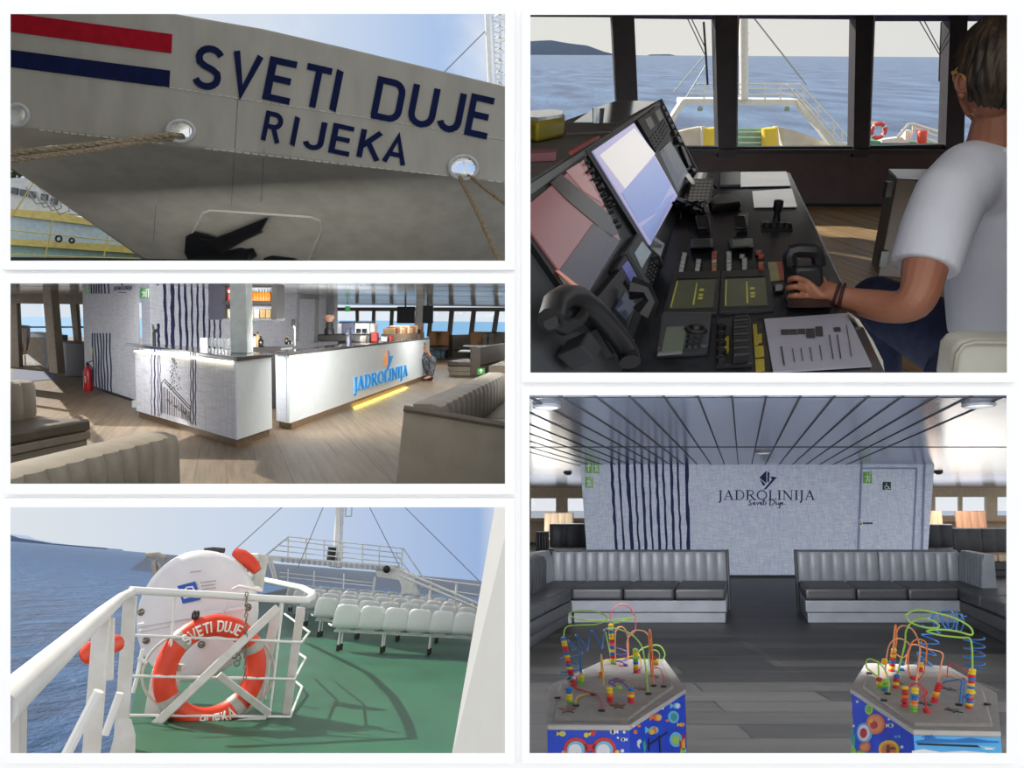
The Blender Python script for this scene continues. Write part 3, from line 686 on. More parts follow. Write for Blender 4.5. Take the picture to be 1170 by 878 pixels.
# side runs along the long walls: front edge follows the depth line
def clip(o, st, px, keep):
    """saw a thing off flush with the partition that runs along the sight line px"""
    q = ray(px, 439); no = V((q.y, -q.x, 0)) * (1 if keep < 0 else -1)
    for c in [o] + list(o.children_recursive):
        if c.type != 'MESH': continue
        base = MX.Translation(V(o['_b'])); M_ = st.M @ base; Mi = M_.inverted()
        b_ = bmesh.new(); b_.from_mesh(c.data)
        co_ = Mi @ V((0, 0, 0)); n_ = (M_.to_3x3().transposed() @ no).normalized()
        r_ = bmesh.ops.bisect_plane(b_, geom=b_.verts[:] + b_.edges[:] + b_.faces[:], plane_co=co_, plane_no=n_, clear_outer=True)
        ed = [e for e in r_['geom_cut'] if isinstance(e, bmesh.types.BMEdge)]
        if ed: bmesh.ops.holes_fill(b_, edges=ed)
        b_.to_mesh(c.data); b_.free()
        if len(c.data.vertices) == 0: bpy.data.objects.remove(c)
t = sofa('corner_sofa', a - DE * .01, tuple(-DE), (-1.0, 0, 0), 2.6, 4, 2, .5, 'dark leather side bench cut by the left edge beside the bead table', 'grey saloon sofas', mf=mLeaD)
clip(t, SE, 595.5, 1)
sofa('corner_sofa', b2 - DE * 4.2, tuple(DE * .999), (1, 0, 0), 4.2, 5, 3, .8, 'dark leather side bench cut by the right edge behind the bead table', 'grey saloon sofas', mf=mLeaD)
# seats far back beside the window walls
mTan = mat('tan seat cover', (196, 176, 150), .7, c2=(170, 148, 122), scale=4, stretch=(8, 1, .3)); mOr = mat('warm seat cover', (206, 160, 128), .7, c2=(186, 138, 108), scale=4, stretch=(8, 1, .3))
def back_bench(px0, px1, ytop, yfl, Yd, lab, mf, ms, hb=None):
    p = SE.y(px0, yfl, Yd); q = SE.y(px1, yfl, Yd); h = SE.y(px0, ytop, Yd).z
    return sofa('bench_seat', (p.x, Yd, 0), (1, 0, 0), DE, q.x - p.x, 2, 2, 1.1, lab, 'benches behind the linen wall', mf, ms, hb=h, hs=min(.42, h - .25), ribs=.3)
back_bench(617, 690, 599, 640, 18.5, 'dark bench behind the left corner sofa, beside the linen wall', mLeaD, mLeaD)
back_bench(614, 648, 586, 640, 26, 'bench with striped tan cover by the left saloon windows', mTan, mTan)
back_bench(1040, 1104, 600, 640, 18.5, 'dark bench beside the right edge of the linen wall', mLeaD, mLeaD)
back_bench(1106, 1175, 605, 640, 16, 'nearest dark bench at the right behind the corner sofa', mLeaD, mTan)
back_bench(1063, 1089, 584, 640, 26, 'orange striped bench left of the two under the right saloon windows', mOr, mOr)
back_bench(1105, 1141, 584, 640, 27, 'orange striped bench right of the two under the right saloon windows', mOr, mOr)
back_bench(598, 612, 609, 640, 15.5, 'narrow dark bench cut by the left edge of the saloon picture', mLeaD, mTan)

# bead tables -----------------------------------------------------------
mTop = mat('grey table laminate', (150, 145, 140), .5, c2=(140, 135, 130), scale=20); mEdge = mat('pale table edge', (196, 194, 190), .5)
mBlue = mat('sea blue panel', (18, 74, 214), .45, c2=(14, 64, 200)); mSky = mat('light blue panel', (96, 184, 240), .45, c2=(84, 172, 232))
CC = {'r': (214, 44, 52), 'o': (240, 130, 48), 'y': (244, 206, 44), 'g': (120, 198, 60), 'b': (36, 120, 196), 'w': (240, 242, 244), 'k': (30, 30, 40), 'p': (232, 120, 130), 'c': (120, 200, 236), 'n': (112, 62, 44), 'v': (110, 90, 180), 't': (60, 170, 160), 'h': (170, 220, 90), 'm': (240, 160, 110)}
def cm(k): return mat('toy ' + {'r': 'red', 'o': 'orange', 'y': 'yellow', 'g': 'green', 'b': 'blue', 'w': 'white', 'k': 'black', 'p': 'pink', 'c': 'cyan', 'n': 'brown', 'v': 'violet', 't': 'teal', 'h': 'lime', 'm': 'peach'}[k], CC[k], .35, c2=tuple(max(0, x - 8) for x in CC[k]))
ZT = .5
def bead_table(poly, ox, oy, lab, fronts, wires, beads, spirals, spots, stars):
    px = lambda x, y: (ox + x * .2564, oy + y * .2564)
    P = [SE.z(*px(*p), ZT) for p in poly]; c = sum(P, V()) / len(P)
    t = thing('bead_table', SE, (c.x, c.y, 0), lab, 'activity table', 'bead maze tables')
    def ins(d, z): return [V((p.x, p.y, 0)) + (V((c.x, c.y, 0)) - V((p.x, p.y, 0))).normalized() * d + V((0, 0, z)) for p in P]
    m = MB(); m.hexa(ins(0, ZT - .022), ins(0, ZT)); build('table_edge', m, mEdge, t, bevel=.006)
    m = MB(); m.hexa(ins(.05, ZT), ins(.06, ZT + .012)); build('table_top', m, mTop, t, bevel=.003)
    m = MB(); m.hexa(ins(.0, ZT - .0005), ins(.0, ZT + .0008)); build('top_border', m, mTop, t)
    for k in range(len(P)):
        if (P[k] - P[k - 1]).length < .01: continue
        a, b = ins(.004, 0)[k - 1], ins(.004, 0)[k]; i1, i0 = ins(.05, 0)[k - 1], ins(.05, 0)[k]
        m = MB(); m.hexa([a, b, i0, i1], [q + V((0, 0, ZT - .022)) for q in (a, b, i0, i1)])
        art = fronts.get(k); o = build('side_panel', m, (mSky if art and art[0] == 'sky' else mBlue), t, smooth=0)
        if not art: continue
        n = (b - a).cross(V((0, 0, 1))).normalized()
        if n.dot(V((c.x, c.y, 0)) - a) > 0: n = -n
        fn = lambda x, y, off: SE.pl(*px(x, y), a, n) + n * off
        lay = {}; ly = [0]
        def shape(col, pts, lift=0):
            w = lay.setdefault((col, lift), MB()); w.patch(pts, fn, .0005, .003 + lift * .0015)
        for e in art[1]:
            if e[0] == 'e': _, col, x, y, rx, ry, lf = e; shape(col, [(x + rx * math.cos(q * .449), y + ry * math.sin(q * .449)) for q in range(14)], lf)
            elif e[0] == 'p': shape(e[1], e[2], e[3])
        nmz = {'w': 'white', 'k': 'black', 'r': 'red', 'o': 'orange', 'y': 'yellow', 'c': 'cyan', 'g': 'green', 'b': 'blue', 'h': 'lime', 't': 'teal', 'v': 'violet', 'n': 'brown', 'm': 'peach', 'p': 'pink'}
        for (col, lf), w in lay.items(): build('painted_sea_art', w, cm(col), o, label=nmz[col] + ' painted sea creatures on the panel', smooth=0)
    for col, r, pts in wires:                               # bent wire: first and last points stand on the top
        def foot(p): return SE.z(*px(*p), ZT + .01).y
        y0, y1 = foot(pts[0]), foot(pts[-1]); n = len(pts); Q = []
        for i, p in enumerate(pts): Q.append(SE.y(*px(*p), y0 + (y1 - y0) * i / (n - 1)))
        out = []
        for i in range(n - 1):                              # smooth the bends
            p0, p1, p2, p3 = Q[max(i - 1, 0)], Q[i], Q[i + 1], Q[min(i + 2, n - 1)]
            for k in range(5):
                s_ = k / 5; out.append(.5 * ((2 * p1) + (p2 - p0) * s_ + (2 * p0 - 5 * p1 + 4 * p2 - p3) * s_ ** 2 + (3 * p1 - p0 - 3 * p2 + p3) * s_ ** 3))
        out.append(Q[-1]); m = MB(); m.tube(out, r * .68, 6); build('bent_wire', m, cm(col), t)
    for col, rad, turns, y0, pts in spirals:
        Q = [SE.y(*px(*p), y0) for p in pts]; m = MB(); out = []; n = 26 * turns
        for i in range(n + 1):
            u = i / n * (len(Q) - 1); k = min(int(u), len(Q) - 2); q = Q[k].lerp(Q[k + 1], u - k); d = (Q[k + 1] - Q[k]).normalized()
            e = d.cross(V((0, 1, 0))).normalized(); f_ = d.cross(e); an = 2 * math.pi * turns * i / n
            out.append(q + (e * math.cos(an) + f_ * math.sin(an)) * rad)
        m.tube(out, .0032, 6); build('spiral_wire', m, cm(col), t)
    for x0, y0, x1, y1, cols, yd in beads:
        Y0 = SE.z(*px(x1 if yd is None else yd[0], y1 if yd is None else yd[1]), ZT + .015).y
        for i, col in enumerate(cols):
            q = SE.y(*px(x0 + (x1 - x0) * i / max(1, len(cols) - 1), y0 + (y1 - y0) * i / max(1, len(cols) - 1)), Y0)
            m = MB(); h = .0065 * Y0 / 3.6 + .001
            m.lathe(q, [(.007, -h * 1.1), (.0125, -h * .7), (.0145, 0), (.0125, h * .7), (.007, h * 1.1)], 12); build('bead', m, cm(col), t)
    for col, x, y in spots:
        q = SE.z(*px(x, y), ZT + .012); m = MB(); m.lathe(q, [(.014, 0), (.014, .006), (.008, .008)], 12); build('wire_socket', m, cm(col), t)
    for col, x, y, r in stars:
        q = SE.z(*px(x, y), ZT + .0118); m = MB(); pts = [q + V((math.cos(i * math.pi / 5 + .3) * r * (1 if i % 2 == 0 else .42), math.sin(i * math.pi / 5 + .3) * r * 1.6 * (1 if i % 2 == 0 else .42), 0)) for i in range(10)]
        m.prism(pts, (0, 0, .003)); build('starfish_motif', m, cm(col), t)
    return t
E = lambda col, x, y, rx, ry, lf=0: ('e', col, x, y, rx, ry, lf)
def fish(col, c2, x, y, r, d=1): return [E(col, x, y, r, r * .8), ('p', col, [(x - d * r * .7, y), (x - d * r * 1.7, y - r * .7), (x - d * r * 1.7, y + r * .7)], 0), E(c2, x + d * r * .1, y, r * .42, r * .7, 1), E('w', x + d * r * .6, y - r * .2, r * .22, r * .22, 2), E('k', x + d * r * .65, y - r * .2, r * .1, r * .1, 3)]
def goggles(x, y): return [E('r', x, y, 54, 50), E('c', x, y + 4, 40, 38, 1), E('w', x - 4, y + 8, 30, 30, 2), E('k', x + 6, y + 30, 20, 12, 3)]
Lp = [(136, 683), (140, 512), (400, 393), (660, 393), (755, 524), (505, 686)]
front = sum([goggles(265, 790), goggles(390, 790)], []) + [('p', 'r', [(300, 770), (360, 770), (360, 800), (300, 800)], 0)] + fish('y', 'h', 205, 724, 15) + [E('y', 311, 730, 11, 11), ('p', 'y', [(318, 724), (336, 712), (330, 735)], 0), ('p', 'r', [(330, 715), (338, 708), (345, 716), (352, 708), (356, 720), (343, 738)], 1)] + fish('w', 'k', 430, 715, 14, -1) + fish('w', 'k', 476, 750, 11, -1) + [E('w', 452, 742, 5, 5), E('w', 480, 717, 6, 6), E('w', 472, 800, 8, 8), E('m', 215, 806, 14, 8), E('w', 410, 700, 5, 4), E('y', 450, 804, 10, 8)]
side = fish('o', 'y', 627, 652, 20) + [E('c', 698, 650, 24, 28), E('t', 698, 650, 14, 17, 1)] + fish('c', 'w', 713, 600, 17) + fish('y', 'o', 736, 684, 12) + fish('c', 'o', 610, 708, 22) + [E('y', 598, 716, 10, 12, 2), E('c', 708, 750, 27, 34), E('h', 706, 752, 16, 20, 1), ('p', 'r', [(726, 792), (720, 742), (732, 760), (738, 725), (744, 758), (754, 718), (752, 780)], 0), ('p', 'y', [(735, 790), (734, 760), (745, 745), (748, 786)], 1), ('p', 'k', [(584, 772), (670, 716), (672, 722), (588, 779)], 0), ('p', 'k', [(633, 735), (639, 733), (643, 810), (637, 812)], 0), ('p', 'k', [(586, 745), (591, 743), (592, 800), (587, 803)], 0), E('o', 528, 716, 8, 10), ('p', 'w', [(537, 757), (549, 747), (556, 760), (545, 772), (548, 790), (538, 780)], 0), ('p', 't', [(568, 812), (560, 770), (568, 750), (576, 780)], 0), ('p', 'h', [(728, 812), (732, 790), (742, 800), (752, 785), (756, 806)], 0), E('o', 545, 690, 7, 6), E('w', 650, 612, 4, 5), E('w', 520, 690, 4, 5), E('p', 670, 666, 8, 6)]
bead_table(Lp, 590, 653, 'bead maze table with red goggles on its blue front, at left', {0: ('blue', front), 5: ('blue', side)},
 [('h', .005, [(245, 470), (225, 400), (212, 300), (220, 252), (262, 241), (358, 236), (405, 208), (350, 179), (272, 177), (235, 190), (270, 212), (345, 220), (440, 218), (525, 208), (455, 228), (422, 246), (428, 330), (431, 408)]),
  ('p', .0055, [(424, 405), (418, 300), (418, 200), (438, 162), (470, 148), (505, 162), (528, 205), (530, 262), (500, 296), (492, 330), (500, 388)]),
  ('o', .0055, [(612, 512), (606, 380), (600, 280), (593, 262), (590, 300), (598, 400), (602, 470)]), ('m', .005, [(497, 400), (497, 305), (520, 268), (565, 266), (592, 296), (606, 380), (612, 508)]),
  ('m', .005, [(443, 420), (440, 300), (447, 258), (468, 248), (486, 262), (497, 300), (500, 395)]),
  ('h', .006, [(425, 400), (400, 282), (392, 262), (440, 256), (510, 280), (556, 330), (572, 400), (588, 548)]), ('r', .005, [(382, 622), (378, 575), (360, 552), (310, 535), (262, 520), (235, 505)]),
  ('y', .005, [(265, 600), (270, 565), (310, 550), (370, 535), (388, 515), (386, 440), (378, 372), (380, 455)]), ('h', .005, [(540, 400), (548, 355), (600, 332), (640, 334), (662, 370), (648, 404)]), ('h', .004, [(590, 420), (592, 362), (620, 352), (638, 372), (630, 412)]),
  ('y', .005, [(385, 400), (470, 390), (520, 378), (545, 370), (560, 430)]), ('b', .005, [(430, 510), (460, 488), (505, 466), (545, 440), (560, 425)]), ('b', .005, [(284, 480), (283, 430), (280, 372), (288, 430), (292, 480)]), ('r', .005, [(655, 515), (655, 470), (640, 436), (615, 430), (600, 450)]), ('r', .005, [(510, 480), (540, 465), (552, 440), (530, 430)]), ('v', .005, [(455, 520), (430, 505), (412, 495), (450, 478), (500, 520)])],
 [(210, 302, 245, 470, 'byyrrbyorbyrrb'.replace('b', 'b'), None), (421, 242, 431, 410, 'yybyyrpbybryg', None), (530, 352, 533, 450, 'hyhgbyor', None), (415, 524, 418, 578, 'yyorr', None), (511, 528, 511, 582, 'boyrr', None), (233, 525, 238, 580, 'bbyyg', None), (292, 468, 288, 500, 'yhg', None), (252, 490, 258, 510, 'rr', None), (440, 526, 458, 520, 'gh', None), (380, 452, 376, 470, 'oo', None), (270, 480, 240, 478, 'pwb', None), (612, 388, 620, 412, 'ryo', (612, 480)), (470, 424, 486, 420, 'pv', None)],
 [('b', .045, 5, SE.z(590 + 245 * .2564, 653 + 470 * .2564, ZT).y, [(236, 455), (244, 350), (300, 312), (410, 298)]), ('v', .028, 3, SE.z(590 + 460 * .2564, 653 + 430 * .2564, ZT).y, [(465, 430), (472, 345)])],
 [('k', 183, 566), ('k', 380, 623), ('k', 266, 601), ('k', 588, 549), ('k', 612, 513), ('k', 656, 516), ('k', 345, 552)], [('n', 228, 618, .04), ('n', 452, 602, .035), ('n', 555, 525, .03), ('k', 345, 548, .02), ('n', 450, 490, .04), ('n', 615, 470, .025)])
Rp = [(675, 706), (395, 522), (465, 410), (830, 424), (1050, 545), (1066, 714)]
lside = [E('h', 481, 616, 17, 24), E('g', 481, 616, 10, 15, 1), E('o', 510, 682, 42, 46), E('m', 512, 682, 33, 37, 1), E('r', 506, 686, 16, 18, 2), E('y', 496, 668, 8, 9, 2), E('c', 461, 721, 34, 46), E('w', 461, 721, 26, 36, 1), E('r', 460, 722, 15, 22, 2), E('o', 464, 783, 24, 24), E('m', 464, 783, 15, 15, 1), E('y', 570, 795, 46, 42), E('o', 572, 797, 34, 30, 1), E('n', 570, 795, 8, 22, 2), E('n', 590, 790, 14, 6, 2), E('g', 446, 808, 20, 10)] + fish('w', 'k', 578, 688, 12) + fish('c', 'b', 612, 738, 9) + [E('w', 429, 582, 5, 6), E('w', 412, 690, 5, 6), E('w', 570, 660, 4, 5), E('w', 628, 784, 6, 7), ('p', 't', [(400, 812), (404, 760), (400, 735), (408, 690), (414, 740), (422, 720), (418, 812)], 0), ('p', 'h', [(402, 812), (410, 770), (424, 800), (422, 812)], 1)]
rfront = [('p', 'b', [(690, 756), (760, 746), (860, 752), (930, 742), (1010, 756), (1055, 758), (1058, 764), (684, 764)], 0), ('p', 'k', [(694, 766), (960, 776), (975, 784), (694, 773)], 1), ('p', 'c', [(958, 774), (1040, 780), (1042, 798), (985, 797)], 1), ('p', 'w', [(990, 784), (1030, 787), (1028, 793), (994, 792)], 2), ('p', 'b', [(728, 748), (740, 728), (742, 748)], 1), ('p', 'b', [(742, 748), (756, 726), (770, 746)], 1), ('p', 'b', [(716, 740), (740, 730), (780, 742), (745, 736)], 1), ('p', 'w', [(670, 800), (720, 792), (800, 806), (900, 800), (1000, 808), (1000, 814), (670, 814)], 0)]
bead_table(Rp, 870, 653, 'bead maze table with a light blue front and round fruit motifs, at right', {1: ('blue', lside), 0: ('sky', rfront)},
 [('h', .006, [(940, 600), (940, 440), (938, 345), (928, 300), (890, 296), (800, 286), (736, 268), (790, 260), (870, 268), (936, 284), (930, 250), (862, 210), (762, 182), (692, 173), (648, 194), (662, 226), (724, 250), (782, 252), (788, 236), (742, 214), (684, 218), (646, 262), (638, 330), (604, 470), (600, 515)]),
  ('o', .005, [(580, 445), (584, 380), (590, 300), (598, 238), (604, 300), (592, 372), (584, 440)]), ('m', .005, [(550, 470), (556, 400), (572, 325), (610, 300), (652, 318), (662, 350), (630, 386), (596, 372), (580, 430)]), ('m', .006, [(582, 440), (592, 320), (610, 256), (640, 243), (680, 268), (706, 335), (702, 400), (688, 520), (684, 610)]),
  ('o', .005, [(690, 480), (660, 460), (654, 400), (664, 330), (694, 304), (732, 318), (736, 370), (724, 450), (704, 478), (690, 485)]), ('m', .005, [(640, 420), (668, 330), (740, 346), (806, 366), (800, 420), (788, 482)]), ('h', .005, [(562, 548), (570, 505), (556, 452), (530, 415), (490, 392), (468, 400), (470, 430), (496, 452), (522, 470), (520, 400), (524, 510)]),
  ('b', .006, [(884, 598), (888, 540), (890, 486), (850, 488), (812, 496), (796, 520)]), ('b', .006, [(898, 598), (902, 540), (906, 482), (890, 478)]), ('b', .005, [(920, 604), (935, 625), (970, 630), (1000, 608), (985, 565), (955, 540)]), ('r', .004, [(828, 475), (836, 414), (880, 426), (915, 442), (920, 480)]), ('m', .005, [(785, 505), (800, 462), (850, 466), (880, 480), (905, 472), (930, 500)]), ('r', .005, [(640, 590), (650, 530), (680, 500), (720, 520), (738, 545), (700, 565), (670, 540), (720, 530), (736, 615)])],
 [(940, 442, 925, 606, 'yyrbrybyyorbyr', None), (603, 468, 598, 518, 'bryr', None), (551, 492, 549, 530, 'hgb', None), (525, 482, 527, 520, 'ryg', None), (590, 352, 580, 444, 'yoyrbryr', None), (711, 388, 706, 444, 'bbyyrr', None), (685, 526, 678, 622, 'yybbomgg', None), (640, 520, 636, 598, 'yrorr', None), (792, 505, 768, 582, 'rrryorr', None), (736, 618, 738, 626, 'rr', None), (626, 412, 624, 440, 'bb', None), (550, 398, 548, 408, 'yy', (552, 470)), (676, 474, 690, 478, 'rr', (690, 500)), (938, 540, 918, 560, 'ybb', (925, 606))],
 [('b', .04, 4, SE.z(870 + 715 * .2564, 653 + 435 * .2564, ZT).y, [(716, 425), (750, 330), (756, 245)]), ('b', .045, 4, SE.z(870 + 800 * .2564, 653 + 440 * .2564, ZT).y, [(756, 245), (830, 214), (905, 240)]), ('b', .04, 4, SE.z(870 + 940 * .2564, 653 + 560 * .2564, ZT).y, [(948, 290), (948, 440)])],
 [('k', 545, 578), ('k', 562, 549), ('k', 1008, 596), ('k', 480, 458), ('k', 880, 598), ('r', 737, 626)], [('k', 855, 622, .03), ('k', 725, 592, .025), ('k', 830, 525, .03), ('n', 610, 500, .02)])
# unseen area lamp added as daylight from the front of the saloon
la = bpy.data.lights.new('saloon_daylight', 'AREA'); la.shape = 'RECTANGLE'; la.size = 3.6; la.size_y = .9; la.energy = 560; la.color = (.93, .96, 1)
lo = bpy.data.objects.new('saloon_daylight', la); COL.objects.link(lo)
lo.matrix_world = SE.M @ MX.Translation((1.9, 4.75, 2.1)) @ MX.Rotation(math.radians(62), 4, 'X')

for x_, y_, z_, w_, h_, e_, up_ in ((1.1, 23, 2.12, 1.5, 6, 90, 0), (12, 23, 2.12, 1.5, 6, 80, 0), (15, 28, 2.12, 1.5, 6, 120, 0), (1.2, 24, .35, 1.2, 6, 260, 1), (13, 24, .35, 6, 5, 700, 1)):  # added fill lamps; the upturned ones are hidden behind benches to lift the ceiling
    la = bpy.data.lights.new('saloon_side_light', 'AREA'); la.shape = 'RECTANGLE'; la.size = w_; la.size_y = h_; la.energy = e_; la.color = (1, .95, .86)
    lo = bpy.data.objects.new('saloon_side_light', la); COL.objects.link(lo); lo.matrix_world = SE.M @ MX.Translation((x_, y_, z_)) @ MX.Rotation(math.pi * up_, 4, 'X')
# ================================================================ the open deck (lower left)
SD = Stage((12, 618), (545, 663), 1.55, k=.65)
mSeaD = mat('deep blue sea', (10, 50, 94), .3, spec=.16, c2=(26, 80, 132), scale=.12, bump=1.0, bscale=.35, detail=6, stretch=(1, .35, 1))
waves(mSeaD, .22, 2.2)
m = MB(); p = [SD.z(x, y, -14) for x, y in ((-8, 880), (588, 880), (588, 667.3), (-8, 617))]; m.prism(p, (0, 0, -1))
build('sea', m, mSeaD, st=SD, base=(0, 0, -14), label='dark blue sea beside the green deck', cat='sea', kind='stuff', smooth=0)
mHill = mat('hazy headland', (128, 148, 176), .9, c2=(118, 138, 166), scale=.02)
m = MB(); yh = 20000
pf = [(-4, 619.5), (-4, 609), (8, 610), (22, 615), (48, 619), (60, 621.2), (122, 626.5), (124, 628.7)]
pf = [SD.y(x, y, yh) for x, y in pf]; m.prism(pf, (0, 800, 0)); build('headland', m, mHill, st=SD, label='low hazy headland on the horizon beyond the deck rail', cat='headland')
mDeck = mat('green deck paint', (20, 84, 58), .45, c2=(14, 71, 49), scale=1.2, bump=.06, bscale=8, stretch=(1, .5, 1))
m = MB(); level(m, SD, [(140, 885), (161, 738), (255, 690), (330, 672), (588, 692), (588, 885)], 0, -.15)
build('floor_deck', m, mDeck, st=SD, base=(0, 0, 0), kind='structure', smooth=0)
mShip = mat('white deck paint', (218, 218, 216), .45, c2=(210, 210, 207), scale=3)
mRust = mat('white paint with rust specks', (204, 202, 198), .5, c2=(194, 190, 182), scale=9)
# bulkhead at the right
m = MB(); A0, A1 = SD.y(566.5, 572, 4.4), SD.y(514, 876, 4.4); B0, B1 = SD.y(587, 572, 3.7), SD.y(587, 876, 3.7)
m.prism([A0, B0, B1, A1], (.012, .35, 0)); build('wall_deck', m, mat('light grey bulkhead', (152, 154, 155), .6, c2=(150, 152, 153)), st=SD, kind='structure', smooth=0)
# ship side rail
ZR = 1.185
t = thing('side_rail', SD, SD.z(120, 740, 0), 'thick white tube rail along the ship side above the sea', 'railing')
m = MB(); m.tube([SD.z(-6, 815, ZR), SD.z(20, 790, ZR), SD.z(117, 702, ZR), SD.z(138, 684, ZR), SD.z(150.5, 677, ZR)], [.044, .044, .044, .04, .038], 14); build('top_rail', m, mShip, t)
def flat_post(par, a, b, y, w, th=.03, name='post', mt=None, toz=None):
    p, q = SD.y(*a, y), SD.y(*b, y)
    if toz is not None: q = p + (q - p) * ((p.z - toz) / (p.z - q.z))
    mb = MB(); mb.bar(p, q, w, th, (0, 1, 0)); return build(name, mb, mt or mRust, par, bevel=.004)
flat_post(t, (117, 702), (104, 866), SD.z(117, 702, ZR).y, .092, toz=0)
flat_post(t, (149, 682), (137, 866), SD.z(149, 680, ZR).y - .05, .11, toz=0)
flat_post(t, (126, 706), (124, 778), SD.z(124, 697, ZR).y, .05)
flat_post(t, (21, 810), (20, 870), SD.z(20, 790, ZR).y, .03)
def rod(par, name, pts, r, y=None, mt=None, f=None):
    mb = MB(); mb.tube([f(*p) if f else SD.y(*p, y) for p in pts], r, 8); return build(name, mb, mt or mShip, par)
rod(t, 'brace', [(113, 790), (70, 874)], .028, 4.4); rod(t, 'brace', [(137, 792), (120, 840)], .028, 6.0)
m = MB(); y = 6.4; m.hexa([SD.y(*q, y) for q in ((136, 822), (150, 822), (155, 840), (154, 872), (122, 872))], [SD.y(*q, y + .04) for q in ((136, 822), (150, 822), (155, 840), (154, 872), (122, 872))]); build('gusset', m, mRust, t)
m = MB(); y = 8.0; m.tube([SD.y(163, 742, y), SD.y(158, 768, y), SD.y(152, 792, y)], .02, 6); m.tube([SD.y(168, 758, y), SD.y(158, 752, y)], .02, 6); build('hook_bar', m, mShip, t)
# the orange light behind the rail
mOr_ = mat('lifebuoy orange', (222, 66, 32), .45, c2=(206, 56, 26), scale=5)
m = MB(); m.tube([SD.y(97, 750, 5.6), SD.y(101, 747, 5.6), SD.y(134, 735, 5.9), SD.y(139, 731, 5.9)], [.05, .075, .06, .03], 12)
build('marker_float', m, mOr_, st=SD, label='small orange float hung outboard behind the ship side rail', cat='float')
# guard basket round the lifebuoy
P1, P2 = SD.z(153, 675, ZR), SD.z(350, 686.5, ZR); NB = (P2 - P1).cross(V((0, 0, 1))).normalized()
def fb(x, y, back=0): return SD.pl(x, y, P1 + V((0, back, 0)), NB)
Z3 = lambda x, y: (90 + x * .296, 610 + y * .296)
def fz(x, y, back=0): return fb(*Z3(x, y), back)
t = thing('guard_basket', SD, fb(250, 835), 'white railed guard basket around the orange lifebuoy', 'railing')
m = MB(); m.tube([P1 - V((.04, 0, 0)), P1, fb(250, 680.5), fb(300, 684), P2, SD.z(356, 683, ZR), SD.z(357, 678, ZR), SD.z(345, 672, ZR), SD.z(297, 662, ZR)], [.037, .037, .037, .037, .04, .045, .05, .05, .06], 12); build('top_rail', m, mShip, t)
for pts, e in (([(215, 393), (860, 420)], (890, 380, 795, 310)), ([(200, 550), (832, 562)], (876, 480, 830, 450)), ([(188, 702), (816, 708)], (862, 592, 830, 565))):
    Q = [fz(*p) for p in pts]; Q += [SD.y(*Z3(e[0], e[1]), Q[-1].y + 1.6), SD.y(*Z3(e[2], e[3]), Q[-1].y + 3.2)]
    m = MB(); m.tube(Q, .014, 8); build('guard_bar', m, mShip, t)
for a, b in (((372, 235), (324, 860)), ((790, 250), (718, 860))):
    m = MB(); m.tube([fz(*a, .03), fz(*b, .03)], .013, 8); build('upright_bar', m, mShip, t)
for a, b, w, bk in (((858, 285), (800, 705), .09, .25), ((765, 285), (730, 470), .1, .5), ((735, 420), (700, 700), .09, 1.4)):
    m = MB(); m.bar(fz(*a, bk), fz(*b, bk), w, .03, (0, 1, 0)); build('post', m, mRust, t, bevel=.004)
m = MB(); m.bar(fz(700, 660, .5), fz(785, 260, .6), .03, .04, (0, 1, 0)); m.mi = 0; build('upright_bar', m, mRust, t)
# raft cradle bars crossing in front of the ring
m = MB(); m.bar(fz(262, 770, -.05), fz(770, 285, -.05), .085, .04, (0, 1, 0)); build('cross_brace', m, mRust, t, bevel=.006)
m = MB(); m.bar(fz(540, 545, -.04), fz(735, 695, -.04), .07, .035, (0, 1, 0)); build('cross_brace', m, mRust, t, bevel=.006)
m = MB(); q = [(256, 782), (330, 745), (722, 718), (722, 702), (690, 705)]; q = [(256, 786), (262, 765), (560, 728), (722, 700), (724, 722)]
m.hexa([fz(*p, -.06) for p in q], [fz(*p, -.02) for p in q]); build('foot_plate', m, mRust, t)
# lifebuoy
c = fb(241.5, 767.5, .12); R_ = (fb(291.5, 767.5, .12) - c).length; r_ = (fb(253.8, 767.5, .12) - c).length
axB = (-NB if NB.y > 0 else NB).normalized(); uB = V((0, 0, 1)).cross(axB).normalized()
if uB.x < 0: uB = -uB
zB = V((0, 0, 1)); tilt = math.radians(-5)
def bpnt(a, rr, off): return c + (uB * math.cos(a + tilt) + zB * math.sin(a + tilt)) * rr + axB * off
t = thing('lifebuoy', SD, c - V((0, 0, R_ + r_)), 'orange ring lifebuoy with white lettering hung in the guard basket', 'lifebuoy')
m = MB(); m.tube([bpnt(i * math.pi / 36, R_, 0) for i in range(72)], r_, 16, True); build('ring', m, mOr_, t)
mRef = mat('grey reflective tape', (170, 166, 160), .4)
for a in (145, 38, 222, 318):
    a = math.radians(a); m = MB(); m.tube([bpnt(a + k * .05, R_, 0) for k in (-2, -1, 0, 1, 2)], r_ * 1.03, 16); build('reflective_band', m, mRef, t)
mWh = mat('white stencil', (240, 236, 228), .6)
def ring_word(txt, a0, a1, h, name, lab, inward):
    w = sum(SANS[ch][0] + .16 for ch in txt if ch != ' ') + .5 * txt.count(' '); x = 0; mb = MB()
    for ch in txt:
        if ch == ' ': x += .5; continue
        for s in SANS[ch][1]:
            def fn(u, v, o):
                an = a0 + (a1 - a0) * (x + u) / w; rr = R_ + (v - .5) * h * (1 if not inward else -1); d = abs(rr - R_)
                return bpnt(math.radians(an), rr, math.sqrt(max(1e-6, r_ * r_ - d * d)) + o)
            mb.stroke(s, .15, fn, .0, .02)
        x += SANS[ch][0] + .16
    build(name, mb, mWh, t, label=lab)
ring_word('SVETI DUJE', 145, 67, r_ * .95, 'name_lettering', 'white lettering SVETI DUJE', False)
ring_word('RIJEKA', 266, 312, r_ * .95, 'port_lettering', 'white lettering RIJEKA', True)
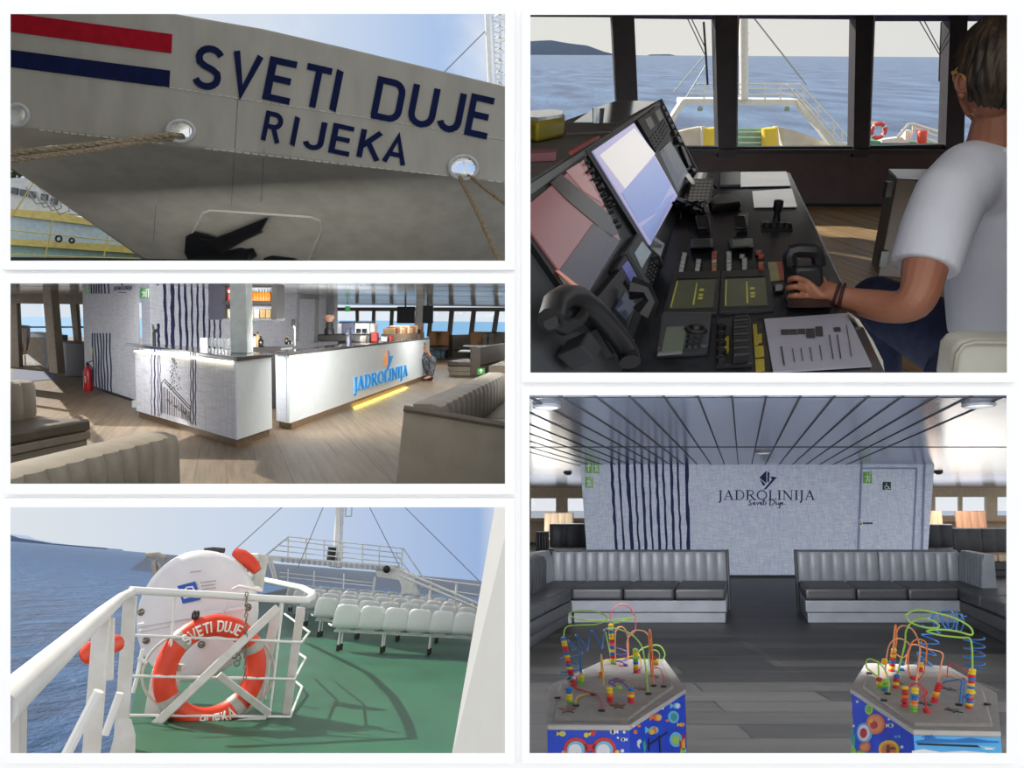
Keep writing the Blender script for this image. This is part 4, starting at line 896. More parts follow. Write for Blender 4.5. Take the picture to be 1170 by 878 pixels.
for a0_, a1_ in ((150, 218), (318, 398)):
    m = MB(); m.tube([bpnt(math.radians(a0_ + (a1_ - a0_) * i / 10), R_ + r_ * (1.0 + .9 * math.sin(math.pi * i / 10)), .0) for i in range(11)], .014, 6)
    build('grab_line', m, mat('grey grab line', (196, 192, 184), .8), t)
m = MB()
for dx in (0, 12): m.ring(fz(445 + dx, 315, .1), .035, .012, (1, 0, 0), 16, 6)
build('hanger', m, mat('black strap', (36, 34, 34), .6), t)
# chain and small hooks
m = MB(); mCh = mat('tarnished chain', (128, 120, 108), .5, metal=.6)
t = thing('safety_chain', SD, fz(645, 570), 'hanging steel chain in front of the lifebuoy', 'chain')
for k in range(17):
    q = fz(648 - k * .4, 235 + k * 20, -.06); ax = (1, 0, 0) if k % 2 else (0, 1, 0)
    m = MB(); e = V((0, 0, .022)); w = V((.013, 0, 0)) if not k % 2 else V((0, .013, 0))
    m.tube([q + e + w * .5, q + e * .6 + w, q - e * .6 + w, q - e + w * .5, q - e - w * .5, q - e * .6 - w, q + e * .6 - w, q + e - w * .5], .0055, 6, True); build('link', m, mCh, t)
m = MB()
for dx, dy in ((-40, 470), (-25, 480), (-30, 500)): m.ring(fz(640 + dx, dy, -.05), .03, .008, (.3, 1, 0), 14, 6)
m.tube([fz(640, 440, -.05), fz(612, 470, -.05)], .008, 6); build('shackle', m, mCh, t)
# raft canister
cc = fb(222, 703, 1.15); rx = (fb(288, 703, 1.15) - cc).length; ry = (fb(222, 629, 1.15) - cc).length
t = thing('raft_canister', SD, cc - V((0, 0, ry)), 'big white drum of a life raft behind the guard basket', 'life raft')
mDrum = mat('white fibreglass drum', (216, 216, 219), .4, c2=(208, 208, 212), scale=3)
dp = V((_d.x * 0 + .12, 1, 0)).normalized()
def dpt(a, s, d): return cc + V((rx * s * math.cos(a), 0, ry * s * math.sin(a))) + dp * d
m = MB(); n = 48; rings = [(.0, -.10), (.5, -.085), (.85, -.05), (.97, -.02), (1.0, .03), (1.0, .1), (.93, .26), (.6, .3)]
vs, fs = [], []
for s_, d_ in rings:
    for k in range(n): vs.append(dpt(2 * math.pi * k / n, max(s_, .001), d_))
for i in range(len(rings) - 1):
    for k in range(n): fs.append([i * n + k, i * n + (k + 1) % n, (i + 1) * n + (k + 1) % n, (i + 1) * n + k])
fs.append([(len(rings) - 1) * n + k for k in range(n)]); m.add(vs, fs); build('shell', m, mDrum, t, smooth=50)
m = MB(); fd = lambda x, y, o=0: SD.pl(*Z3(x, y), cc - dp * .105, dp) - dp * o
m.hexa([fd(*q, 0) for q in ((230, 348), (640, 280), (660, 290), (235, 362))], [fd(*q, .03) for q in ((230, 348), (640, 280), (660, 290), (235, 362))]); m.hexa([fd(*q, 0) for q in ((235, 372), (350, 352), (350, 360), (238, 380))], [fd(*q, .02) for q in ((235, 372), (350, 352), (350, 360), (238, 380))]); build('flange', m, mDrum, t, bevel=.006)
m = MB(); q = [(380, 200), (450, 183), (467, 222), (400, 270)]; q = [(381, 203), (450, 185), (470, 255), (402, 271)]; m.hexa([fd(*p, .0) for p in q], [fd(*p, .006) for p in q]); lb = build('sticker', m, mat('blue sticker', (22, 84, 176), .4), t, label='blue sticker with a white raft symbol')
m = MB()
for s in ([(405, 225), (418, 208), (440, 205), (448, 222), (405, 232)], [(403, 240), (455, 230)], [(406, 250), (430, 244), (456, 246)]): m.stroke(s, 5, lambda x, y, o: fd(x, y, o), .006, .009)
build('raft_symbol', m, mWh, lb)
m = MB()
for i, (x, y, l) in enumerate(((470, 190, 55), (474, 203, 48), (478, 216, 52), (430, 150, 40))):
    for k in range(0, l, 9): m.stroke([(x + k, y - k * .13), (x + k + 6, y - k * .13 - .8)], 4, lambda a, b, o: fd(a, b, o), 0, .004)
build('instruction_print', m, mat('grey print', (150, 146, 142), .6), t)
for x, y in ((243, 303), (262, 412), (475, 428), (655, 285)): m = MB(); m.ring(fd(x, y, .01), .03, .012, (0, 1, 0), 14, 6); m.tube([fd(x - 8, y + 3, .02), fd(x + 12, y - 2, .02)], .012, 6); build('bolt_eye', m, mCh, t)
m = MB(); m.tube([fd(600, 215, .04), fd(628, 203, .06), fd(660, 210, .04), fd(710, 222, .02)], .016, 8); m.tube([fd(560, 310, .03), fd(572, 280, .05), fd(575, 230, .03)], .009, 6); build('lashing', m, mShip, t)
m = MB(); pts = [dpt(math.radians(a), 1.06, .3) for a in (74, 66, 58, 50, 44)]; m.tube(pts, [.05, .075, .08, .075, .05], 10); build('strap_end', m, mOr_, t, label='orange cover on top of the drum')
m = MB(); pts = [dpt(math.radians(a), 1.03, .3) for a in (104, 95, 84)]; m.tube(pts, .03, 8); build('strap', m, mat('dark webbing', (52, 52, 54), .7), t)
m = MB()
p0 = SD.y(176, 641, 9.5); 
m.bar(p0, p0 + V((.05, 0, -.16)), .05, .05); m.tube([p0 + V((-.1, 0, .05)), p0 + V((.04, 0, .07)), p0 + V((.13, 0, .03))], .035, 8); m.tube([p0 + V((.05, 0, -.02)), p0 + V((.12, 0, -.12))], .025, 6)
build('cleat', m, mat('worn grey steel', (150, 146, 140), .5, metal=.4), t)
# cradle posts and gate behind the drum
t = thing('raft_cradle', SD, SD.z(300, 740, 0), 'white cradle posts with short top pipe behind the raft drum', 'frame')
flat_post(t, (299, 634), (292, 676), 10.5, .15, .12, 'post'); flat_post(t, (275, 636), (276, 655), 10.5, .12, .06, 'post')
rod(t, 'pipe', [(274, 637), (295, 637)], .05, 10.4); rod(t, 'rail_stub', [(278, 657), (287, 661)], .05, 10.4); rod(t, 'rail_stub', [(279, 672), (300, 674)], .03, 10.3)
m = MB(); m.tube([SD.y(288, 645, 10.6), SD.y(286, 655, 10.6), SD.y(290, 668, 10.6)], .025, 6); build('brace', m, mShip, t)
m = MB(); q = SD.z(170, 817, 0.02); m.prism([q + V(e) for e in ((-.05, 0, 0), (.2, 0, 0), (.2, .12, 0), (-.05, .12, 0))], (0, 0, .42)); m.prism([q + V(e) for e in ((-.05, .02, .42), (.24, .02, .42), (.24, .1, .42), (-.05, .1, .42))], (0, 0, .06)); build('foot', m, mRust, t, bevel=.01)
# seats ------------------------------------------------------------------
mSeat = mat('white seat plastic', (246, 246, 247), .35, c2=(242, 242, 243), scale=3); mLegs = mat('white leg tube', (220, 220, 218), .4); mFoot = mat('black foot', (24, 26, 26), .5)
A_, B_ = SD.z(377, 744.5, 0), SD.z(492, 749.5, 0); rowd = (B_ - A_); rowd.z = 0; rowd.normalize(); dpD = V((rowd.y * -1, rowd.x, 0))
dD = SD.d(430, 653); dpD = V((dD.x / dD.y * .55, 1, 0)).normalized()
def make_seat():
    t = thing('deck_seat', SD, (0, 0, 0), 'seat', 'seat')
    prof = [(.44, .415, .43), (.38, .445, .475), (.25, .435, .48), (.1, .42, .48), (.02, .44, .48), (-.03, .52, .478), (-.06, .62, .465), (-.09, .74, .445), (-.115, .83, .41), (-.122, .865, .36), (-.124, .885, .26)]
    nw = 9; vs, fs = [], []
    for y, z, w in prof:
        for k in range(nw):
            s = k / (nw - 1) * 2 - 1; e = abs(s) ** 3
            vs.append(V((s * w * .555, y + e * (.035 if z > .5 else 0), z + e * (.03 if z < .5 else 0))))
    for i in range(len(prof) - 1):
        for k in range(nw - 1): fs.append([i * nw + k, i * nw + k + 1, (i + 1) * nw + k + 1, (i + 1) * nw + k])
    m = MB(); m.add(vs, fs); o = build('seat_shell', m, mSeat, t, smooth=60); md = o.modifiers.new('t', 'SOLIDIFY'); md.thickness = .016
    m = MB(); m.box(-.12, .12, .1, .3, .39, .425); build('seat_bracket', m, mLegs, t)
    return t
seat0 = make_seat(); first = [True]; seats_n = 0
rowang = math.atan2(rowd.y, rowd.x)
rows = [(0, 397, 7), (2.75, 372, 9), (5.7, 353, 10), (8.8, 342, 11), (12.0, 333, 11)]
names = ['nearest', 'second', 'third', 'fourth', 'farthest']; ordn = ['leftmost', 'second', 'third', 'fourth', 'fifth', 'sixth', 'seventh', 'eighth', 'ninth', 'tenth', 'eleventh', 'twelfth']
for ri, (dy, px0, n) in enumerate(rows):
    o = A_ + dpD * dy; o = SD.y(px0, 700, o.y + .1); o.z = 0
    bt = thing('seat_beam', SD, o + rowd * .5 * (n - 1) * .5, 'steel beam with black footed legs under the %s row of white deck seats' % names[ri], 'seat frame', 'seat row frames')
    m = MB(); m.bar(o + rowd * -.25 + V((0, .2, .37)), o + rowd * (.49 * (n - 1) + .25) + V((0, .2, .37)), .06, .05); build('beam', m, mLegs, bt)
    for k in [-.02] + [2.0 * j + 1.75 for j in range((n - 1) // 2)]:
        for dv in (.06, .36):
            q = o + rowd * (.49 * k - .1 + (0 if dv < .2 else -.0)) + V((0, dv, 0)); m = MB(); m.tube([q + V((0, 0, .1)), q + V((.0, 0, .37))], .016, 8); lg = build('leg', m, mLegs, bt)
            m = MB(); m.tube([q, q + V((0, 0, .12))], .034, 8); build('foot', m, mFoot, lg)
    for k in range(n):
        b = o + rowd * .49 * k; lab = 'white plastic deck seat, %s in the %s row' % (ordn[k] if k else 'leftmost', names[ri])
        if first[0]:
            first[0] = False; seat0.matrix_world = SD.M @ MX.Translation(b) @ MX.Rotation(rowang, 4, 'Z'); seat0['_b'] = list(b); seat0['label'] = lab; seat0['group'] = 'white seats on the green deck'
        else: dup(seat0, SD, b, rowang, 1, lab, 'white seats on the green deck')
# gantry with mast at the bow ------------------------------------------------
Z2 = lambda x, y: (270 + x * .2479, 575 + y * .2479)
YG = 26
def gz(x, y, d=0): return SD.y(*Z2(x, y), YG + d)
t = thing('bow_gantry', SD, gz(440, 420), 'white railed gantry platform spanning the bow beyond the seats', 'gantry')
m = MB(); q = [(136, 240), (730, 288), (742, 320), (140, 264)]; m.prism([gz(*p) for p in q], (0, 1.2, 0)); build('platform', m, mShip, t)
m = MB()
for k in range(20): x = 205 + k * 24.5; m.prism([gz(x, 252 + (x - 200) * .082, -.05), gz(x + 12, 253 + (x - 200) * .082, -.05), gz(x + 12, 274 + (x - 200) * .082, -.05), gz(x, 273 + (x - 200) * .082, -.05)], (0, .06, 0))
build('web_openings', m, mat('pale shadow gap', (170, 178, 190), .6), t)
def gr(name, pts, r, mt=None):
    mb = MB(); mb.tube([gz(*p) for p in pts], r * .76, 6); build(name, mb, mt or mShip, t)
mGal = mat('galvanised rail', (206, 212, 218), .45)
for k, (l, r) in enumerate((((240, 155), (770, 210)), ((222, 172), (765, 232)), ((200, 196), (760, 255)), ((172, 218), (760, 278)))): gr('rail', [l, r], .028, mGal)
gr('rail', [(136, 242), (240, 155)], .04, mGal); gr('rail', [(770, 210), (862, 345)], .035, mGal); gr('rail', [(735, 232), (820, 350)], .03, mGal)
for x in (240, 322, 405, 490, 582, 660, 765): gr('rail_post', [(x, 155 + (x - 240) * .104), (x - 2, 248 + (x - 140) * .08)], .03, mShip)
m = MB(); q = [(640, 305), (750, 300), (800, 330), (838, 418), (772, 414), (750, 355), (650, 340)]; m.prism([gz(*p) for p in q], (0, .5, 0)); build('support_leg', m, mShip, t)
for a, b in (((145, 250), (178, 365)), ((158, 252), (190, 362))): gr('support_strut', [a, b], .05, mShip)
gr('support_strut', [(640, 340), (628, 430)], .05)
m = MB(); m.ball(gz(693, 306, -.2), .12); build('lamp_head', m, mFoot, t)
mt_ = thing('signal_mast', SD, gz(460, 285), 'tall white mast with ladder standing on the bow gantry', 'mast')
m = MB(); m.tube([gz(462, 285, .8), gz(466, 150, .8), gz(474, 0, .8)], [.13, .115, .1], 12); build('pole', m, mShip, mt_)
m = MB(); m.tube([gz(480, 275, .4), gz(494, 0, .4)], .03, 6); m.tube([gz(470, 275, .4), gz(482, 0, .4)], .03, 6)
for k in range(18): m.tube([gz(471 + k * .6, 270 - k * 15, .4), gz(481 + k * .7, 271 - k * 15, .4)], .02, 5)
build('ladder', m, mGal, mt_)
m = MB(); m.lathe(gz(437, 244, .4), [(.14, -.28), (.14, -.03), (.1, 0), (.14, .03), (.14, .28)], 12); build('navigation_lamp', m, mFoot, mt_)
m = MB(); m.bar(gz(440, 270, .8), gz(485, 275, .8), .35, .35); build('mast_foot', m, mat('mast step grey', (158, 158, 150), .5), mt_)
m = MB(); m.tube([gz(500, 60, .8), gz(530, 62, .8), gz(532, 20, .8)], .03, 6); m.tube([gz(505, 0, .8), gz(503, 60, .8)], .03, 6); m.mi = 0; build('bracket', m, mGal, mt_)
mWire = mat('dark stay wire', (134, 142, 158), .5)
for a, b, lab in (((215, 15), (2, 208), 'stay wire left of the mast, farthest left above the drum'), ((402, 15), (282, 302), 'stay wire just left of the signal mast'), ((612, 15), (752, 292), 'stay wire just right of the signal mast'), ((772, 15), (1120, 360), 'stay wire running down to the white bulkhead')):
    m = MB(); m.tube([gz(*a, -.5), gz(*b, -.5)], .014, 5); build('stay_wire', m, mWire, st=SD, label=lab, cat='wire', group='mast stays')
# side rail at the right, low rails at the bow
t = thing('bow_rail', SD, SD.y(520, 700, 24), 'white rail sloping down at the right behind the seats', 'railing')
def br(name, pts, r, d=-6):
    mb = MB(); mb.tube([gz(*p, d * .5) for p in pts], r * .85, 6); build(name, mb, mShip, t)
br('rail', [(755, 310), (1125, 470)], .055); br('rail', [(755, 335), (1125, 492)], .055); br('rail', [(858, 345), (1125, 381)], .022); br('rail', [(850, 385), (1125, 425)], .018)
for x, a, b in ((820, 325, 400), (897, 360, 450), (1015, 372, 476), (773, 300, 420)): br('rail_post', [(x, a), (x - 8, b)], .045)
t = thing('bow_chain_rail', SD, SD.y(350, 680, 27), 'low thin wire rail across the bow behind the seats', 'railing')
for y0, y1 in ((325, 385), (345, 400)):
    m = MB(); m.tube([gz(200, y0 - 5, -.2), gz(640, y1 - 15, -.2)], .015, 5); build('rail', m, mShip, t)
for x in (240, 360, 497): m = MB(); m.tube([gz(x, 300 + (x - 200) * .08, -.2), gz(x - 4, 395, -.2)], .02, 5); build('rail_post', m, mShip, t)
# ================================================================ the bar saloon (middle left)
SR = Stage((12, 361), (577, 367.5), 1.56, k=2.6)
def zq(x0): return lambda x, y: (x0 + x * .13675, 322 + y * .13675)
qa, qb, qc, qd = zq(10), zq(160), zq(300), zq(430)
mFloorR = mat('brown wood floor', (92, 84, 76), .45, c2=(80, 72, 64), scale=2)
plank_nodes(mFloorR, (100, 84, 66), (80, 68, 54), (128, 108, 82), 2.6, .3, .006, rot=math.radians(70), streak=(.5, 9, 1))
m = MB(); level(m, SR, [(-12, 566), (590, 566), (590, 392), (-12, 384)], 0, -.02)
build('floor_bar', m, mFloorR, st=SR, base=(0, 0, 0), kind='structure', smooth=0)
mCeilR = mat('glossy ceiling boards', (222, 223, 224), .14, c2=(214, 215, 216), metal=.35, scale=3)
YB = 36
a, b = SR.y(-12, 310, 14).x, SR.y(590, 310, 14).x
m = MB(); z_ = 2.22
m.prism([SR.y(-12, 330, 13.2) * 1 + V((0, 0, 0)), SR.y(589, 330, 13.2), SR.y(589, 330, YB + .2), SR.y(-12, 330, YB + .2)], (0, 0, .06))
for i in range(8): m.v[i].z = z_ + (.06 if i >= 4 else 0)
q = [(-6.9, 10.6), (.03, 10.6), (.04, 13.2), (-6.9, 13.2)]; m.prism([(x, y, z_) for x, y in q], (0, 0, .06))
build('ceiling_bar', m, mCeilR, st=SR, base=(0, 0, z_), kind='structure', smooth=0)
m = MB(); m.prism([(x, y, z_ + .07) for x, y in ((-6.9, 10.6), (.03, 10.6), (SR.y(589, 330, YB).x, YB), (SR.y(-12, 330, YB).x, YB), (SR.y(-12, 330, 13.2).x, 13.2), (-6.9, 13.2))], (0, 0, .05)); build('roof_bar', m, mat('dark roof felt', (44, 45, 47), .9), st=SR, kind='structure', smooth=0)  # unseen dark slab added to stop sunlight bouncing up onto the hull
mJ = mat('dark ceiling joint', (60, 62, 64), .6)
m = MB()
for yy in (15.2, 17.6, 21.0, 26.5): m.bar(V((SR.y(-10, 340, yy).x, yy, z_ - .004)), V((SR.y(588, 340, yy).x, yy, z_ - .004)), .02, .003)
build('trim_8', m, mJ, st=SR, kind='structure', smooth=0)
# unseen wall added at the left: blocks the sun, gaps shape a floor patch
m = MB()
def lw(y0, y1, z0, z1): m.hexa([(SR.y(-14, 361, y).x - d, y, z0) for y, d in ((y0, 0), (y1, 0), (y1, .1), (y0, .1))], [(SR.y(-14, 361, y).x - d, y, z1) for y, d in ((y0, 0), (y1, 0), (y1, .1), (y0, .1))])
lw(6.9, 9.4, 0, 7); lw(9.4, 18, 0, .35); lw(9.4, 14.5, 2.1, 2.2); lw(14.5, 18, 2.15, 7); lw(16.5, 18, .35, 2.15)
for y in (11.6, 13.0, 14.6): lw(y, y + .25, .35, 2.15)
build('wall_left_bar', m, mat('dark outer wall', (70, 72, 74), .8), st=SR, kind='structure', smooth=0)
m = MB(); m.hexa([(SR.y(589.6, 367, y).x + d, y, 0) for y, d in ((4, 0), (YB, 0), (YB, .05), (4, .05))], [(SR.y(589.6, 367, y).x + d, y, 2.22) for y, d in ((4, 0), (YB, 0), (YB, .05), (4, .05))])
build('wall_right_bar', m, mPlain, st=SR, kind='structure', smooth=0)
# window wall: slanted mullions
mBeige = mat('beige wall', (150, 138, 122), .6, c2=(140, 128, 112)); mGreyF = mat('grey mullion', (122, 118, 112), .5)
def wl(mb, pts, y=YB, th=.2): mb.prism([SR.y(*p, y) for p in pts], (0, th, 0))
m = MB()
wl(m, [qc(600, 215), qd(1175, 215), qd(1175, 250), qc(600, 245)]); wl(m, [qc(560, 480), qd(1175, 452), qd(1175, 700), qc(560, 600)])
for x0, x1, x2, x3 in ((775, 800, 800, 780), (915, 940, 935, 905), (1065, 1095, 1080, 1055)): wl(m, [qc(x0, 240), qc(x1, 240), qc(x2, 480), qc(x3, 480)])
for x0, x1, x2, x3 in ((440, 475, 455, 420), (610, 650, 628, 590), (795, 835, 810, 768), (990, 1030, 1000, 955)): wl(m, [qd(x0, 240), qd(x1, 240), qd(x2, 460), qd(x3, 460)])
build('wall_back_bar', m, mGreyF, st=SR, kind='structure', smooth=0)
m = MB(); wl(m, [(-8, 326), (100, 326), (100, 348), (-8, 346.5)], 24); wl(m, [(-8, 326), (18, 326), (22, 420), (-8, 420)], 24)
for p in ([qa(510, 180), qa(560, 180), qa(585, 520), qa(545, 520)],): wl(m, p, 24)
wl(m, [qa(180, 465), qa(300, 480), qa(330, 735), qa(150, 600)], 23.6); wl(m, [qa(330, 490), qa(700, 505), qa(700, 820), qa(330, 780)], 24)
build('wall_side_bar', m, mBeige, st=SR, kind='structure', smooth=0)
m = MB(); 
for x0, x1, y in ((60, 650, 380),): m.bar(SR.y(*qa(x0, y), 24.3), SR.y(*qa(x1, y), 24.3), .05, .05)
build('trim_9', m, mat('window bar', (92, 100, 112), .5), st=SR, kind='structure')
for k, (p, y) in enumerate((([qa(60, 180), qa(270, 185), qa(295, 475), qa(100, 470)], 24.1), ([qa(355, 190), qa(515, 195), qa(545, 510), qa(385, 500)], 24.1), ([qa(560, 200), qa(630, 200), qa(650, 510), qa(585, 510)], 24.1), ([qd(475, 250), qd(608, 250), qd(590, 440), qd(455, 440)], YB + .1), ([qd(650, 250), qd(792, 250), qd(768, 440), qd(628, 440)], YB + .1), ([qd(835, 250), qd(988, 250), qd(955, 440), qd(810, 440)], YB + .1))):
    m = MB(); wl(m, p, y, .012); build('window_%d' % (k + 6), m, mPane, st=SR, kind='structure', smooth=0)
m = MB(); wl(m, [qa(0, 735), qa(0, 840), qa(420, 815), qa(325, 735)], 15.8, .02)
mSeaR = mat('bright sea', (64, 130, 176), .35, c2=(86, 152, 192), scale=.1)
m = MB(); p = [SR.z(x, y, -8) for x, y in ((-10, 405), (585, 405), (585, 368.3), (-10, 361.6))]; m.prism(p, (0, 0, -1)); build('sea', m, mSeaR, st=SR, label='light blue sea beyond the bar windows', cat='sea', kind='stuff', smooth=0)
# wall blocks
mLin2 = linen('pale linen panel', (232, 234, 242), (206, 209, 222)); mSteelB = mat('black base', (24, 23, 23), .5)
W0, W1 = SR.z(106.5, 443.5, 0), SR.z(161, 461.5, 0); W1.x += .0
def w1(x, y, o=0):
    n = (W1 - W0).cross(V((0, 0, 1))).normalized(); n = n if n.y < 0 else -n
    return SR.pl(x, y, W0, n) + n * o
m = MB(); ext = V((-.55, 1.2, 0))
Wl = SR.y(97.5, 440, W0.y + .6); Wl.z = 0
m.hexa([W0, W1, W1 + ext, W0 + ext], [q + V((0, 0, z_ + .04)) for q in (W0, W1, W1 + ext, W0 + ext)])
m.hexa([Wl, W0, W0 + ext, Wl + ext], [q + V((0, 0, z_ + .04)) for q in (Wl, W0, W0 + ext, Wl + ext)])
m.mi = 1
for k, x in enumerate((700, 722, 745, 768, 790, 815, 845)):
    for y0, y1 in ((430, 880), (0, 105)):
        pts = [(qa(x + (y - 430) * .03 + 3 * math.sin(y * .02 + k), y)) for y in range(y0, y1 + 1, 25)]
        if y0: pts.append((qa(x + 22, 1010)[0], 458.5 + k * .3 - 5))
        m.stroke(pts, 1.25, w1, .002, .008)
build('wall_linen_bar', m, [mLin2, mInk], st=SR, kind='structure', smooth=0)
m = MB(); m.hexa([w1(106.5, 443.5, .02), w1(161, 461.5, .02), w1(161, 459, .02), w1(106.5, 441, .02)], [w1(106.5, 443.5, .0), w1(161, 461.5, .0), w1(161, 459, .0), w1(106.5, 441, .0)]); build('baseboard_bar', m, mSteelB, st=SR, kind='structure', smooth=0)
t = thing('wall_logo', SR, w1(139, 334, .01), 'small dark painted name and emblem high on the linen wall beside the bar', 'sign')
m = MB(); tw = serif_width('JADROLINIJA'); serif_text(m, 'JADROLINIJA', lambda u, v, o: w1(*qa(878 + u / tw * 155, 72 - v * 30 - u / tw * 8), o), .002, .008); build('name_lettering', m, mInk, t)
m = MB(); emblem(m, lambda u, v, o: w1(*qa(950 + u * 14, 36 - v * 30), o), .002, .008); m.bar(w1(*qa(920, 88), .004), w1(*qa(980, 92), .004), .03, .01); build('emblem', m, mInk, t)
sign(SR, w1, 97.8, 323, 102.5, 336, mGreen, ARR, 'safety_sign', 'pale green sign above the stripes at the left corner of the linen wall')
sign(SR, w1, 103, 397, 106, 409, mat('pale yellow sign', (206, 212, 140), .5), None, 'notice_card', 'small pale notice above the fire extinguisher', 'notice')
# wall behind the counter
K0 = SR.z(158, 455, 0); K0.y += .6; K1 = SR.y(386, 400, 24.0); K1.z = 0
NK = (K1 - K0).cross(V((0, 0, 1))).normalized(); NK = NK if NK.y < 0 else -NK
def wk(x, y, o=0): return SR.pl(x, y, K0, NK) + NK * o
m = MB(); e = -NK * .2; m.hexa([K0, K1, K1 + e, K0 + e], [q + V((0, 0, z_ + .04)) for q in (K0, K1, K1 + e, K0 + e)])
m.mi = 1
for x, x2, y0, y1, w in ((200, 222, -10, 540, 3), (268, 272, -10, 550, 4), (322, 340, -10, 560, 2.4), (372, 395, -10, 570, 2.6), (430, 436, -10, 575, 1.8), (478, 480, -10, 580, 2), (530, 534, -10, 575, 2.2), (576, 578, -10, 585, 1.6), (620, 622, 318, 590, 1.6), (668, 670, 318, 600, 1.6), (150, 154, 350, 530, 2.6), (140, 143, -5, 30, 2.6)):
    n = 12; pts = [qb(x + (x2 - x) * i / n + 2.5 * math.sin(i * 1.3 + x), y0 + (y1 - y0) * i / n) for i in range(n + 1)]
    m.stroke(pts, [w * (1 + .15 * math.sin(i * 2.1 + x)) for i in range(n + 1)], wk, .002, .01)
build('wall_behind_bar', m, [mLin2, mInk], st=SR, kind='structure', smooth=0)
t = build('door_2', (lambda m: (m.hexa([wk(*qc(*p), .0) for p in ((288, 500), (438, 500), (440, 135), (290, 132))], [wk(*qc(*p), .02) for p in ((288, 500), (438, 500), (440, 135), (290, 132))]), m)[1])(MB()), mLin2, st=SR, kind='structure', smooth=0)
m = MB()
for a, b, w in (((292, 128), (455, 133), .1), ((445, 130), (440, 510), .18), ((290, 130), (286, 500), .03)): m.bar(wk(*qc(*a), .03), wk(*qc(*b), .03), w, .05, NK)
build('door_frame', m, mat('grey door frame', (170, 172, 178), .5), t)
m = MB()
for x in (522, 545, 562): m.tube([wk(*qc(x, 60), .1), wk(*qc(x - 4, 480), .1)], .035, 8)
build('trim_10', m, mat('grey pipe', (150, 152, 160), .5), st=SR, kind='structure')
mSG = mat('bright sign green', (60, 150, 62), .5)
sign(SR, w1, *qb(5, 55), *qb(80, 138), mSG, RUN, 'exit_sign', 'green running figure sign between the linen wall and the painted stripes', grp='green signs in the bar')
sign(SR, wk, *qc(112, 118), *qc(155, 230), mSG, RUN, 'exit_sign', 'green sign right of the hanging bottle shelf', grp='green signs in the bar')
sign(SR, wk, *qc(560, 190), *qc(600, 240), mGreen, RUN, 'exit_sign', 'small pale green sign beside the grey pipes', grp='green signs in the bar')
o = sign(SR, lambda x, y, q=0: SR.y(x, y, 28 - q), *qc(690, 205), *qc(732, 250), mat('lit exit green', (50, 200, 90), .5, emit=(40, 200, 90), estr=.5), RUN, 'exit_sign', 'lit green exit sign hanging over the coffee machine', grp='green signs in the bar', th=.06)
m = MB(); p = SR.y(*qc(711, 190), 28); m.bar(p, V((p.x, p.y, z_)), .02, .02, (0, 1, 0)); build('sign_hanger', m, mJ, o)
# left counter
mCtop = mat('dark stone top', (52, 46, 46), .12, c2=(40, 36, 36), scale=8, coat=.3); mCw = mat('white counter laminate', (226, 234, 236), .35, c2=(222, 230, 232)); mPl = mat('wooden plinth', (128, 104, 76), .5, c2=(108, 86, 62), stretch=(1, 1, 10))
C0, C1, C2 = SR.z(271.5, 502.7, .1), SR.z(157, 469.5, .1), SR.z(311, 489.5, .1)
up = V((0, 0, 1)); C3 = C1 + (C2 - C0) * 1.0
t = thing('bar_counter', SR, C0 * V((1, 1, 0)) if False else V((C0.x, C0.y, 0)), 'linen covered bar counter with a church tower drawing and stone top', 'bar counter')
zt = 1.1
m = MB(); m.hexa([C0, C2, C3, C1], [V((q.x, q.y, zt - .05)) for q in (C0, C2, C3, C1)]); build('white_panel', m, mCw, t, smooth=0)
NL = (C1 - C0).cross(up).normalized(); NL = NL if NL.y < 0 else -NL
def cl(x, y, o=0): return SR.pl(x, y, C0, NL) + NL * o
m = MB(); m.hexa([cl(271.5, 502.7, 0), cl(157, 469.5, 0), V((cl(157, 469.5).x, cl(157, 469.5).y, zt - .05)), V((C0.x, C0.y, zt - .05))], [cl(271.5, 502.7, .015), cl(157, 469.5, .015), V((cl(157, 469.5).x, cl(157, 469.5).y, zt - .05)) + NL * .015, V((C0.x, C0.y, zt - .05)) + NL * .015])
lp = build('linen_panel', m, mLin2, t, smooth=0)
Z3C = lambda x, y: (x * .3018, 305 + y * .3018)
clz = lambda x, y, o=0: cl(*Z3C(x, y), o)
m = MB()
for x, w in ((578, 1.6), (590, 4), (603, 2.6), (611, 1.6), (727, 2.4), (736, 3.6), (745, 2.6)):
    y0 = 306 + (x - 578) * .12; y1 = 560 + (x - 578) * .24
    m.stroke([(x + 1.6 * math.sin(k * 2.2 + x), y0 + (y1 - y0) * k / 10) for k in range(11)], w, clz, .0155, .019)
build('drawn_stripe', m, mInk, lp)
m = MB(); rn = random.Random(3); mSk = mat('charcoal drawing', (74, 72, 76), .8, c2=(96, 94, 98))
for k in range(34):                                        # tower tiers
    y = 342 + k * 3.7; w = 6 + k * .62; cx = 661 + k * .25
    for j in range(3): x = cx + rn.uniform(-w, w); m.stroke([(x, y), (x + rn.uniform(-3, 3), y + rn.uniform(2, 6))], 1.5, clz, .0155, .019)
m.stroke([(616, 560), (616, 440), (628, 426), (726, 530), (726, 590)], 2.4, clz, .0155, .019); m.stroke([(628, 436), (724, 540)], 3.4, clz, .0155, .019)
for k in range(16):
    x = 618 + k * 6.8; y0 = 446 + max(0, k - 2) * 7; m.stroke([(x, y0 + 10), (x + 1, 553 + k * 2)], rn.choice([1.2, 2.2, 3.2]), clz, .0155, .019)
for k in range(8): x = 640 + k * 11; m.stroke(arc(x, 500 + k * 8, 4, 12, 180, 0, 6), 1.6, clz, .0155, .019)
build('tower_drawing', m, mSk, lp, label='charcoal drawing of a church tower')
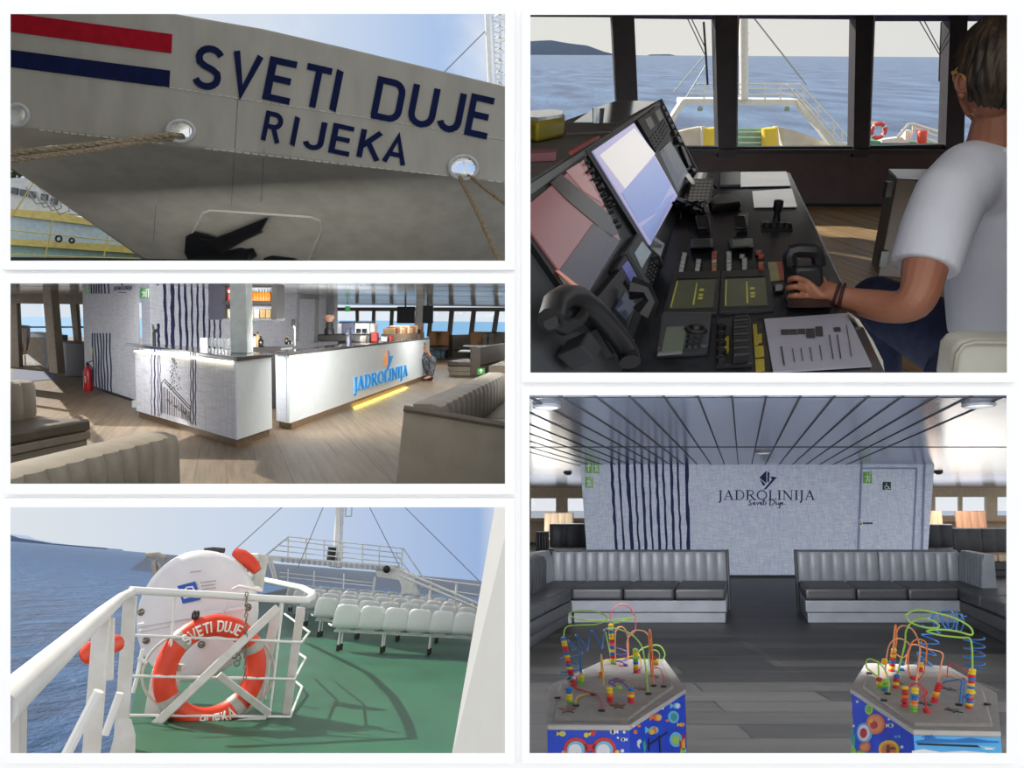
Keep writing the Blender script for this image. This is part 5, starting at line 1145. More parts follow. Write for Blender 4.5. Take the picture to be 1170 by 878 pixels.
def topslab(par, P, z0=zt - .05, z1=zt, o=.03):
    c = sum(P, V()) / len(P); P2 = []
    for q in P: d = (q - c); d.z = 0; P2.append(V((q.x, q.y, 0)) + d.normalized() * o * 1.4)
    m = MB(); m.hexa([q + up * z0 for q in P2], [q + up * z1 for q in P2]); return build('counter_top', m, mCtop, par, bevel=.006)
P_ = [C0, C2, C3, SR.z(143, 393, 1.08)]; P_[3].z = 0
topslab(t, P_)
def plinth(par, P, ins=.05, mt=None):
    c = sum(P, V()) / len(P); P2 = [V((q.x, q.y, 0)) + (c - q).normalized() * ins for q in P]; P2 = [V((q.x, q.y, 0)) for q in P2]
    m = MB(); m.hexa(P2, [q + up * .1 for q in P2]); build('plinth', m, mt or mPl, par, smooth=0)
plinth(t, [C0, C2, C3, C1])
m = MB(); a, b = cl(268, 409), cl(157, 396); a.z = b.z = zt - .065; m.bar(a + NL * .035, b + NL * .035, .03, .018); build('light_strip', m, mat('warm led strip', (255, 246, 214), .5, emit=(255, 246, 210), estr=6), t, label='glowing strip under the counter edge')
m = MB(); q = SR.z(152, 466, 0); m.box(q.x - .02, q.x + .1, q.y, q.y + .1, 0, .12); build('foot', m, mCw, t)
# right counter
D0, D1, E0 = SR.z(331, 484, .1), SR.z(490.7, 427.2, .1), SR.z(316.5, 480.5, .1)
dirD = (D1 - D0).normalized(); bkD = V((-dirD.y, dirD.x, 0)); bkD = bkD if bkD.x < 0 else -bkD
t2 = thing('bar_counter', SR, V((D0.x, D0.y, 0)), 'long white bar counter with the lit blue shipping line sign', 'bar counter')
E1 = E0 + dirD * .3 + bkD * .2; F1 = D1 + bkD * .75; F0 = E0 + dirD * 1.2 + bkD * .1
P_ = [D0, D1, F1, E0]
m = MB(); m.hexa(P_, [V((q.x, q.y, zt - .05)) for q in P_]); build('white_panel', m, mCw, t2, smooth=0)
ne = (D0 - E0).cross(up).normalized(); ne = ne if ne.y < 0 else -ne
m = MB(); a, b = E0.lerp(D0, .0), E0.lerp(D0, .82); m.hexa([a, b, V((b.x, b.y, zt - .05)), V((a.x, a.y, zt - .05))], [q + ne * .012 for q in (a, b, V((b.x, b.y, zt - .05)), V((a.x, a.y, zt - .05)))]); build('linen_end', m, mLin2, t2, smooth=0)
topslab(t2, [D0, D1, F1, E0], o=.05); plinth(t2, P_, .08)
ND = (D1 - D0).cross(up).normalized(); ND = ND if ND.y < 0 else -ND
def cr(x, y, o=0): return SR.pl(x, y, D0, ND) + ND * o
Z4C = lambda x, y: (290 + x * .3018, 305 + y * .3018)
tl_ = thing('lit_sign', SR, cr(*Z4C(480, 470), .02), 'raised blue letters and orange sail emblem on the long white counter', 'sign')
mBl = mat('sign blue', (42, 140, 208), .35, c2=(34, 128, 198), emit=(40, 140, 210), estr=.25); mSOr = mat('sign orange', (244, 166, 110), .4, emit=(244, 160, 100), estr=.3)
mBack = mat('sign halo blue', (168, 220, 246), .4, emit=(160, 220, 250), estr=.3)
tw = serif_width('JADROLINIJA')
def lg(u, v, o):
    s_ = u / tw; s2 = s_ * (1.18 - .18 * s_); return cr(*Z4C(376 + 203 * s2, 472 - 60 * s2 - v * (52 - 10 * s2)), o)
m = MB(); serif_text(m, 'JADROLINIJA', lg, .004, .035); build('letters', m, mBl, tl_, label='raised blue lettering JADROLINIJA')
m = MB()
def fat(u, v, o): return lg(u, v, o)
x_ = 0
for ch in 'JADROLINIJA':
    w_, st_ = SERIF[ch]
    for p, k in st_: m.stroke([(x_ + a, b) for a, b in p], k + .09, lg, .001, .006)
    x_ += w_ + .06
build('letter_backing', m, mBack, tl_)
m = MB()
ez_ = lambda u, v, o: cr(*Z4C(504 + u * 34, 392 - v * 78 - u * 8), o)
emblem(m, ez_, .004, .03, (0, 1)); build('emblem', m, [mSOr, mBl], tl_, label='orange and blue sail emblem')
# white square post standing on the counter
p = SR.z(*qb(835, 600), zt); m = MB(); c0 = SR.y(*qb(752, 600), p.y); c1 = SR.y(*qb(892, 612), p.y)
w_ = c1.x - c0.x; cx = (c0.x + c1.x) / 2 + .0
m.box(cx - w_ / 2, cx + w_ * .0 + w_ / 2, p.y + .02, p.y + .02 + w_ * 1.1, zt, z_); 
o = build('square_post', m, mat('white square post', (214, 222, 220), .4), st=SR, label='white square post rising from the linen covered counter to the ceiling', cat='post', bevel=.01)
# hanging shelf of bottles and packs
YK = 14.2
def ks(x, y, d=0): return SR.y(*qb(x, y), YK + d)
t = thing('wall_shelf', SR, ks(900, 318), 'dark hanging shelf unit with orange bottles above the bar', 'shelf')
mDk = mat('dark shelf board', (44, 40, 40), .5, c2=(36, 33, 33)); mNv = mat('dark navy side', (42, 42, 62), .5)
def kbox(name, x0, y0, x1, y1, d0, d1, mt):
    mb = MB(); p = [ks(x0, y1, d0), ks(x1, y1, d0), ks(x1, y0, d0), ks(x0, y0, d0)]; mb.prism(p, (0, d1 - d0, 0)); build(name, mb, mt, t, smooth=0)
kbox('side_panel', 572, 0, 700, 318, 0, .5, mNv); kbox('back_panel', 690, 0, 1110, 318, .42, .45, mLin2)
kbox('side_panel', 1098, 25, 1140, 318, 0, .5, mDk); kbox('board', 690, 308, 1140, 324, 0, .5, mat('grey shelf board', (120, 124, 126), .5)); kbox('board', 690, 160, 1140, 192, 0, .5, mDk); kbox('board', 690, 18, 1140, 40, 0, .5, mDk)
kbox('divider', 700, 20, 712, 310, 0, .45, mDk)
mOb = mat('orange bottle', (242, 142, 44), .3, c2=(236, 128, 34)); mCapB = mat('pale blue bottle neck', (176, 204, 220), .3); mRb = mat('red carton', (206, 56, 52), .4)
def bottle(px, py, h, r, st, yd, mt, mc, lab, grp, name='bottle', cat='bottle', fz_=None):
    b = SR.y(px, py, yd); t_ = thing(name, st, b, lab, cat, grp)
    m = MB(); m.lathe(b, [(r * .9, 0), (r, .01), (r, h * .6), (r * .45, h * .78), (r * .4, h * .84)], 10); build('body', m, mt, t_)
    m = MB(); m.lathe(b, [(r * .42, h * .84), (r * .42, h), (r * .3, h)], 10); build('cap', m, mc, t_); return t_
ords = ['first', 'second', 'third', 'fourth', 'fifth', 'sixth', 'seventh', 'eighth', 'ninth', 'tenth']
def packed(k, n): return ords[k] + ' from the left'
for k in range(8): bottle(*qb(912 + k * 24, 178), .245, .042, SR, YK + .12, mOb, mCapB, 'orange bottle on the upper bar shelf, %s right of the white post' % packed(k, 8), 'orange bottles on the bar shelf')
for k in range(2):
    m = MB(); b = ks(722 + k * 24, 158, .1); m.box(b.x - .04, b.x + .035, b.y, b.y + .1, b.z, b.z + .24); m.mi = 1; m.box(b.x - .041, b.x + .036, b.y - .002, b.y + .05, b.z + .14, b.z + .19)
    build('carton', m, [mRb, mWh], st=SR, label='red carton on the upper bar shelf left of the white post, %s of two' % ('left' if k == 0 else 'right'), cat='carton', group='red cartons on the bar shelf', smooth=0)
mTanP = mat('tan carton', (190, 160, 112), .6, c2=(170, 138, 92)); mCreamP = mat('cream carton', (214, 208, 196), .6)
for k, (x, w, mt, nm) in enumerate(((706, 22, mTanP, 'tan carton at the left end of the lower bar shelf'), (732, 20, mCreamP, 'cream carton left of the white post on the lower bar shelf'), (905, 40, mCreamP, 'cream carton just right of the white post on the lower bar shelf'), (950, 44, mCreamP, 'cream carton in the middle of the lower bar shelf'), (1000, 46, mTanP, 'tan carton second from the right on the lower bar shelf'), (1050, 44, mTanP, 'tan carton at the right end of the lower bar shelf'))):
    m = MB(); p = [ks(x, 306, .08), ks(x + w, 306, .08), ks(x + w, 232, .08), ks(x, 225, .08)]; m.prism(p, (0, .2, 0)); build('carton', m, mt, st=SR, label=nm, cat='carton', group='cartons on the lower bar shelf', bevel=.01)
# things on the counters
def onC(x, y, q=qc, z=zt): return SR.z(*q(x, y), z)
mGl = mat('clear glass', (230, 236, 240), .08, trans=.9); mDkB = mat('dark bottle glass', (30, 34, 28), .2); mSt = mat('brushed steel', (176, 178, 182), .3, metal=.8, c2=(150, 152, 156))
for k, (x, y) in enumerate(((600, 540), (628, 542), (655, 545), (684, 548), (712, 550), (738, 552))):
    b = onC(x, y, qb); t_ = thing('drinking_glass', SR, b, 'upturned clear glass on the counter left of the white post, %s' % packed(k, 6), 'glass', 'upturned glasses on the bar')
    m = MB(); m.lathe(b, [(.05, 0), (.045, .12), (.042, .14)], 12); build('bowl', m, mGl, t_)
b = onC(120, 525, qb); t_ = thing('beer_tap', SR, b, 'small dark tap at the left end of the linen covered counter', 'tap')
m = MB(); m.tube([b, b + V((0, 0, .2)), b + V((.05, 0, .25))], .03, 8); build('column', m, mSteelB, t_); m = MB(); m.tube([b + V((0, 0, .2)), b + V((-.02, 0, .34))], .02, 8); build('handle', m, mDkB, t_)
m = MB(); b = onC(533, 560, qb); m.box(b.x - .05, b.x + .05, b.y, b.y + .01, b.z, b.z + .16); build('menu_card', m, mWh, st=SR, label='small white card standing on the linen covered counter', cat='card')
for k, (x, y, h, r, mt, lab) in enumerate(((910, 545, .3, .04, mDkB, 'dark bottle just right of the white post on the back counter'), (935, 548, .34, .045, mRb, 'red bottle right of the white post on the back counter'), (958, 550, .24, .05, mCreamP, 'cream jar among the bottles on the back counter'), (985, 548, .28, .04, mTanP, 'tan bottle among the bottles on the back counter'), (1010, 548, .2, .05, mDkB, 'squat dark bottle at the right of the bottle cluster'), (925, 552, .2, .04, mTanP, 'short tan bottle in front of the red bottle'))):
    bottle(*qb(x, y), h, r, SR, 14.0, mt, mSteelB, lab, 'bottles on the back counter')
m = MB(); a, b = SR.y(*qb(880, 552), 13.6), SR.y(*qb(1175, 566), 13.6); z0 = a.z; m.hexa([V((a.x, a.y, .0)), V((b.x, b.y, 0)), V((b.x, b.y + .7, 0)), V((a.x, a.y + .7, 0))], [V((a.x, a.y, z0)), V((b.x, b.y, z0)), V((b.x, b.y + .7, z0)), V((a.x, a.y + .7, z0))]); build('back_counter', m, mDk, st=SR, label='dark back counter holding the bottles between the two bar counters', cat='counter')
b = onC(270, 540); t_ = thing('beer_tap', SR, b, 'slender steel tap with dark handle near the corner of the long counter', 'tap')
m = MB(); m.tube([b, b + V((0, 0, .3)), b + V((-.03, 0, .36))], .022, 8); build('column', m, mSt, t_); m = MB(); m.tube([b + V((-.03, 0, .34)), b + V((-.02, 0, .46))], .028, 8); build('handle', m, mSteelB, t_)
for x, y, h, lab in ((202, 525, .16, 'small dark bottle on the long counter left of the steel tap'), (232, 522, .1, 'tiny dark bottle beside the steel tap')): bottle(*qc(x, y), h, .035, SR, onC(x, y).y, mDkB, mTanP, lab, 'small bottles beside the tap')
def wkbox(par, name, x0, y0, x1, y1, yd, dp_, mt, bev=.02):
    m = MB(); m.prism([SR.y(*qc(*p), yd) for p in ((x0, y1), (x1, y1), (x1, y0), (x0, y0))], (0, dp_, 0)); return build(name, m, mt, par, bevel=bev)
yc = 17.5
t_ = thing('coffee_grinder', SR, SR.y(*qc(560, 450), yc), 'coffee grinder with bean hopper left of the coffee machine', 'grinder')
b = SR.y(*qc(558, 440), yc); m = MB(); m.lathe(b, [(.11, 0), (.11, .1), (.07, .16), (.08, .22), (.05, .27)], 12); build('body', m, mSteelB, t_)
m = MB(); m.lathe(b, [(.05, .27), (.12, .36), (.11, .42), (.1, .43)], 12); build('hopper', m, mat('bean hopper', (150, 112, 92), .3), t_)
t_ = thing('coffee_machine', SR, SR.y(*qc(700, 480), yc), 'large dark and steel espresso machine on the bar', 'coffee machine')
wkbox(t_, 'body', 620, 345, 900, 440, yc, .5, mSt); wkbox(t_, 'base', 460, 440, 900, 500, yc - .05, .6, mSteelB); wkbox(t_, 'panel', 660, 340, 770, 440, yc - .06, .2, mat('dark blue grey panel', (52, 56, 78), .3)); wkbox(t_, 'cup_rail', 640, 332, 920, 348, yc + .05, .4, mSteelB, .004)
for x in (800, 850): b = SR.y(*qc(x, 430), yc - .1); m = MB(); m.tube([b, b + V((0, 0, .1))], .05, 8); m.tube([b + V((0, 0, .03)), b + V((.05, -.2, .0))], .02, 6); build('brew_group', m, mSteelB, t_)
wkbox(t_, 'side_panel', 880, 348, 940, 430, yc + .02, .4, mat('pale side', (170, 172, 170), .4))
t_ = thing('tap_tower', SR, onC(720, 540), 'dark column tap tower standing on the long counter before the coffee machine', 'tap')
b = onC(720, 540); m = MB(); m.lathe(b, [(.06, 0), (.05, .04), (.05, .3), (.03, .33)], 12); build('column', m, mat('grey blue column', (70, 74, 92), .3), t_); m = MB(); m.tube([b + V((0, -.04, .24)), b + V((0, -.12, .2))], .02, 6); build('spout', m, mSt, t_)
for x, w, z, mt, lab in ((815, 50, .13, mCreamP, 'cream box on the long counter just right of the tap tower'), (905, 55, .2, mRb, 'red box on the long counter'), (985, 60, .12, mSt, 'steel tray box right of the red box'), (1055, 26, .14, mRb, 'narrow red pack before the snack tray')):
    b = onC(x + w / 2, 505); s_ = w * .13675 / 900 * b.y; m = MB(); m.box(b.x - s_ / 2, b.x + s_ / 2, b.y, b.y + .2, zt, zt + z); m.mi = 0; build('counter_box', m, mt, st=SR, label=lab, cat='box', bevel=.015)
# snack tray
t_ = thing('snack_tray', SR, SR.z(*qd(275, 480), zt), 'wide tray of tan wrapped packs at the far end of the long counter', 'tray')
b0, b1 = SR.z(*qd(148, 490), zt), SR.z(*qd(400, 465), zt); m = MB(); dx = (b1 - b0); m.hexa([b0, b1, b1 + bkD * .3, b0 + bkD * .3], [q + up * .14 for q in (b0, b1, b1 + bkD * .3, b0 + bkD * .3)]); build('tray_box', m, mat('tray card', (122, 104, 84), .6), t_)
for k in range(11):
    q = b0.lerp(b1, (k + .5) / 11) + bkD * .15 + up * .14; m = MB(); s_ = dx.length / 28; m.box(q.x - s_, q.x + s_, q.y - .1, q.y + .1, q.z - .02, q.z + .13 + .03 * (k % 3)); build('snack_pack', m, [mTanP, mat('rust pack', (150, 92, 66), .5), mat('pale pack', (206, 176, 146), .5)][k % 3], st=SR, label='wrapped snack pack in the counter tray, %s' % (packed(k, 11) if k < 10 else 'at the right end'), cat='snack pack', group='snack packs in the tray', bevel=.02)
# screens and columns
def scr(x0, y0, x1, y1, yd, lab):
    t_ = thing('television', SR, SR.y(*qd((x0 + x1) / 2, y1), yd), lab, 'television', 'televisions beside the white column')
    m = MB(); m.prism([SR.y(*qd(*p), yd) for p in ((x0, y1), (x1, y1), (x1 + 3, y0), (x0 + 5, y0))], (0, .08, 0)); build('screen', m, mat('black screen', (16, 16, 21), .5, spec=.2), t_)
    m = MB(); p = SR.y(*qd((x0 + x1) / 2, y0), yd + .1); m.bar(p - V((0, 0, .2)), V((p.x, p.y, z_)), .05, .05, (0, 1, 0)); build('bracket', m, mSteelB, t_)
scr(170, 208, 318, 348, 24, 'black television left of the white column over the bar'); scr(385, 200, 472, 348, 24, 'black television right of the white column over the bar')
m = MB(); q = [SR.y(*qd(x, y), 24.5) for x, y in ((308, 470), (380, 470), (415, 0), (345, 0))]; m.prism(q, (0, .4, 0)); build('column', m, mat('white column paint', (200, 200, 198), .5), st=SR, label='white leaning column between the two televisions', cat='column', bevel=.02)
m = MB(); q = [SR.y(*p, 20) for p in (qa(272, 0), qa(345, 0), qa(412, 775), qa(335, 760))]; m.prism(q, (0, .35, 0)); build('column', m, mat('beige column', (164, 152, 134), .6, scale=10), st=SR, label='beige column between the windows left of the linen wall', cat='column', bevel=.02)
for x0, x1 in ((600, 690), (752, 800)):
    pass
t_ = thing('security_camera', SR, wk(*qc(210, 50), .2), 'small white dome camera under the ceiling above the bar', 'camera')
m = MB(); m.tube([wk(*qc(135, 40), .05), wk(*qc(205, 44), .2)], .02, 6); build('arm', m, mSteelB, t_); m = MB(); m.ball(wk(*qc(232, 58), .2), .06); build('dome', m, mWh, t_)
# cupboards by the side windows, draped chair, fire extinguisher
m = MB(); a, b = SR.z(*qa(485, 790), 0), SR.z(*qa(690, 800), 0); c = SR.z(*qa(415, 755), 0)
hh = SR.y(*qa(480, 512), a.y).z; m.hexa([c, a, b, b + V((0, 1, 0)), c + V((0, .6, 0))], [q + up * hh for q in (c, a, b, b + V((0, 1, 0)), c + V((0, .6, 0)))]); build('low_cupboard', m, mat('dark grey cupboard', (78, 74, 76), .5), st=SR, label='dark grey low cupboard beneath the side windows', cat='cupboard', bevel=.01)
m = MB(); a, b = SR.z(*qa(150, 660), 0), SR.z(*qa(330, 735), 0); c = SR.z(*qa(130, 640), 0); hh = 1.0
m.hexa([a, b, b + V((.1, .9, 0)), a + V((0, .9, 0))], [q + up * hh for q in (a, b, b + V((.1, .9, 0)), a + V((0, .9, 0)))]); build('low_cupboard', m, mat('blue grey cupboard', (104, 110, 122), .4), st=SR, label='blue grey cupboard behind the draped chair', cat='cupboard', bevel=.01)
pc = SR.z(*qa(75, 700), 0); t_ = thing('draped_chair', SR, pc, 'chair with a pale striped cover by the side window', 'chair')
yy = pc.y
m = MB(); vs = []; fs = []; n = 18
for i in range(n + 1):
    x = -10 + 170 * i / n
    for j, yq in enumerate((360, 420, 500, 575)):
        p = SR.y(*qa(x - (10 if j == 3 else 0), yq + (8 * math.sin(i * 1.4) if j == 3 else 0) + abs(x - 80) * .12), yy); vs.append(p + V((0, -.05 * math.sin(i * 1.9 + j * .5), 0)))
for i in range(n):
    for j in range(3): fs.append([i * 4 + j, (i + 1) * 4 + j, (i + 1) * 4 + j + 1, i * 4 + j + 1])
m.add(vs, fs); o = build('cover', m, mat('pale striped cloth', (206, 200, 200), .8, c2=(176, 160, 156), scale=3, stretch=(6, 1, .2)), t_); md = o.modifiers.new('t', 'SOLIDIFY'); md.thickness = .12
m = MB(); m.prism([SR.y(*qa(*p), yy - .15) for p in ((-10, 625), (150, 600), (160, 575), (-10, 590))], (0, .5, 0)); build('seat', m, mat('tan seat', (150, 128, 106), .6), t_)
for x in (70, 135, 10): m = MB(); p = SR.y(*qa(x, 615), yy); m.tube([p, V((p.x, p.y, 0))], .02, 6); build('leg', m, mSt, t_)
m = MB(); p = [SR.z(*qa(*q), .004) for q in ((20, 850), (420, 812), (340, 760), (40, 730))]; m.prism(p, (0, 0, .008)); build('carpet', m, mat('blue carpet', (82, 92, 116), .9), st=SR, label='blue carpet area by the side windows', cat='carpet', smooth=0)
b = SR.z(101, 447, 0); b2 = SR.y(100, 445.5, b.y); t_ = thing('fire_extinguisher', SR, b, 'red fire extinguisher at the left corner of the linen wall', 'fire extinguisher')
mEx = mat('extinguisher red', (176, 30, 40), .3); hE = .5; r = .088
m = MB(); m.lathe(b, [(r * .95, 0), (r, .03), (r, hE - .1), (r * .6, hE), (r * .3, hE + .03)], 16); build('cylinder', m, mEx, t_)
m = MB(); m.lathe(b, [(.03, hE + .03), (.035, hE + .09)], 8); m.bar(b + V((-.02, 0, hE + .1)), b + V((.1, 0, hE + .13)), .03, .02); build('valve', m, mSteelB, t_)
m = MB(); m.tube([b + V((.03, -.02, hE + .07)), b + V((.12, -.05, hE)), b + V((.12, -.05, .2))], .014, 6); build('hose', m, mSteelB, t_)
m = MB(); m.tube([b + V((0, -r - .001, .18)), b + V((0, -r - .001, .32))], .04, 4, flat=.1); build('instruction_label', m, mWh, t_)
def saw_bar(o):
    q = ray(585, 567); no = V((0, q.z, -1)).normalized()
    for c in [o] + list(o.children_recursive):
        if c.type != 'MESH': continue
        M_ = SR.M @ MX.Translation(V(o['_b'])); Mi = M_.inverted(); b_ = bmesh.new(); b_.from_mesh(c.data)
        r_ = bmesh.ops.bisect_plane(b_, geom=b_.verts[:] + b_.edges[:] + b_.faces[:], plane_co=Mi @ V((0, 0, 0)), plane_no=(M_.to_3x3().transposed() @ no).normalized(), clear_outer=True)
        ed = [e for e in r_['geom_cut'] if isinstance(e, bmesh.types.BMEdge)]
        if ed: bmesh.ops.holes_fill(b_, edges=ed)
        b_.to_mesh(c.data); b_.free()
        if len(c.data.vertices) == 0: bpy.data.objects.remove(c)
# sofas
mTaupe = mat('taupe leather', (138, 128, 114), .42, c2=(128, 118, 104), scale=4, bump=.05, bscale=100); mBrown = mat('brown leather', (92, 82, 70), .4, c2=(82, 73, 62), scale=4, bump=.05, bscale=100)
Rf = SR.z(104, 513, 0); axs = V((.19, 1.2, 0)).normalized(); lftp = V((-1, .12, 0)).normalized()
sofa('lounge_sofa', Rf - axs * 2.6, tuple(axs), tuple(lftp), 2.6, 2, 1, .92, 'brown sofa facing the bar at the left edge, second from the front', 'taupe sofas in the bar', mTaupe, mBrown, st=SR, hb=.8, hs=.36, tb=.24, ribs=.2)
Fr = SR.z(193, 494, .78); Fr.z = 0; ax2 = V((.17, 1.4, 0)).normalized(); ay2 = V((-1, .1, 0)).normalized()
sofa('lounge_sofa', Fr - ax2 * 2.2 - ay2 * .75, tuple(ax2), tuple(ay2), 2.2, 2, 1, .92, 'ribbed taupe sofa back nearest the viewer in the bar picture', 'taupe sofas in the bar', mTaupe, mBrown, st=SR, hb=.78, hs=.36, tb=.24, ribs=.16)
a, b = SR.z(462.5, 466, .8), SR.z(555.5, 427, .8); a.z = b.z = 0; ax3 = (b - a).normalized(); ay3 = V((-ax3.y, ax3.x, 0)); ay3 = ay3 if ay3.x < 0 else -ay3
t_ = sofa('lounge_sofa', a - ay3 * .95 + ax3 * .3, tuple(ax3), tuple(ay3), (b - a).length, 2, 2, .95, 'taupe sofa with a broad plain end panel at the right of the bar picture', 'taupe sofas in the bar', mTaupe, mBrown, st=SR, hb=.8, hs=.4, tb=.26, ribs=.3)
m = MB(); P = [SR.y(461.5, 467, a.y), SR.y(588, 488.5, a.y), SR.y(588, 590, a.y), SR.y(450, 590, a.y)]; P[2].z = max(0, P[2].z); P[3].z = max(0, P[3].z); m.prism(P, (0, .06, 0)); build('end_panel', m, mTaupe, t_, bevel=.015)
m = MB(); m.tube([SR.y(461.5, 467, a.y - .01), SR.y(500, 473, a.y - .01), SR.y(584, 487.5, a.y - .01)], .03, 8); build('piping', m, mBrown, t_)
clip(t_, SR, 588.5, -1)
def rsofa(x0, y0, x1, y1, z, lab, L=None, D=.95, n=2, mf=mTaupe, ms=mBrown, name='lounge_sofa', facing=-1):
    a, b = SR.z(*Z4C(x0, y0), z), SR.z(*Z4C(x1, y1), z); a.z = b.z = 0; ax = (b - a).normalized(); ay = V((-ax.y, ax.x, 0)); ay = ay if ay.x < 0 else -ay
    if facing < 0: t = sofa(name, a - ay * D, tuple(ax), tuple(ay), (b - a).length, n, n, D, lab, 'taupe sofas in the bar', mf, ms, st=SR, hb=z, hs=.4, tb=.26, ribs=.3, endcap=-1)
    else: t = sofa(name, b + ay * D, tuple(-ax), tuple(-ay), (b - a).length, n, n, D, lab, 'taupe sofas in the bar', mf, ms, st=SR, hb=z, hs=.4, tb=.26, ribs=.3, endcap=1)
    clip(t, SR, 588.5, -1); return t
rsofa(893, 375, 970, 345, .8, 'taupe sofa behind the broad end panel sofa, at the right edge', n=1)
rsofa(858, 305, 960, 290, .82, 'taupe sofa in the third row with its seat towards the bar', n=1, facing=1)
rsofa(752, 258, 825, 256, .95, 'pale sofa back far off below the windows beyond the tables', n=1, facing=1)
mTeal = mat('teal leather', (72, 122, 142), .4, c2=(62, 108, 128))
a = SR.z(*Z4C(715, 345), 0); a = SR.z(*Z4C(712, 348), 0)
sofa('lounge_sofa', a - V((.9, 0, 0)), (1, .1, 0), (-.05, 1, 0), 1.0, 1, 1, 1.6, 'teal sofa beyond the end of the long counter', 'taupe sofas in the bar', mTeal, mTeal, st=SR, hb=.8, hs=.45, tb=.25, ribs=.3)
for x, y, w, lab in ((815, 318, 75, 'white low table between the far right sofas'), (835, 298, 80, 'white table farther back under the right windows')):
    p = SR.z(*Z4C(x, y), .62); t_ = thing('lounge_table', SR, (p.x, p.y, 0), lab, 'table', 'white lounge tables'); s_ = w * .3018 / 900 * p.y / 2
    m = MB(); m.box(p.x - s_, p.x + s_, p.y - .5, p.y + .7, .59, .62); build('table_top', m, mCw, t_, bevel=.008); m = MB(); m.lathe((p.x, p.y, 0), [(.22, 0), (.2, .02), (.04, .04), (.04, .59)], 12); build('pedestal', m, mSteelB, t_)
mWood = mat('orange wood back', (176, 122, 70), .5)
for k, (x, y) in enumerate(((690, 262), (712, 260), (845, 262), (868, 262), (905, 268), (930, 268))):
    p = SR.y(*Z4C(x, y), 33); t_ = thing('lounge_chair', SR, (p.x, p.y, 0), 'small brown chair back far off below the windows, %s' % packed(k, 6), 'chair', 'brown chairs below the far windows')
    m = MB(); m.box(p.x - .3, p.x + .3, p.y, p.y + .1, .5, 1.12); build('backrest', m, mWood if k < 3 else mBrown, t_, bevel=.05); m = MB(); m.box(p.x - .3, p.x + .3, p.y - .5, p.y, .35, .48); build('seat', m, mBrown, t_, bevel=.03)
    for dx in (-.25, .25):
        for dy in (-.45, .05): m = MB(); m.tube([(p.x + dx, p.y + dy, 0), (p.x + dx, p.y + dy, .36)], .025, 6); build('leg', m, mSteelB, t_)
def cs_sign():
    p = SR.z(*Z4C(862, 395), .85)
    sign(SR, lambda x, y, o=0: SR.y(x, y, p.y + .1 - o), *qd(845, 725), *qd(905, 775), mSG, ARR, 'table_sign', 'small green sign standing on the backrest of the broad end panel sofa')
cs_sign()
# seated person at the end of the bar
def skin_body(name, joints, bones, mt, par=None, st=None, base=None, sub=2, label=None, cat=None, root=0):
    me = bpy.data.meshes.new(name); base = V(par['_b']) if par is not None else V(base)
    me.from_pydata([V(j[0]) - base for j in joints], bones, []); me.materials.append(mt)
    o = bpy.data.objects.new(name, me); COL.objects.link(o); place(o, par, st, base); tag(o, label, cat)
    md = o.modifiers.new('skin', 'SKIN'); md.use_smooth_shade = True
    for i, j in enumerate(joints):
        sv = me.skin_vertices[0].data[i]; r = j[1]; sv.radius = r if isinstance(r, tuple) else (r, r); sv.use_root = (i == root)
    s_ = o.modifiers.new('sub', 'SUBSURF'); s_.levels = sub; s_.render_levels = sub
    return o
mSkin = mat('skin', (170, 118, 92), .5, c2=(160, 108, 84), scale=5); mCamo = mat('patterned trousers', (96, 98, 104), .8, c2=(40, 42, 46), scale=14, detail=1); mTealS = mat('teal shirt', (50, 110, 124), .8)
f = SR.z(489, 434, 0.03); B = lambda x, y, z: (f.x + x, f.y + y, z)
t_ = thing('person', SR, (f.x, f.y, 0), 'person in patterned trousers and black shoes sitting at the far end of the bar', 'person')
skin_body('body', [(B(-.3, .5, .55), (.15, .12)), (B(-.32, .55, .78), (.14, .11)), (B(-.34, .58, 1.0), (.15, .1)), (B(-.35, .58, 1.1), .05), (B(-.36, .56, 1.22), (.085, .1)), (B(.12, .25, .56), .085), (B(.05, .1, .1), .045), (B(-.1, -.02, .05), .035), (B(-.1, .2, .54), .085), (B(-.02, .35, .1), .045), (B(-.2, .6, .98), .05), (B(-.08, .35, .8), .04), (B(.06, .2, .62), .03)],
 [(0, 1), (1, 2), (2, 3), (3, 4), (0, 5), (5, 6), (6, 7), (0, 8), (8, 9), (2, 10), (10, 11), (11, 12)], mSkin, t_)
skin_body('trousers', [(B(-.3, .5, .56), (.17, .14)), (B(.13, .25, .57), .1), (B(.09, .14, .32), .085), (B(.05, .1, .1), .08), (B(-.1, .2, .56), .1), (B(-.02, .35, .12), .08)], [(0, 1), (1, 2), (2, 3), (0, 4), (4, 5)], mCamo, t_)
skin_body('shirt', [(B(-.3, .5, .6), (.17, .14)), (B(-.32, .55, .8), (.16, .13)), (B(-.34, .58, .99), (.17, .12)), (B(-.2, .6, .97), .07), (B(-.13, .46, .87), .06)], [(0, 1), (1, 2), (2, 3), (3, 4)], mTealS, t_)
for (x, y) in ((.05, .1), (-.02, .35)): m = MB(); m.tube([B(x + .05, y + .03, .05), B(x, y, .06), B(x - .12, y - .05, .04), B(x - .2, y - .08, .03)], [.045, .055, .05, .03], 10); build('shoe', m, mSteelB, t_)
m = MB(); m.ball(B(-.36, .58, 1.26), .1, .11, .09); build('hair', m, mat('dark hair', (40, 32, 28), .6), t_)
m = MB(); m.lathe((B(-.22, .42, 0)), [(.2, 0), (.2, .02), (.03, .04), (.03, .42), (.19, .43), (.19, .48), (.17, .5)], 16); build('stool', m, mBrown, st=SR, label='low round stool under the person at the end of the bar', cat='stool')
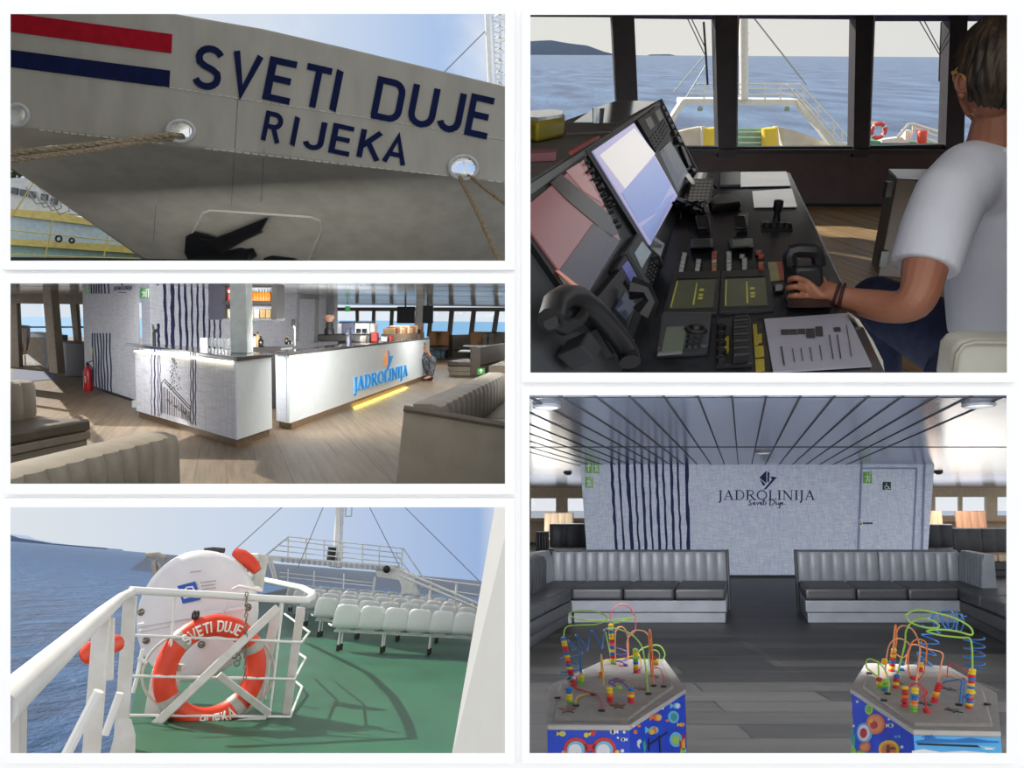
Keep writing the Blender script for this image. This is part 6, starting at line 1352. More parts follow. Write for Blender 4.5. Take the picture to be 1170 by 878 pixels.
# fill lamps added to brighten the bar, no fittings of the room
la = bpy.data.lights.new('bar_ceiling_light', 'AREA'); la.shape = 'RECTANGLE'; la.size = 5.5; la.size_y = .8; la.energy = 3600; la.color = (1, .98, .95)
lo = bpy.data.objects.new('bar_ceiling_light', la); COL.objects.link(lo); lo.matrix_world = SR.M @ MX.Translation((-3.2, 11, 2.17)) @ MX.Rotation(math.radians(50), 4, 'X')
la = bpy.data.lights.new('counter_foot_light', 'AREA'); la.shape = 'RECTANGLE'; la.size = 4.5; la.size_y = .04; la.energy = 120; la.color = (1, .78, .12)  # yellow lamp added to make the golden glow on the floor
lo = bpy.data.objects.new('counter_foot_light', la); COL.objects.link(lo)
c = D0.lerp(D1, .5) + ND * .03 + up * -.02; an = math.atan2(dirD.y, dirD.x)
lo.matrix_world = SR.M @ MX.Translation(c) @ MX.Rotation(an, 4, 'Z') @ MX.Rotation(math.radians(-35), 4, 'X')

la = bpy.data.lights.new('bar_cove_light', 'AREA'); la.shape = 'RECTANGLE'; la.size = 5; la.size_y = .5; la.energy = 2000; la.color = (1, .99, .96)  # added uplight hidden behind the counter to lift the dark ceiling
lo = bpy.data.objects.new('bar_cove_light', la); COL.objects.link(lo); c = D0.lerp(D1, .55) + bkD * .5; lo.matrix_world = SR.M @ MX.Translation((c.x, c.y, .95)) @ MX.Rotation(an, 4, 'Z') @ MX.Rotation(math.pi, 4, 'X')
for x_, y_, e_ in ((-7.6, 13.4, 120), (-1.2, 19, 900), (-2.5, 27, 900)):  # more added fill, for the dim rear and left of the bar
    la = bpy.data.lights.new('bar_ceiling_light', 'AREA'); la.shape = 'RECTANGLE'; la.size = 3.5; la.size_y = .5; la.energy = e_; la.color = (1, .99, .97)
    lo = bpy.data.objects.new('bar_ceiling_light', la); COL.objects.link(lo); lo.matrix_world = SR.M @ MX.Translation((x_, y_, 2.16))
for o in [o for o in COL.objects if o.parent is None and o.name.split('.')[0] == 'lounge_sofa']: saw_bar(o)
# ================================================================ the bridge with the helmsman (upper right)
SB = Stage((606, 62), (1100, 65), 1.45, k=1.15)
def zf(x0, y0, s): return lambda x, y: (x0 + x * s, y0 + y * s)
u1, u2, u3, u4, u5, u6, u7 = zf(604, 110, .17094), zf(604, 250, .2028), zf(740, 190, .15385), zf(740, 300, .23932), zf(745, 15, .20513), zf(980, 15, .1822), zf(885, 290, .17094)
def saw(o, st, py):
    """cut a thing level with the lower edge of the bridge opening"""
    q = ray(585, py); no = V((0, q.z, -1)).normalized()
    for c in [o] + list(o.children_recursive):
        if c.type != 'MESH': continue
        M_ = st.M @ MX.Translation(V(o['_b'])); Mi = M_.inverted()
        b_ = bmesh.new(); b_.from_mesh(c.data)
        r_ = bmesh.ops.bisect_plane(b_, geom=b_.verts[:] + b_.edges[:] + b_.faces[:], plane_co=Mi @ V((0, 0, 0)), plane_no=(M_.to_3x3().transposed() @ no).normalized(), clear_outer=True)
        ed = [e for e in r_['geom_cut'] if isinstance(e, bmesh.types.BMEdge)]
        if ed: bmesh.ops.holes_fill(b_, edges=ed)
        b_.to_mesh(c.data); b_.free()
        if len(c.data.vertices) == 0: bpy.data.objects.remove(c)
SAW = 436
YFW = SB.z(960, 236, 0).y
ZC = 2.45
mFloorB = mat('bridge wood floor', (150, 124, 88), .45, c2=(130, 106, 74), scale=2)
plank_nodes(mFloorB, (176, 146, 106), (148, 122, 90), (206, 176, 130), 1.8, .22, .006, rot=math.radians(75), streak=(.5, 9, 1))
m = MB(); level(m, SB, [(598, SAW), (1175, SAW), (1175, 234), (598, 234)], 0, -.06); build('floor_bridge', m, mFloorB, st=SB, base=(0, 0, 0), kind='structure', smooth=0)
mFrame = mat('dark window frame', (52, 48, 54), .5, c2=(46, 42, 48)); mWallB = mat('brown grey bulkhead', (92, 78, 80), .6, c2=(84, 70, 72))
m = MB(); q = [SB.y(x, 40, YFW).x for x in (597, 1290)]; m.prism([(q[0] * .3, 1.6, ZC), (q[1] * .3, 1.6, ZC), (q[1], YFW + .3, ZC), (q[0], YFW + .3, ZC)], (0, 0, .08)); build('ceiling_bridge', m, mPlain, st=SB, kind='structure', smooth=0)
def fw(mb, pts, d=0, th=.12): mb.prism([SB.y(*p, YFW + d) for p in pts], (0, th, 0))
m = MB()
a, b = SB.y(597, 168, YFW), SB.y(1190, 172, YFW); m.box(a.x, b.x, YFW, YFW + .12, 0, (a.z + b.z) / 2 - .03)
build('wall_front_bridge', m, mWallB, st=SB, kind='structure', smooth=0)
m = MB(); a, b = SB.y(597, 20, YFW), SB.y(1190, 20, YFW); m.box(a.x, b.x, YFW, YFW + .12, SB.y(890, 20.5, YFW).z, ZC); build('wall_header_bridge', m, mFrame, st=SB, kind='structure', smooth=0)
m = MB(); fw(m, [(597, 233), (1190, 233), (1190, 238), (597, 238)], -.02, .02); build('baseboard_bridge', m, mat('black skirting', (22, 22, 24), .5), st=SB, kind='structure', smooth=0)
m = MB()
for P in ([(699, 14), (724.5, 14), (729, 120), (705, 120)], [(817, 14), (842.5, 14), (841, 180), (821, 180)], [(978, 14), (998, 14), (992, 180), (975, 180)], [(1086, 14), (1106, 14), (1101, 180), (1080, 180)], [(597, 14), (605.5, 14), (606.5, 160), (597, 160)]): fw(m, P, -.06, .16)
m.prism([SB.y(x, 171, YFW - .1) for x in (597, 1190)] + [SB.y(x, 176, YFW - .1) for x in (1190, 597)], (0, .2, 0))
fw(m, [(760, 167), (822, 167.5), (822, 172), (760, 172)], -.03, .1); fw(m, [(840, 168), (977, 167.5), (977, 172), (840, 173)], -.03, .1); fw(m, [(991, 167), (1083, 165), (1083, 172), (991, 173)], -.03, .1)
build('trim_11', m, mFrame, st=SB, kind='structure', smooth=0)
m = MB()
for a, b in (((842.8, 18), (841.3, 168)), ((976.8, 18), (974.2, 168)), ((998.2, 18), (992.4, 168)), ((1085, 20), (1079, 166)), ((1091, 20), (1085, 170))): m.bar(SB.y(*a, YFW - .02), SB.y(*b, YFW - .02), .012, .05, (0, 1, 0))
build('trim_12', m, mat('light frame bead', (168, 164, 170), .4), st=SB, kind='structure', smooth=0)
m = MB(); mBlind = mat('violet grey blind', (96, 98, 138), .6)
for k, (x0, x1) in enumerate(((725, 817), (842, 978), (998, 1086), (1106, 1180))):
    m = MB(); fw(m, [(x0, 14), (x1, 14), (x1, 20.5 + (2 if k > 1 else 0)), (x0, 20.5 + (2 if k > 1 else -1))], -.03, .03); m.tube([SB.y(x0, 21 + (2 if k > 1 else -1), YFW - .02), SB.y(x1, 21 + (2 if k > 1 else 0), YFW - .02)], .012, 6)
    build('roller_blind', m, mBlind, st=SB, label='rolled violet grey blind at the top of the bridge window, %s of four' % ['leftmost', 'second from left', 'third from left', 'rightmost'][k], cat='blind', group='roller blinds on the bridge', smooth=0)
for k, P in enumerate(([(606, 17), (699, 17), (705, 170), (606, 170)], [(725, 17), (817, 17), (821, 168), (729, 168)], [(843, 17), (978, 17), (975, 168), (841, 168)], [(998, 17), (1086, 17), (1080, 168), (992, 168)], [(1106, 17), (1180, 17), (1180, 168), (1101, 168)])):
    m = MB(); fw(m, P, .05, .012); build('window_%d' % (k + 12), m, mPane, st=SB, kind='structure', smooth=0)
m = MB(); m.hexa([(SB.y(598, 62, y).x - d, y, 0) for y, d in ((1.7, 0), (YFW, 0), (YFW, .08), (1.7, .02))], [(SB.y(598, 62, y).x - d, y, ZC) for y, d in ((1.7, 0), (YFW, 0), (YFW, .08), (1.7, .02))]); build('wall_left_bridge', m, mWallB, st=SB, kind='structure', smooth=0)
saw(bpy.data.objects['wall_left_bridge'], SB, SAW)
m = MB(); m.hexa([(SB.y(1290, 62, y).x + d, y, .3) for y, d in ((1.7, 0), (YFW, 0), (YFW, .08), (1.7, .02))], [(SB.y(1290, 62, y).x + d, y, ZC) for y, d in ((1.7, 0), (YFW, 0), (YFW, .08), (1.7, .02))]); build('wall_right_bridge', m, mWallB, st=SB, kind='structure', smooth=0)
saw(bpy.data.objects['wall_right_bridge'], SB, SAW)
# sea, hills, foredeck
mSeaB = mat('hazy sea', (38, 72, 118), .3, spec=.3, c2=(98, 134, 176), scale=.06, bump=1.0, bscale=.3, detail=6, stretch=(1, .3, 1))
waves(mSeaB, .2, 2.2, (1, .3, 1))
m = MB(); p = [SB.z(x, y, -14) for x, y in ((598, 190), (1180, 190), (1180, 65.8), (598, 62.3))]; m.prism(p, (0, 0, -1)); build('sea', m, mSeaB, st=SB, base=(0, 0, -14), label='blue sea beyond the bridge windows', cat='sea', kind='stuff', smooth=0)
m = MB(); q = [(600, 62.6), (600, 47.5), (618, 46.3), (630, 46), (650, 49.5), (671, 52), (690, 59), (700, 61.5), (700, 63)]; m.prism([SB.y(*p, 20000) for p in q], (0, 800, 0)); m.prism([SB.y(*p, 20500) for p in ((740, 63.4), (743, 62.2), (765, 62), (773, 63.5))], (0, 200, 0))
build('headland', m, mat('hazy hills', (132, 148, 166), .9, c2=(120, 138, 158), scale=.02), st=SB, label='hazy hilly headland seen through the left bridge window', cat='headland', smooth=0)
YO = 34
o5 = lambda x, y, d=0: SB.y(*u5(x, y), YO + d)
mCr = mat('cream ship white', (238, 234, 220), .5, c2=(228, 224, 210)); mGrO = mat('green deck rail', (136, 186, 150), .5, c2=(124, 174, 138)); mYe = mat('yellow bollard paint', (246, 214, 60), .5, c2=(238, 204, 48))
t = thing('foredeck_gantry', SB, o5(640, 520), 'cream gantry with railed platform on the foredeck outside the bridge', 'gantry')
m = MB(); q = [(180, 478), (830, 482), (835, 515), (175, 508)]; m.prism([o5(*p) for p in q], (0, 1.5, 0)); build('platform', m, mCr, t)
m = MB(); q = [(800, 485), (840, 485), (1050, 735), (1000, 745), (930, 650), (830, 540)]; m.prism([o5(*p, -.05) for p in q], (0, .5, 0)); build('leg', m, mCr, t)
m = MB(); q = [(215, 480), (170, 480), (60, 650), (85, 680), (150, 560)]; m.prism([o5(*p, -.05) for p in q], (0, .5, 0)); build('leg', m, mCr, t)
m = MB(); 
for l, r_ in (((250, 393), (820, 393)), ((230, 420), (790, 422)), ((215, 448), (800, 455))): m = MB(); m.tube([o5(*l), o5(*r_)], .03, 5); build('rail', m, mCr, t)
for a, b in (((820, 393), (1090, 690)), ((750, 400), (1010, 700)), ((800, 430), (1060, 720))): m = MB(); m.tube([o5(*a, -.4), o5(*b, -.4)], .035, 5); build('rail', m, mCr, t)
for x, y in ((845, 425), (925, 520), (1015, 615), (1060, 660)): m = MB(); m.tube([o5(x, y, -.4), o5(x - 5, y + 70, -.4)], .04, 5); build('rail_post', m, mCr, t)
for x in (630, 715, 290): m = MB(); m.tube([o5(x, 395), o5(x, 480)], .03, 5); build('rail_post', m, mCr, t)
for x in (267, 750): m = MB(); m.lathe(o5(x, 545), [(.1, 0), (.11, .08), (.08, .16), (.02, .2)], 10); build('deck_lamp', m, mat('grey green lamp', (150, 166, 146), .5), t)
m = MB(); m.tube([o5(512, 480), o5(510, 0)], .17, 10); m.box(o5(510, 480).x - .5, o5(540, 480).x + .1, YO, YO + .3, o5(500, 495).z, o5(500, 478).z); m.tube([o5(495, 112), o5(540, 112)], .03, 5); m.tube([o5(495, 200), o5(540, 200)], .03, 5); build('foremast', m, mCr, st=SB, label='cream foremast rising from the gantry outside the bridge', cat='mast')
def wire(name, pts, r, lab, mt, grp=None, cat='wire'):
    mb = MB(); mb.tube(pts, r, 5); build(name, mb, mt, st=SB, label=lab, cat=cat, group=grp)
wire('stay_wire', [o5(570, 30), o5(860, 400)], .03, 'pale stay running down right of the foremast', mat('pale stay', (168, 170, 172), .5)); wire('stay_wire', [o5(290, 240), o5(120, 440)], .025, 'faint stay slanting left to the gantry', mat('pale stay', (168, 170, 172), .5)); wire('stay_wire', [o5(300, 290), o5(190, 470)], .025, 'second faint stay slanting left to the gantry', mat('pale stay', (168, 170, 172), .5))
t = thing('bow_deck', SB, o5(640, 760), 'pale bow with green rail and yellow posts outside the bridge', 'ship bow')
m = MB(); q = [(470, 645), (640, 645), (640, 780), (470, 780)]; m.prism([o5(*p, 1) for p in q], (0, .3, 0)); q = [(330, 650), (360, 650), (360, 780), (330, 780)]; m.prism([o5(*p, 1) for p in q], (0, .3, 0)); build('green_bulwark', m, mGrO, t)
for y in (662, 692, 722): m = MB(); m.tube([o5(285, y, .8), o5(640, y, .8)], .03, 5); build('rail', m, mCr, t)
for x0, x1 in ((300, 348), (628, 680)): m = MB(); m.tube([o5((x0 + x1) / 2, 780, .6), o5((x0 + x1) / 2, 640, .6)], .33, 12); build('yellow_post', m, mYe, t)
for x0, x1 in ((275, 298), (682, 700)): m = MB(); m.prism([o5(*p, .5) for p in ((x0, 632), (x1, 634), (x1 + 14, 790), (x0, 790))], (0, .2, 0)); build('white_panel', m, mCr, t)
m = MB(); q = [(700, 632), (780, 650), (900, 690), (990, 735), (1000, 790), (740, 790)]; m.prism([o5(*p, .7) for p in q], (0, .4, 0)); build('bow_plating', m, mat('bow plating', (226, 216, 196), .6, c2=(206, 192, 168), scale=1.5), t)
m = MB(); q = [(270, 634), (190, 650), (120, 670), (100, 790), (280, 790)]; m.prism([o5(*p, .7) for p in q], (0, .4, 0)); build('bow_plating', m, mat('bow plating', (226, 216, 196), .6, c2=(206, 192, 168), scale=1.5), t)
m = MB(); m.prism([o5(*p, -.2) for p in ((1040, 720), (1110, 725), (1110, 790), (1000, 790))], (0, .3, 0)); build('side_plating', m, mCr, t)
o6 = lambda x, y, d=0: SB.y(*u6(x, y), 26 + d)
t = thing('bridge_wing_deck', SB, o6(300, 860), 'green side deck with white rails in the right bridge window', 'deck')
m = MB(); m.prism([o6(*p) for p in ((60, 800), (530, 815), (540, 880), (60, 880))], (0, .3, 0)); build('deck_edge', m, mat('green deck strip', (90, 160, 110), .5), t)
m = MB(); m.prism([o6(*p, -.1) for p in ((150, 795), (280, 778), (300, 800), (330, 815), (150, 815))], (0, .3, 0)); build('locker', m, mCr, t); m = MB(); m.prism([o6(*p, -.05) for p in ((300, 735), (340, 735), (345, 800), (298, 800))], (0, .3, 0)); build('locker', m, mCr, t)
for P in ([(250, 780), (320, 695), (345, 695), (530, 752)], [(345, 720), (530, 785)], [(430, 790), (530, 825)], [(520, 745), (518, 840)], [(440, 725), (425, 800)], [(350, 700), (352, 760)], [(80, 690), (160, 690), (165, 740)]):
    m = MB(); m.tube([o6(*p, -.2) for p in P], .05, 5); build('rail', m, mCr, t)
mRedL = mat('orange red', (226, 74, 50), .45)
c = o6(130, 738, -.4); m = MB(); m.ring(c, .21, .065, (0, 1, 0), 20, 8); o = build('lifebuoy', m, mRedL, st=SB, label='orange red lifebuoy on the rail seen through the right bridge window', cat='lifebuoy')
for a in (40, 140, 220, 320): m = MB(); a = math.radians(a); m.tube([c + V((math.cos(a + k * .12) * .21, 0, math.sin(a + k * .12) * .21)) for k in (-1, 0, 1)], .068, 8); build('white_band', m, mWh, o)
m = MB(); m.tube([o6(400, 825, -.5), o6(402, 815, -.5), o6(404, 745, -.5), o6(404, 735, -.5)], [.11, .14, .14, .1], 12); build('float_canister', m, mRedL, st=SB, label='upright red canister by the white rails in the right bridge window', cat='canister')
# wipers
mBk = mat('black plastic', (26, 27, 29), .4, c2=(20, 21, 23)); mBk2 = mat('satin black', (38, 39, 42), .45, c2=(33, 34, 37))
fwp = lambda x, y, d=.12: SB.y(x, y, YFW + d)
def wiper(pts_blade, arms, lab):
    t = thing('window_wiper', SB, fwp(*pts_blade[-1]), lab, 'wiper', 'bridge window wipers'); m = MB(); m.tube([fwp(*p) for p in pts_blade], .011, 6); build('blade', m, mBk, t)
    for A in arms: m = MB(); m.tube([fwp(*p) for p in A], .005, 5); build('arm', m, mBk, t)
wiper([(804, 25), (806.5, 62), (808.5, 97)], [[(784, 18), (805, 62)], [(788.5, 18), (806, 55)]], 'thin wiper in the second bridge window from the left')
wiper([(844, 18), (841.5, 65), (842, 165)], [[(840, 20), (841.5, 62)]], 'long wiper beside the post left of the foremast')
wiper([(1076, 25), (1074.5, 62), (1073.5, 93)], [[(1047, 18), (1073, 62)], [(1053, 18), (1075, 60)]], 'thin wiper in the bridge window left of the helmsman')
# console -----------------------------------------------------------------
ZD = .8
Jn, Jf = SB.z(713, 420, ZD), SB.z(790, 200, ZD)
T_f = SB.y(750, 117, Jf.y)
NP = (Jf - Jn).cross(T_f - Jf).normalized(); NP = NP if NP.x > 0 else -NP
def pn(x, y, o=0): return SB.pl(x, y, Jn, NP) + NP * o
mDesk = mat('black console laminate', (44, 46, 50), .27, c2=(35, 36, 39), scale=6); mPan = mat('dark grey console panel', (64, 67, 70), .45, c2=(57, 60, 63)); mRimB = mat('grey console rim', (120, 124, 124), .4, c2=(110, 114, 114)); mTopU = mat('brown grey console top', (104, 100, 96), .5, c2=(92, 88, 84), scale=4, stretch=(1, 4, 1))
dk = lambda x, y, z=ZD: SB.z(x, y, z)
con = thing('helm_console', SB, V((.9, 2.6, .2)), 'large black ship control console with slanted screen panel', 'console')
m = MB(); P = [dk(672, SAW), dk(776, 197.5), dk(903, 197), dk(1018, SAW)]; m.hexa([p - V((0, 0, .05)) for p in P], P); build('desk_top', m, mDesk, con, bevel=.008)
m = MB(); P2 = [P[0], P[1], P[2] + V((-.12, -.1, 0)), P[3] + V((-.1, 0, 0))]; m.hexa([V((p.x, p.y, .05)) for p in P2], [p - V((0, 0, .05)) for p in P2]); build('desk_body', m, mDesk, con)
Tn = pn(590, 222); Jn2 = pn(705, 442); Jf2 = pn(792, 197)
Tn = pn(600, 215.5)
m = MB(); q = [Jn2, Jf2, pn(751, 117), Tn, pn(600, 442)]; m.hexa([p - NP * .03 for p in q], q); build('screen_panel', m, mPan, con, bevel=.004)
zu = T_f.z
m = MB(); q = [pn(751, 117), Tn, Tn + V((-.9, 0, 0)), SB.z(598, 150, zu), SB.z(636, 142, zu), SB.z(706, 115.5, zu)]
q = [pn(751, 117), pn(606, 211), SB.z(600, 205, zu), SB.z(600, 150, zu), SB.z(636, 141, zu), SB.z(708, 115, zu)]
for p in q: p.z = zu
m.hexa([p - V((0, 0, .06)) for p in q], q); build('console_top', m, mTopU, con, bevel=.004)
m = MB(); q2 = [(751, 117), (754, 120), (606, 222), (600, 226), (600, 214)]; m.hexa([pn(*p, .0) for p in q2], [pn(*p, .012) for p in q2]); build('top_rim', m, mRimB, con)
m = MB(); m.bar(pn(793, 197), pn(752, 116), .03, .05, NP); build('end_rim', m, mRimB, con)
def pquad(name, mt, pts, o0, o1, par=con, bevel=.0, lab=None):
    mb = MB(); mb.hexa([pn(*p, o0) for p in pts], [pn(*p, o1) for p in pts]); return build(name, mb, mt, par, bevel=bevel, smooth=0, label=lab)
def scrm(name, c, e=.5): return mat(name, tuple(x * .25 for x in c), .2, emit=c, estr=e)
# left screen, switched off: the window reflection is painted on as faint glow
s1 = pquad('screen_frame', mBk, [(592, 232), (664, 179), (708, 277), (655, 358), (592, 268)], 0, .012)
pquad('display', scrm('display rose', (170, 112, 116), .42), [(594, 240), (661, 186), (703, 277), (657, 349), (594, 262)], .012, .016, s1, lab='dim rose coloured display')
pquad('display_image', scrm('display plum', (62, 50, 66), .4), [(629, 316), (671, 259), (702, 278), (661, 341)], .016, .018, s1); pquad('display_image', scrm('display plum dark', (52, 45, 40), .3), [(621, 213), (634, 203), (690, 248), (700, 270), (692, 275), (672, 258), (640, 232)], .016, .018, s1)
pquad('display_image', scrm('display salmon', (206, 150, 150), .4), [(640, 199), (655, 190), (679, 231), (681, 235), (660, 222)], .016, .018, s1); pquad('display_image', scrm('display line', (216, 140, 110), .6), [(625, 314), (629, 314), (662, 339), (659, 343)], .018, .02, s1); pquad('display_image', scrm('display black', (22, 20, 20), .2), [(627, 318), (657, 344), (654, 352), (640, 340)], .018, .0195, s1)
# big bright screen
s2 = pquad('screen_frame', mBk, [(664, 175), (721, 138), (748, 170), (772, 222), (738, 292), (733, 284)], 0, .014)
pquad('display', scrm('display lilac', (176, 170, 214), .72), [(671, 176), (720, 143), (743, 178), (770, 226), (737, 283)], .014, .018, s2, lab='bright lilac and white chart display')
pquad('display_image', scrm('display white', (226, 220, 218), .8), [(679, 181), (720, 149), (744, 178), (708, 219)], .018, .02, s2); pquad('display_image', scrm('display blue', (140, 158, 216), .66), [(704, 224), (743, 182), (762, 214), (745, 246), (724, 258)], .018, .02, s2); pquad('display_image', scrm('display blue', (140, 158, 216), .66), [(727, 262), (744, 248), (757, 228), (766, 224), (738, 280)], .018, .0195, s2)
# clear cover right of it
pquad('plastic_cover', mat('blue grey plastic', (142, 154, 172), .25, c2=(128, 142, 164)), [(746, 180), (755, 171), (764, 162), (786, 200), (780, 214), (770, 222)], .004, .01)
pquad('cover_sheet', mat('pale blue sheet', (150, 172, 214), .3), [(748, 182), (756, 172), (774, 205), (768, 220)], .01, .013)
# gauges with white windows
for A, Wn in (([(722, 140), (735, 131), (741, 131), (756, 163), (744, 177)], [(731, 140), (737, 136), (742, 147), (737, 152)]), ([(737, 130), (744, 124), (749, 123), (762, 153), (755, 163)], [(743, 131), (748, 127), (753, 138), (748, 142)])):
    o = pquad('gauge_unit', mBk2, A, 0, .025, bevel=.004); pquad('gauge_window', mat('white gauge window', (226, 226, 220), .4), Wn, .0255, .028, o)
    m = MB()
    for i in range(4):
        for j in range(4): a = A[3]; x = A[4][0] + (A[3][0] - A[4][0]) * (i + .5) / 4 - 3 - j * 2.0; y = A[4][1] + (A[3][1] - A[4][1]) * (i + .5) / 4 - 4 - j * 3.6; m.hexa([pn(*p, .025) for p in ((x, y), (x + 1.3, y - 1), (x + 1.9, y + .6), (x + .6, y + 1.6))], [pn(*p, .029) for p in ((x, y), (x + 1.3, y - 1), (x + 1.9, y + .6), (x + .6, y + 1.6))])
    build('key_grid', m, mat('grey key', (92, 94, 98), .5), o)
for k in range(6):
    x, y = 752 + k * 3.4, 122.5 + k * 7; m = MB(); m.hexa([pn(*p, 0) for p in ((x, y), (x + 3.4, y - 1), (x + 6, y + 4.5), (x + 2.6, y + 6))], [pn(*p, .02) for p in ((x, y), (x + 3.4, y - 1), (x + 6, y + 4.5), (x + 2.6, y + 6))]); o = build('push_button', m, mBk2, con, bevel=.003)
    pquad('button_lens', mat('pale lens', (190, 192, 192), .4), [(x + 1.5, y + 1.2), (x + 3, y + .8), (x + 4.2, y + 3), (x + 2.7, y + 3.7)], .0205, .023, o)
pquad('grip_slot', mBk, [(774, 168), (778, 169), (787, 191), (784, 193)], .002, .02, bevel=.004); pquad('knob', mBk, [(769, 162), (773, 161), (775, 165), (771, 166)], .002, .03); pquad('knob', mBk, [(785, 195), (789, 195), (791, 198), (787, 199)], .002, .03)
# knob strip between the screens
for x, y, r in ((664, 190, 2), (669, 199, 4.2), (663.5, 201, 1.6), (676, 208, 2.2), (669.5, 209, 1.4), (680, 217, 5), (683, 226, 2), (689, 231, 3), (686, 238, 2), (693, 238, 2.6), (692, 246, 2.2), (697, 256, 2.4), (701, 262, 2)):
    m = MB(); q = pn(x, y, 0); rr = r / 900 * q.y; m.lathe(q, [(rr, 0), (rr, .018), (rr * .7, .026)], 10, NP); build('knob', m, mBk, con)
# lower units
r1 = pquad('radio_unit', mPan, [u2(500, 205), u2(570, 105), u2(690, 265), u2(620, 425)], .0, .03, bevel=.006); pquad('display', scrm('radio display', (140, 152, 160), .5), [u2(540, 220), u2(585, 155), u2(635, 215), u2(580, 305)], .0305, .033, r1)
m = MB()
for i in range(5):
    for j in range(3): x, y = u2(612 + i * 8 + j * 14, 345 + j * 14 - i * 22); m.ball(pn(x, y, .032), .008, .008, .008, 6, 4)
build('keypad', m, mBk, r1)
m = MB(); q = pn(*u2(655, 278), .03); m.lathe(q, [(.022, 0), (.022, .02), (.015, .025)], 12, NP); build('dial', m, mBk, r1)
r2 = pquad('radio_unit', mBk2, [u2(440, 300), u2(490, 225), u2(590, 390), u2(560, 470)], .0, .028, bevel=.006); pquad('display', scrm('radio violet display', (74, 74, 150), .5), [u2(465, 300), u2(500, 262), u2(550, 350), u2(520, 390)], .0285, .031, r2)
r3 = pquad('radio_unit', mBk, [u2(395, 540), u2(490, 365), u2(580, 500), u2(510, 680)], .0, .02, bevel=.006); pquad('display', scrm('radio slate display', (62, 72, 96), .4), [u2(440, 530), u2(500, 430), u2(560, 510), u2(500, 590)], .0205, .023, r3)
m = MB(); p0 = pn(*u2(480, 440), .05); p1 = pn(*u2(540, 580), .05); m.tube([p0, p0.lerp(p1, .3) + NP * .03, p0.lerp(p1, .7) + NP * .03, p1], [.03, .02, .02, .03], 8); build('handset', m, mBk, r3)
g = pquad('speaker_grille', mPan, [u2(345, 640), u2(400, 545), u2(490, 690), u2(440, 790)], .0, .015)
for k in range(9):
    a = u2(350 + k * 6, 632 - k * 9.5); b = u2(440 + k * 5, 776 - k * 9.5); m = MB(); m.bar(pn(*a, .017), pn(*b, .017), .006, .006, NP); build('slat', m, mBk, g)
pquad('lower_tray', mBk2, [u2(265, 540), u2(470, 300), u2(495, 345), u2(350, 630)], .0, .03)
m = MB(); q = [pn(*u2(*p), .05) for p in ((-20, 640), (10, 545), (70, 505), (150, 505), (240, 565), (330, 655), (400, 735), (440, 805), (450, 860))]; m.tube(q, .023, 12); q = [pn(*u2(*p), .05) for p in ((-20, 650), (60, 680), (120, 660), (170, 600))]; m.tube(q, .014, 8); build('grab_handle', m, mBk, con, label='thick black grab handle')
pquad('switch_box', mBk2, [u2(120, 790), u2(180, 700), u2(265, 800), u2(210, 870)], .01, .06, bevel=.005)
pquad('hook_light', mat('pale clip', (196, 186, 176), .3), [u2(450, 790), u2(465, 770), u2(500, 800), u2(480, 815)], .02, .04)
dn = lambda x, y, o=0: SB.z(x, y, ZD + o)
def dquad(name, mt, pts, h, par=con, z0=0.0, bevel=.0, lab=None):
    mb = MB(); mb.hexa([dn(*p, z0) for p in pts], [dn(*p, z0) + V((0, 0, h)) for p in pts]); return build(name, mb, mt, par, bevel=bevel, smooth=0, label=lab)
mLab = mat('red label', (160, 62, 66), .6); dquad('warning_label', mLab, [u2(512, 815), u2(565, 660), u2(597, 690), u2(565, 830)], .003)
# green displays
mOl = mat('olive display', (62, 64, 50), .35, c2=(52, 54, 42), emit=(80, 84, 56), estr=.18); mYl = mat('display yellow', (150, 146, 60), .4, emit=(170, 166, 60), estr=.25)
for A, B, line in (([u4(120, 62), u4(345, 55), u4(330, 258), u4(70, 256)], [u4(140, 88), u4(325, 82), u4(312, 215), u4(105, 222)], [u4(232, 100), u4(238, 100), u4(222, 202), u4(214, 202)]), ([u4(352, 55), u4(580, 46), u4(600, 240), u4(342, 255)], [u4(372, 82), u4(560, 76), u4(572, 205), u4(368, 212)], [u4(470, 92), u4(476, 92), u4(480, 195), u4(472, 195)])):
    o = dquad('touch_display', mBk2, A, .012, bevel=.003); dquad('display', mOl, B, .002, o, .012); dquad('display_scale', mYl, line, .001, o, .014)
    L = lambda p, q, k: (p[0] + (q[0] - p[0]) * k, p[1] + (q[1] - p[1]) * k)
    for f_ in (.12, .3, .42): 
        a = L(L(B[0], B[3], f_ + .2), L(B[1], B[2], f_ + .2), .62); dquad('display_block', mYl, [a, (a[0] + 5, a[1] - .2), (a[0] + 4.7, a[1] + 2), (a[0] - .3, a[1] + 2.2)], .001, o, .014)
    e = [L(B[0], B[3], .02), L(B[0], B[3], .95)]; dquad('display_scale', mYl, [e[0], (e[0][0] + 1.4, e[0][1]), (e[1][0] + 1.6, e[1][1]), (e[1][0], e[1][1])], .001, o, .014)
    m = MB()
    for k in range(14):
        for a, b in ((A[0], A[1]), (A[3], A[2])):
            p = L(a, b, .08 + k * .062); c = L(p, ((A[0][0] + A[2][0]) / 2, (A[0][1] + A[2][1]) / 2), .1); m.hexa([dn(*q, .012) for q in (c, (c[0] + 2, c[1]), (c[0] + 2, c[1] + 1.2), (c[0], c[1] + 1.2))], [dn(*q, .016) for q in (c, (c[0] + 2, c[1]), (c[0] + 2, c[1] + 1.2), (c[0], c[1] + 1.2))])
    build('soft_keys', m, mBk, o)
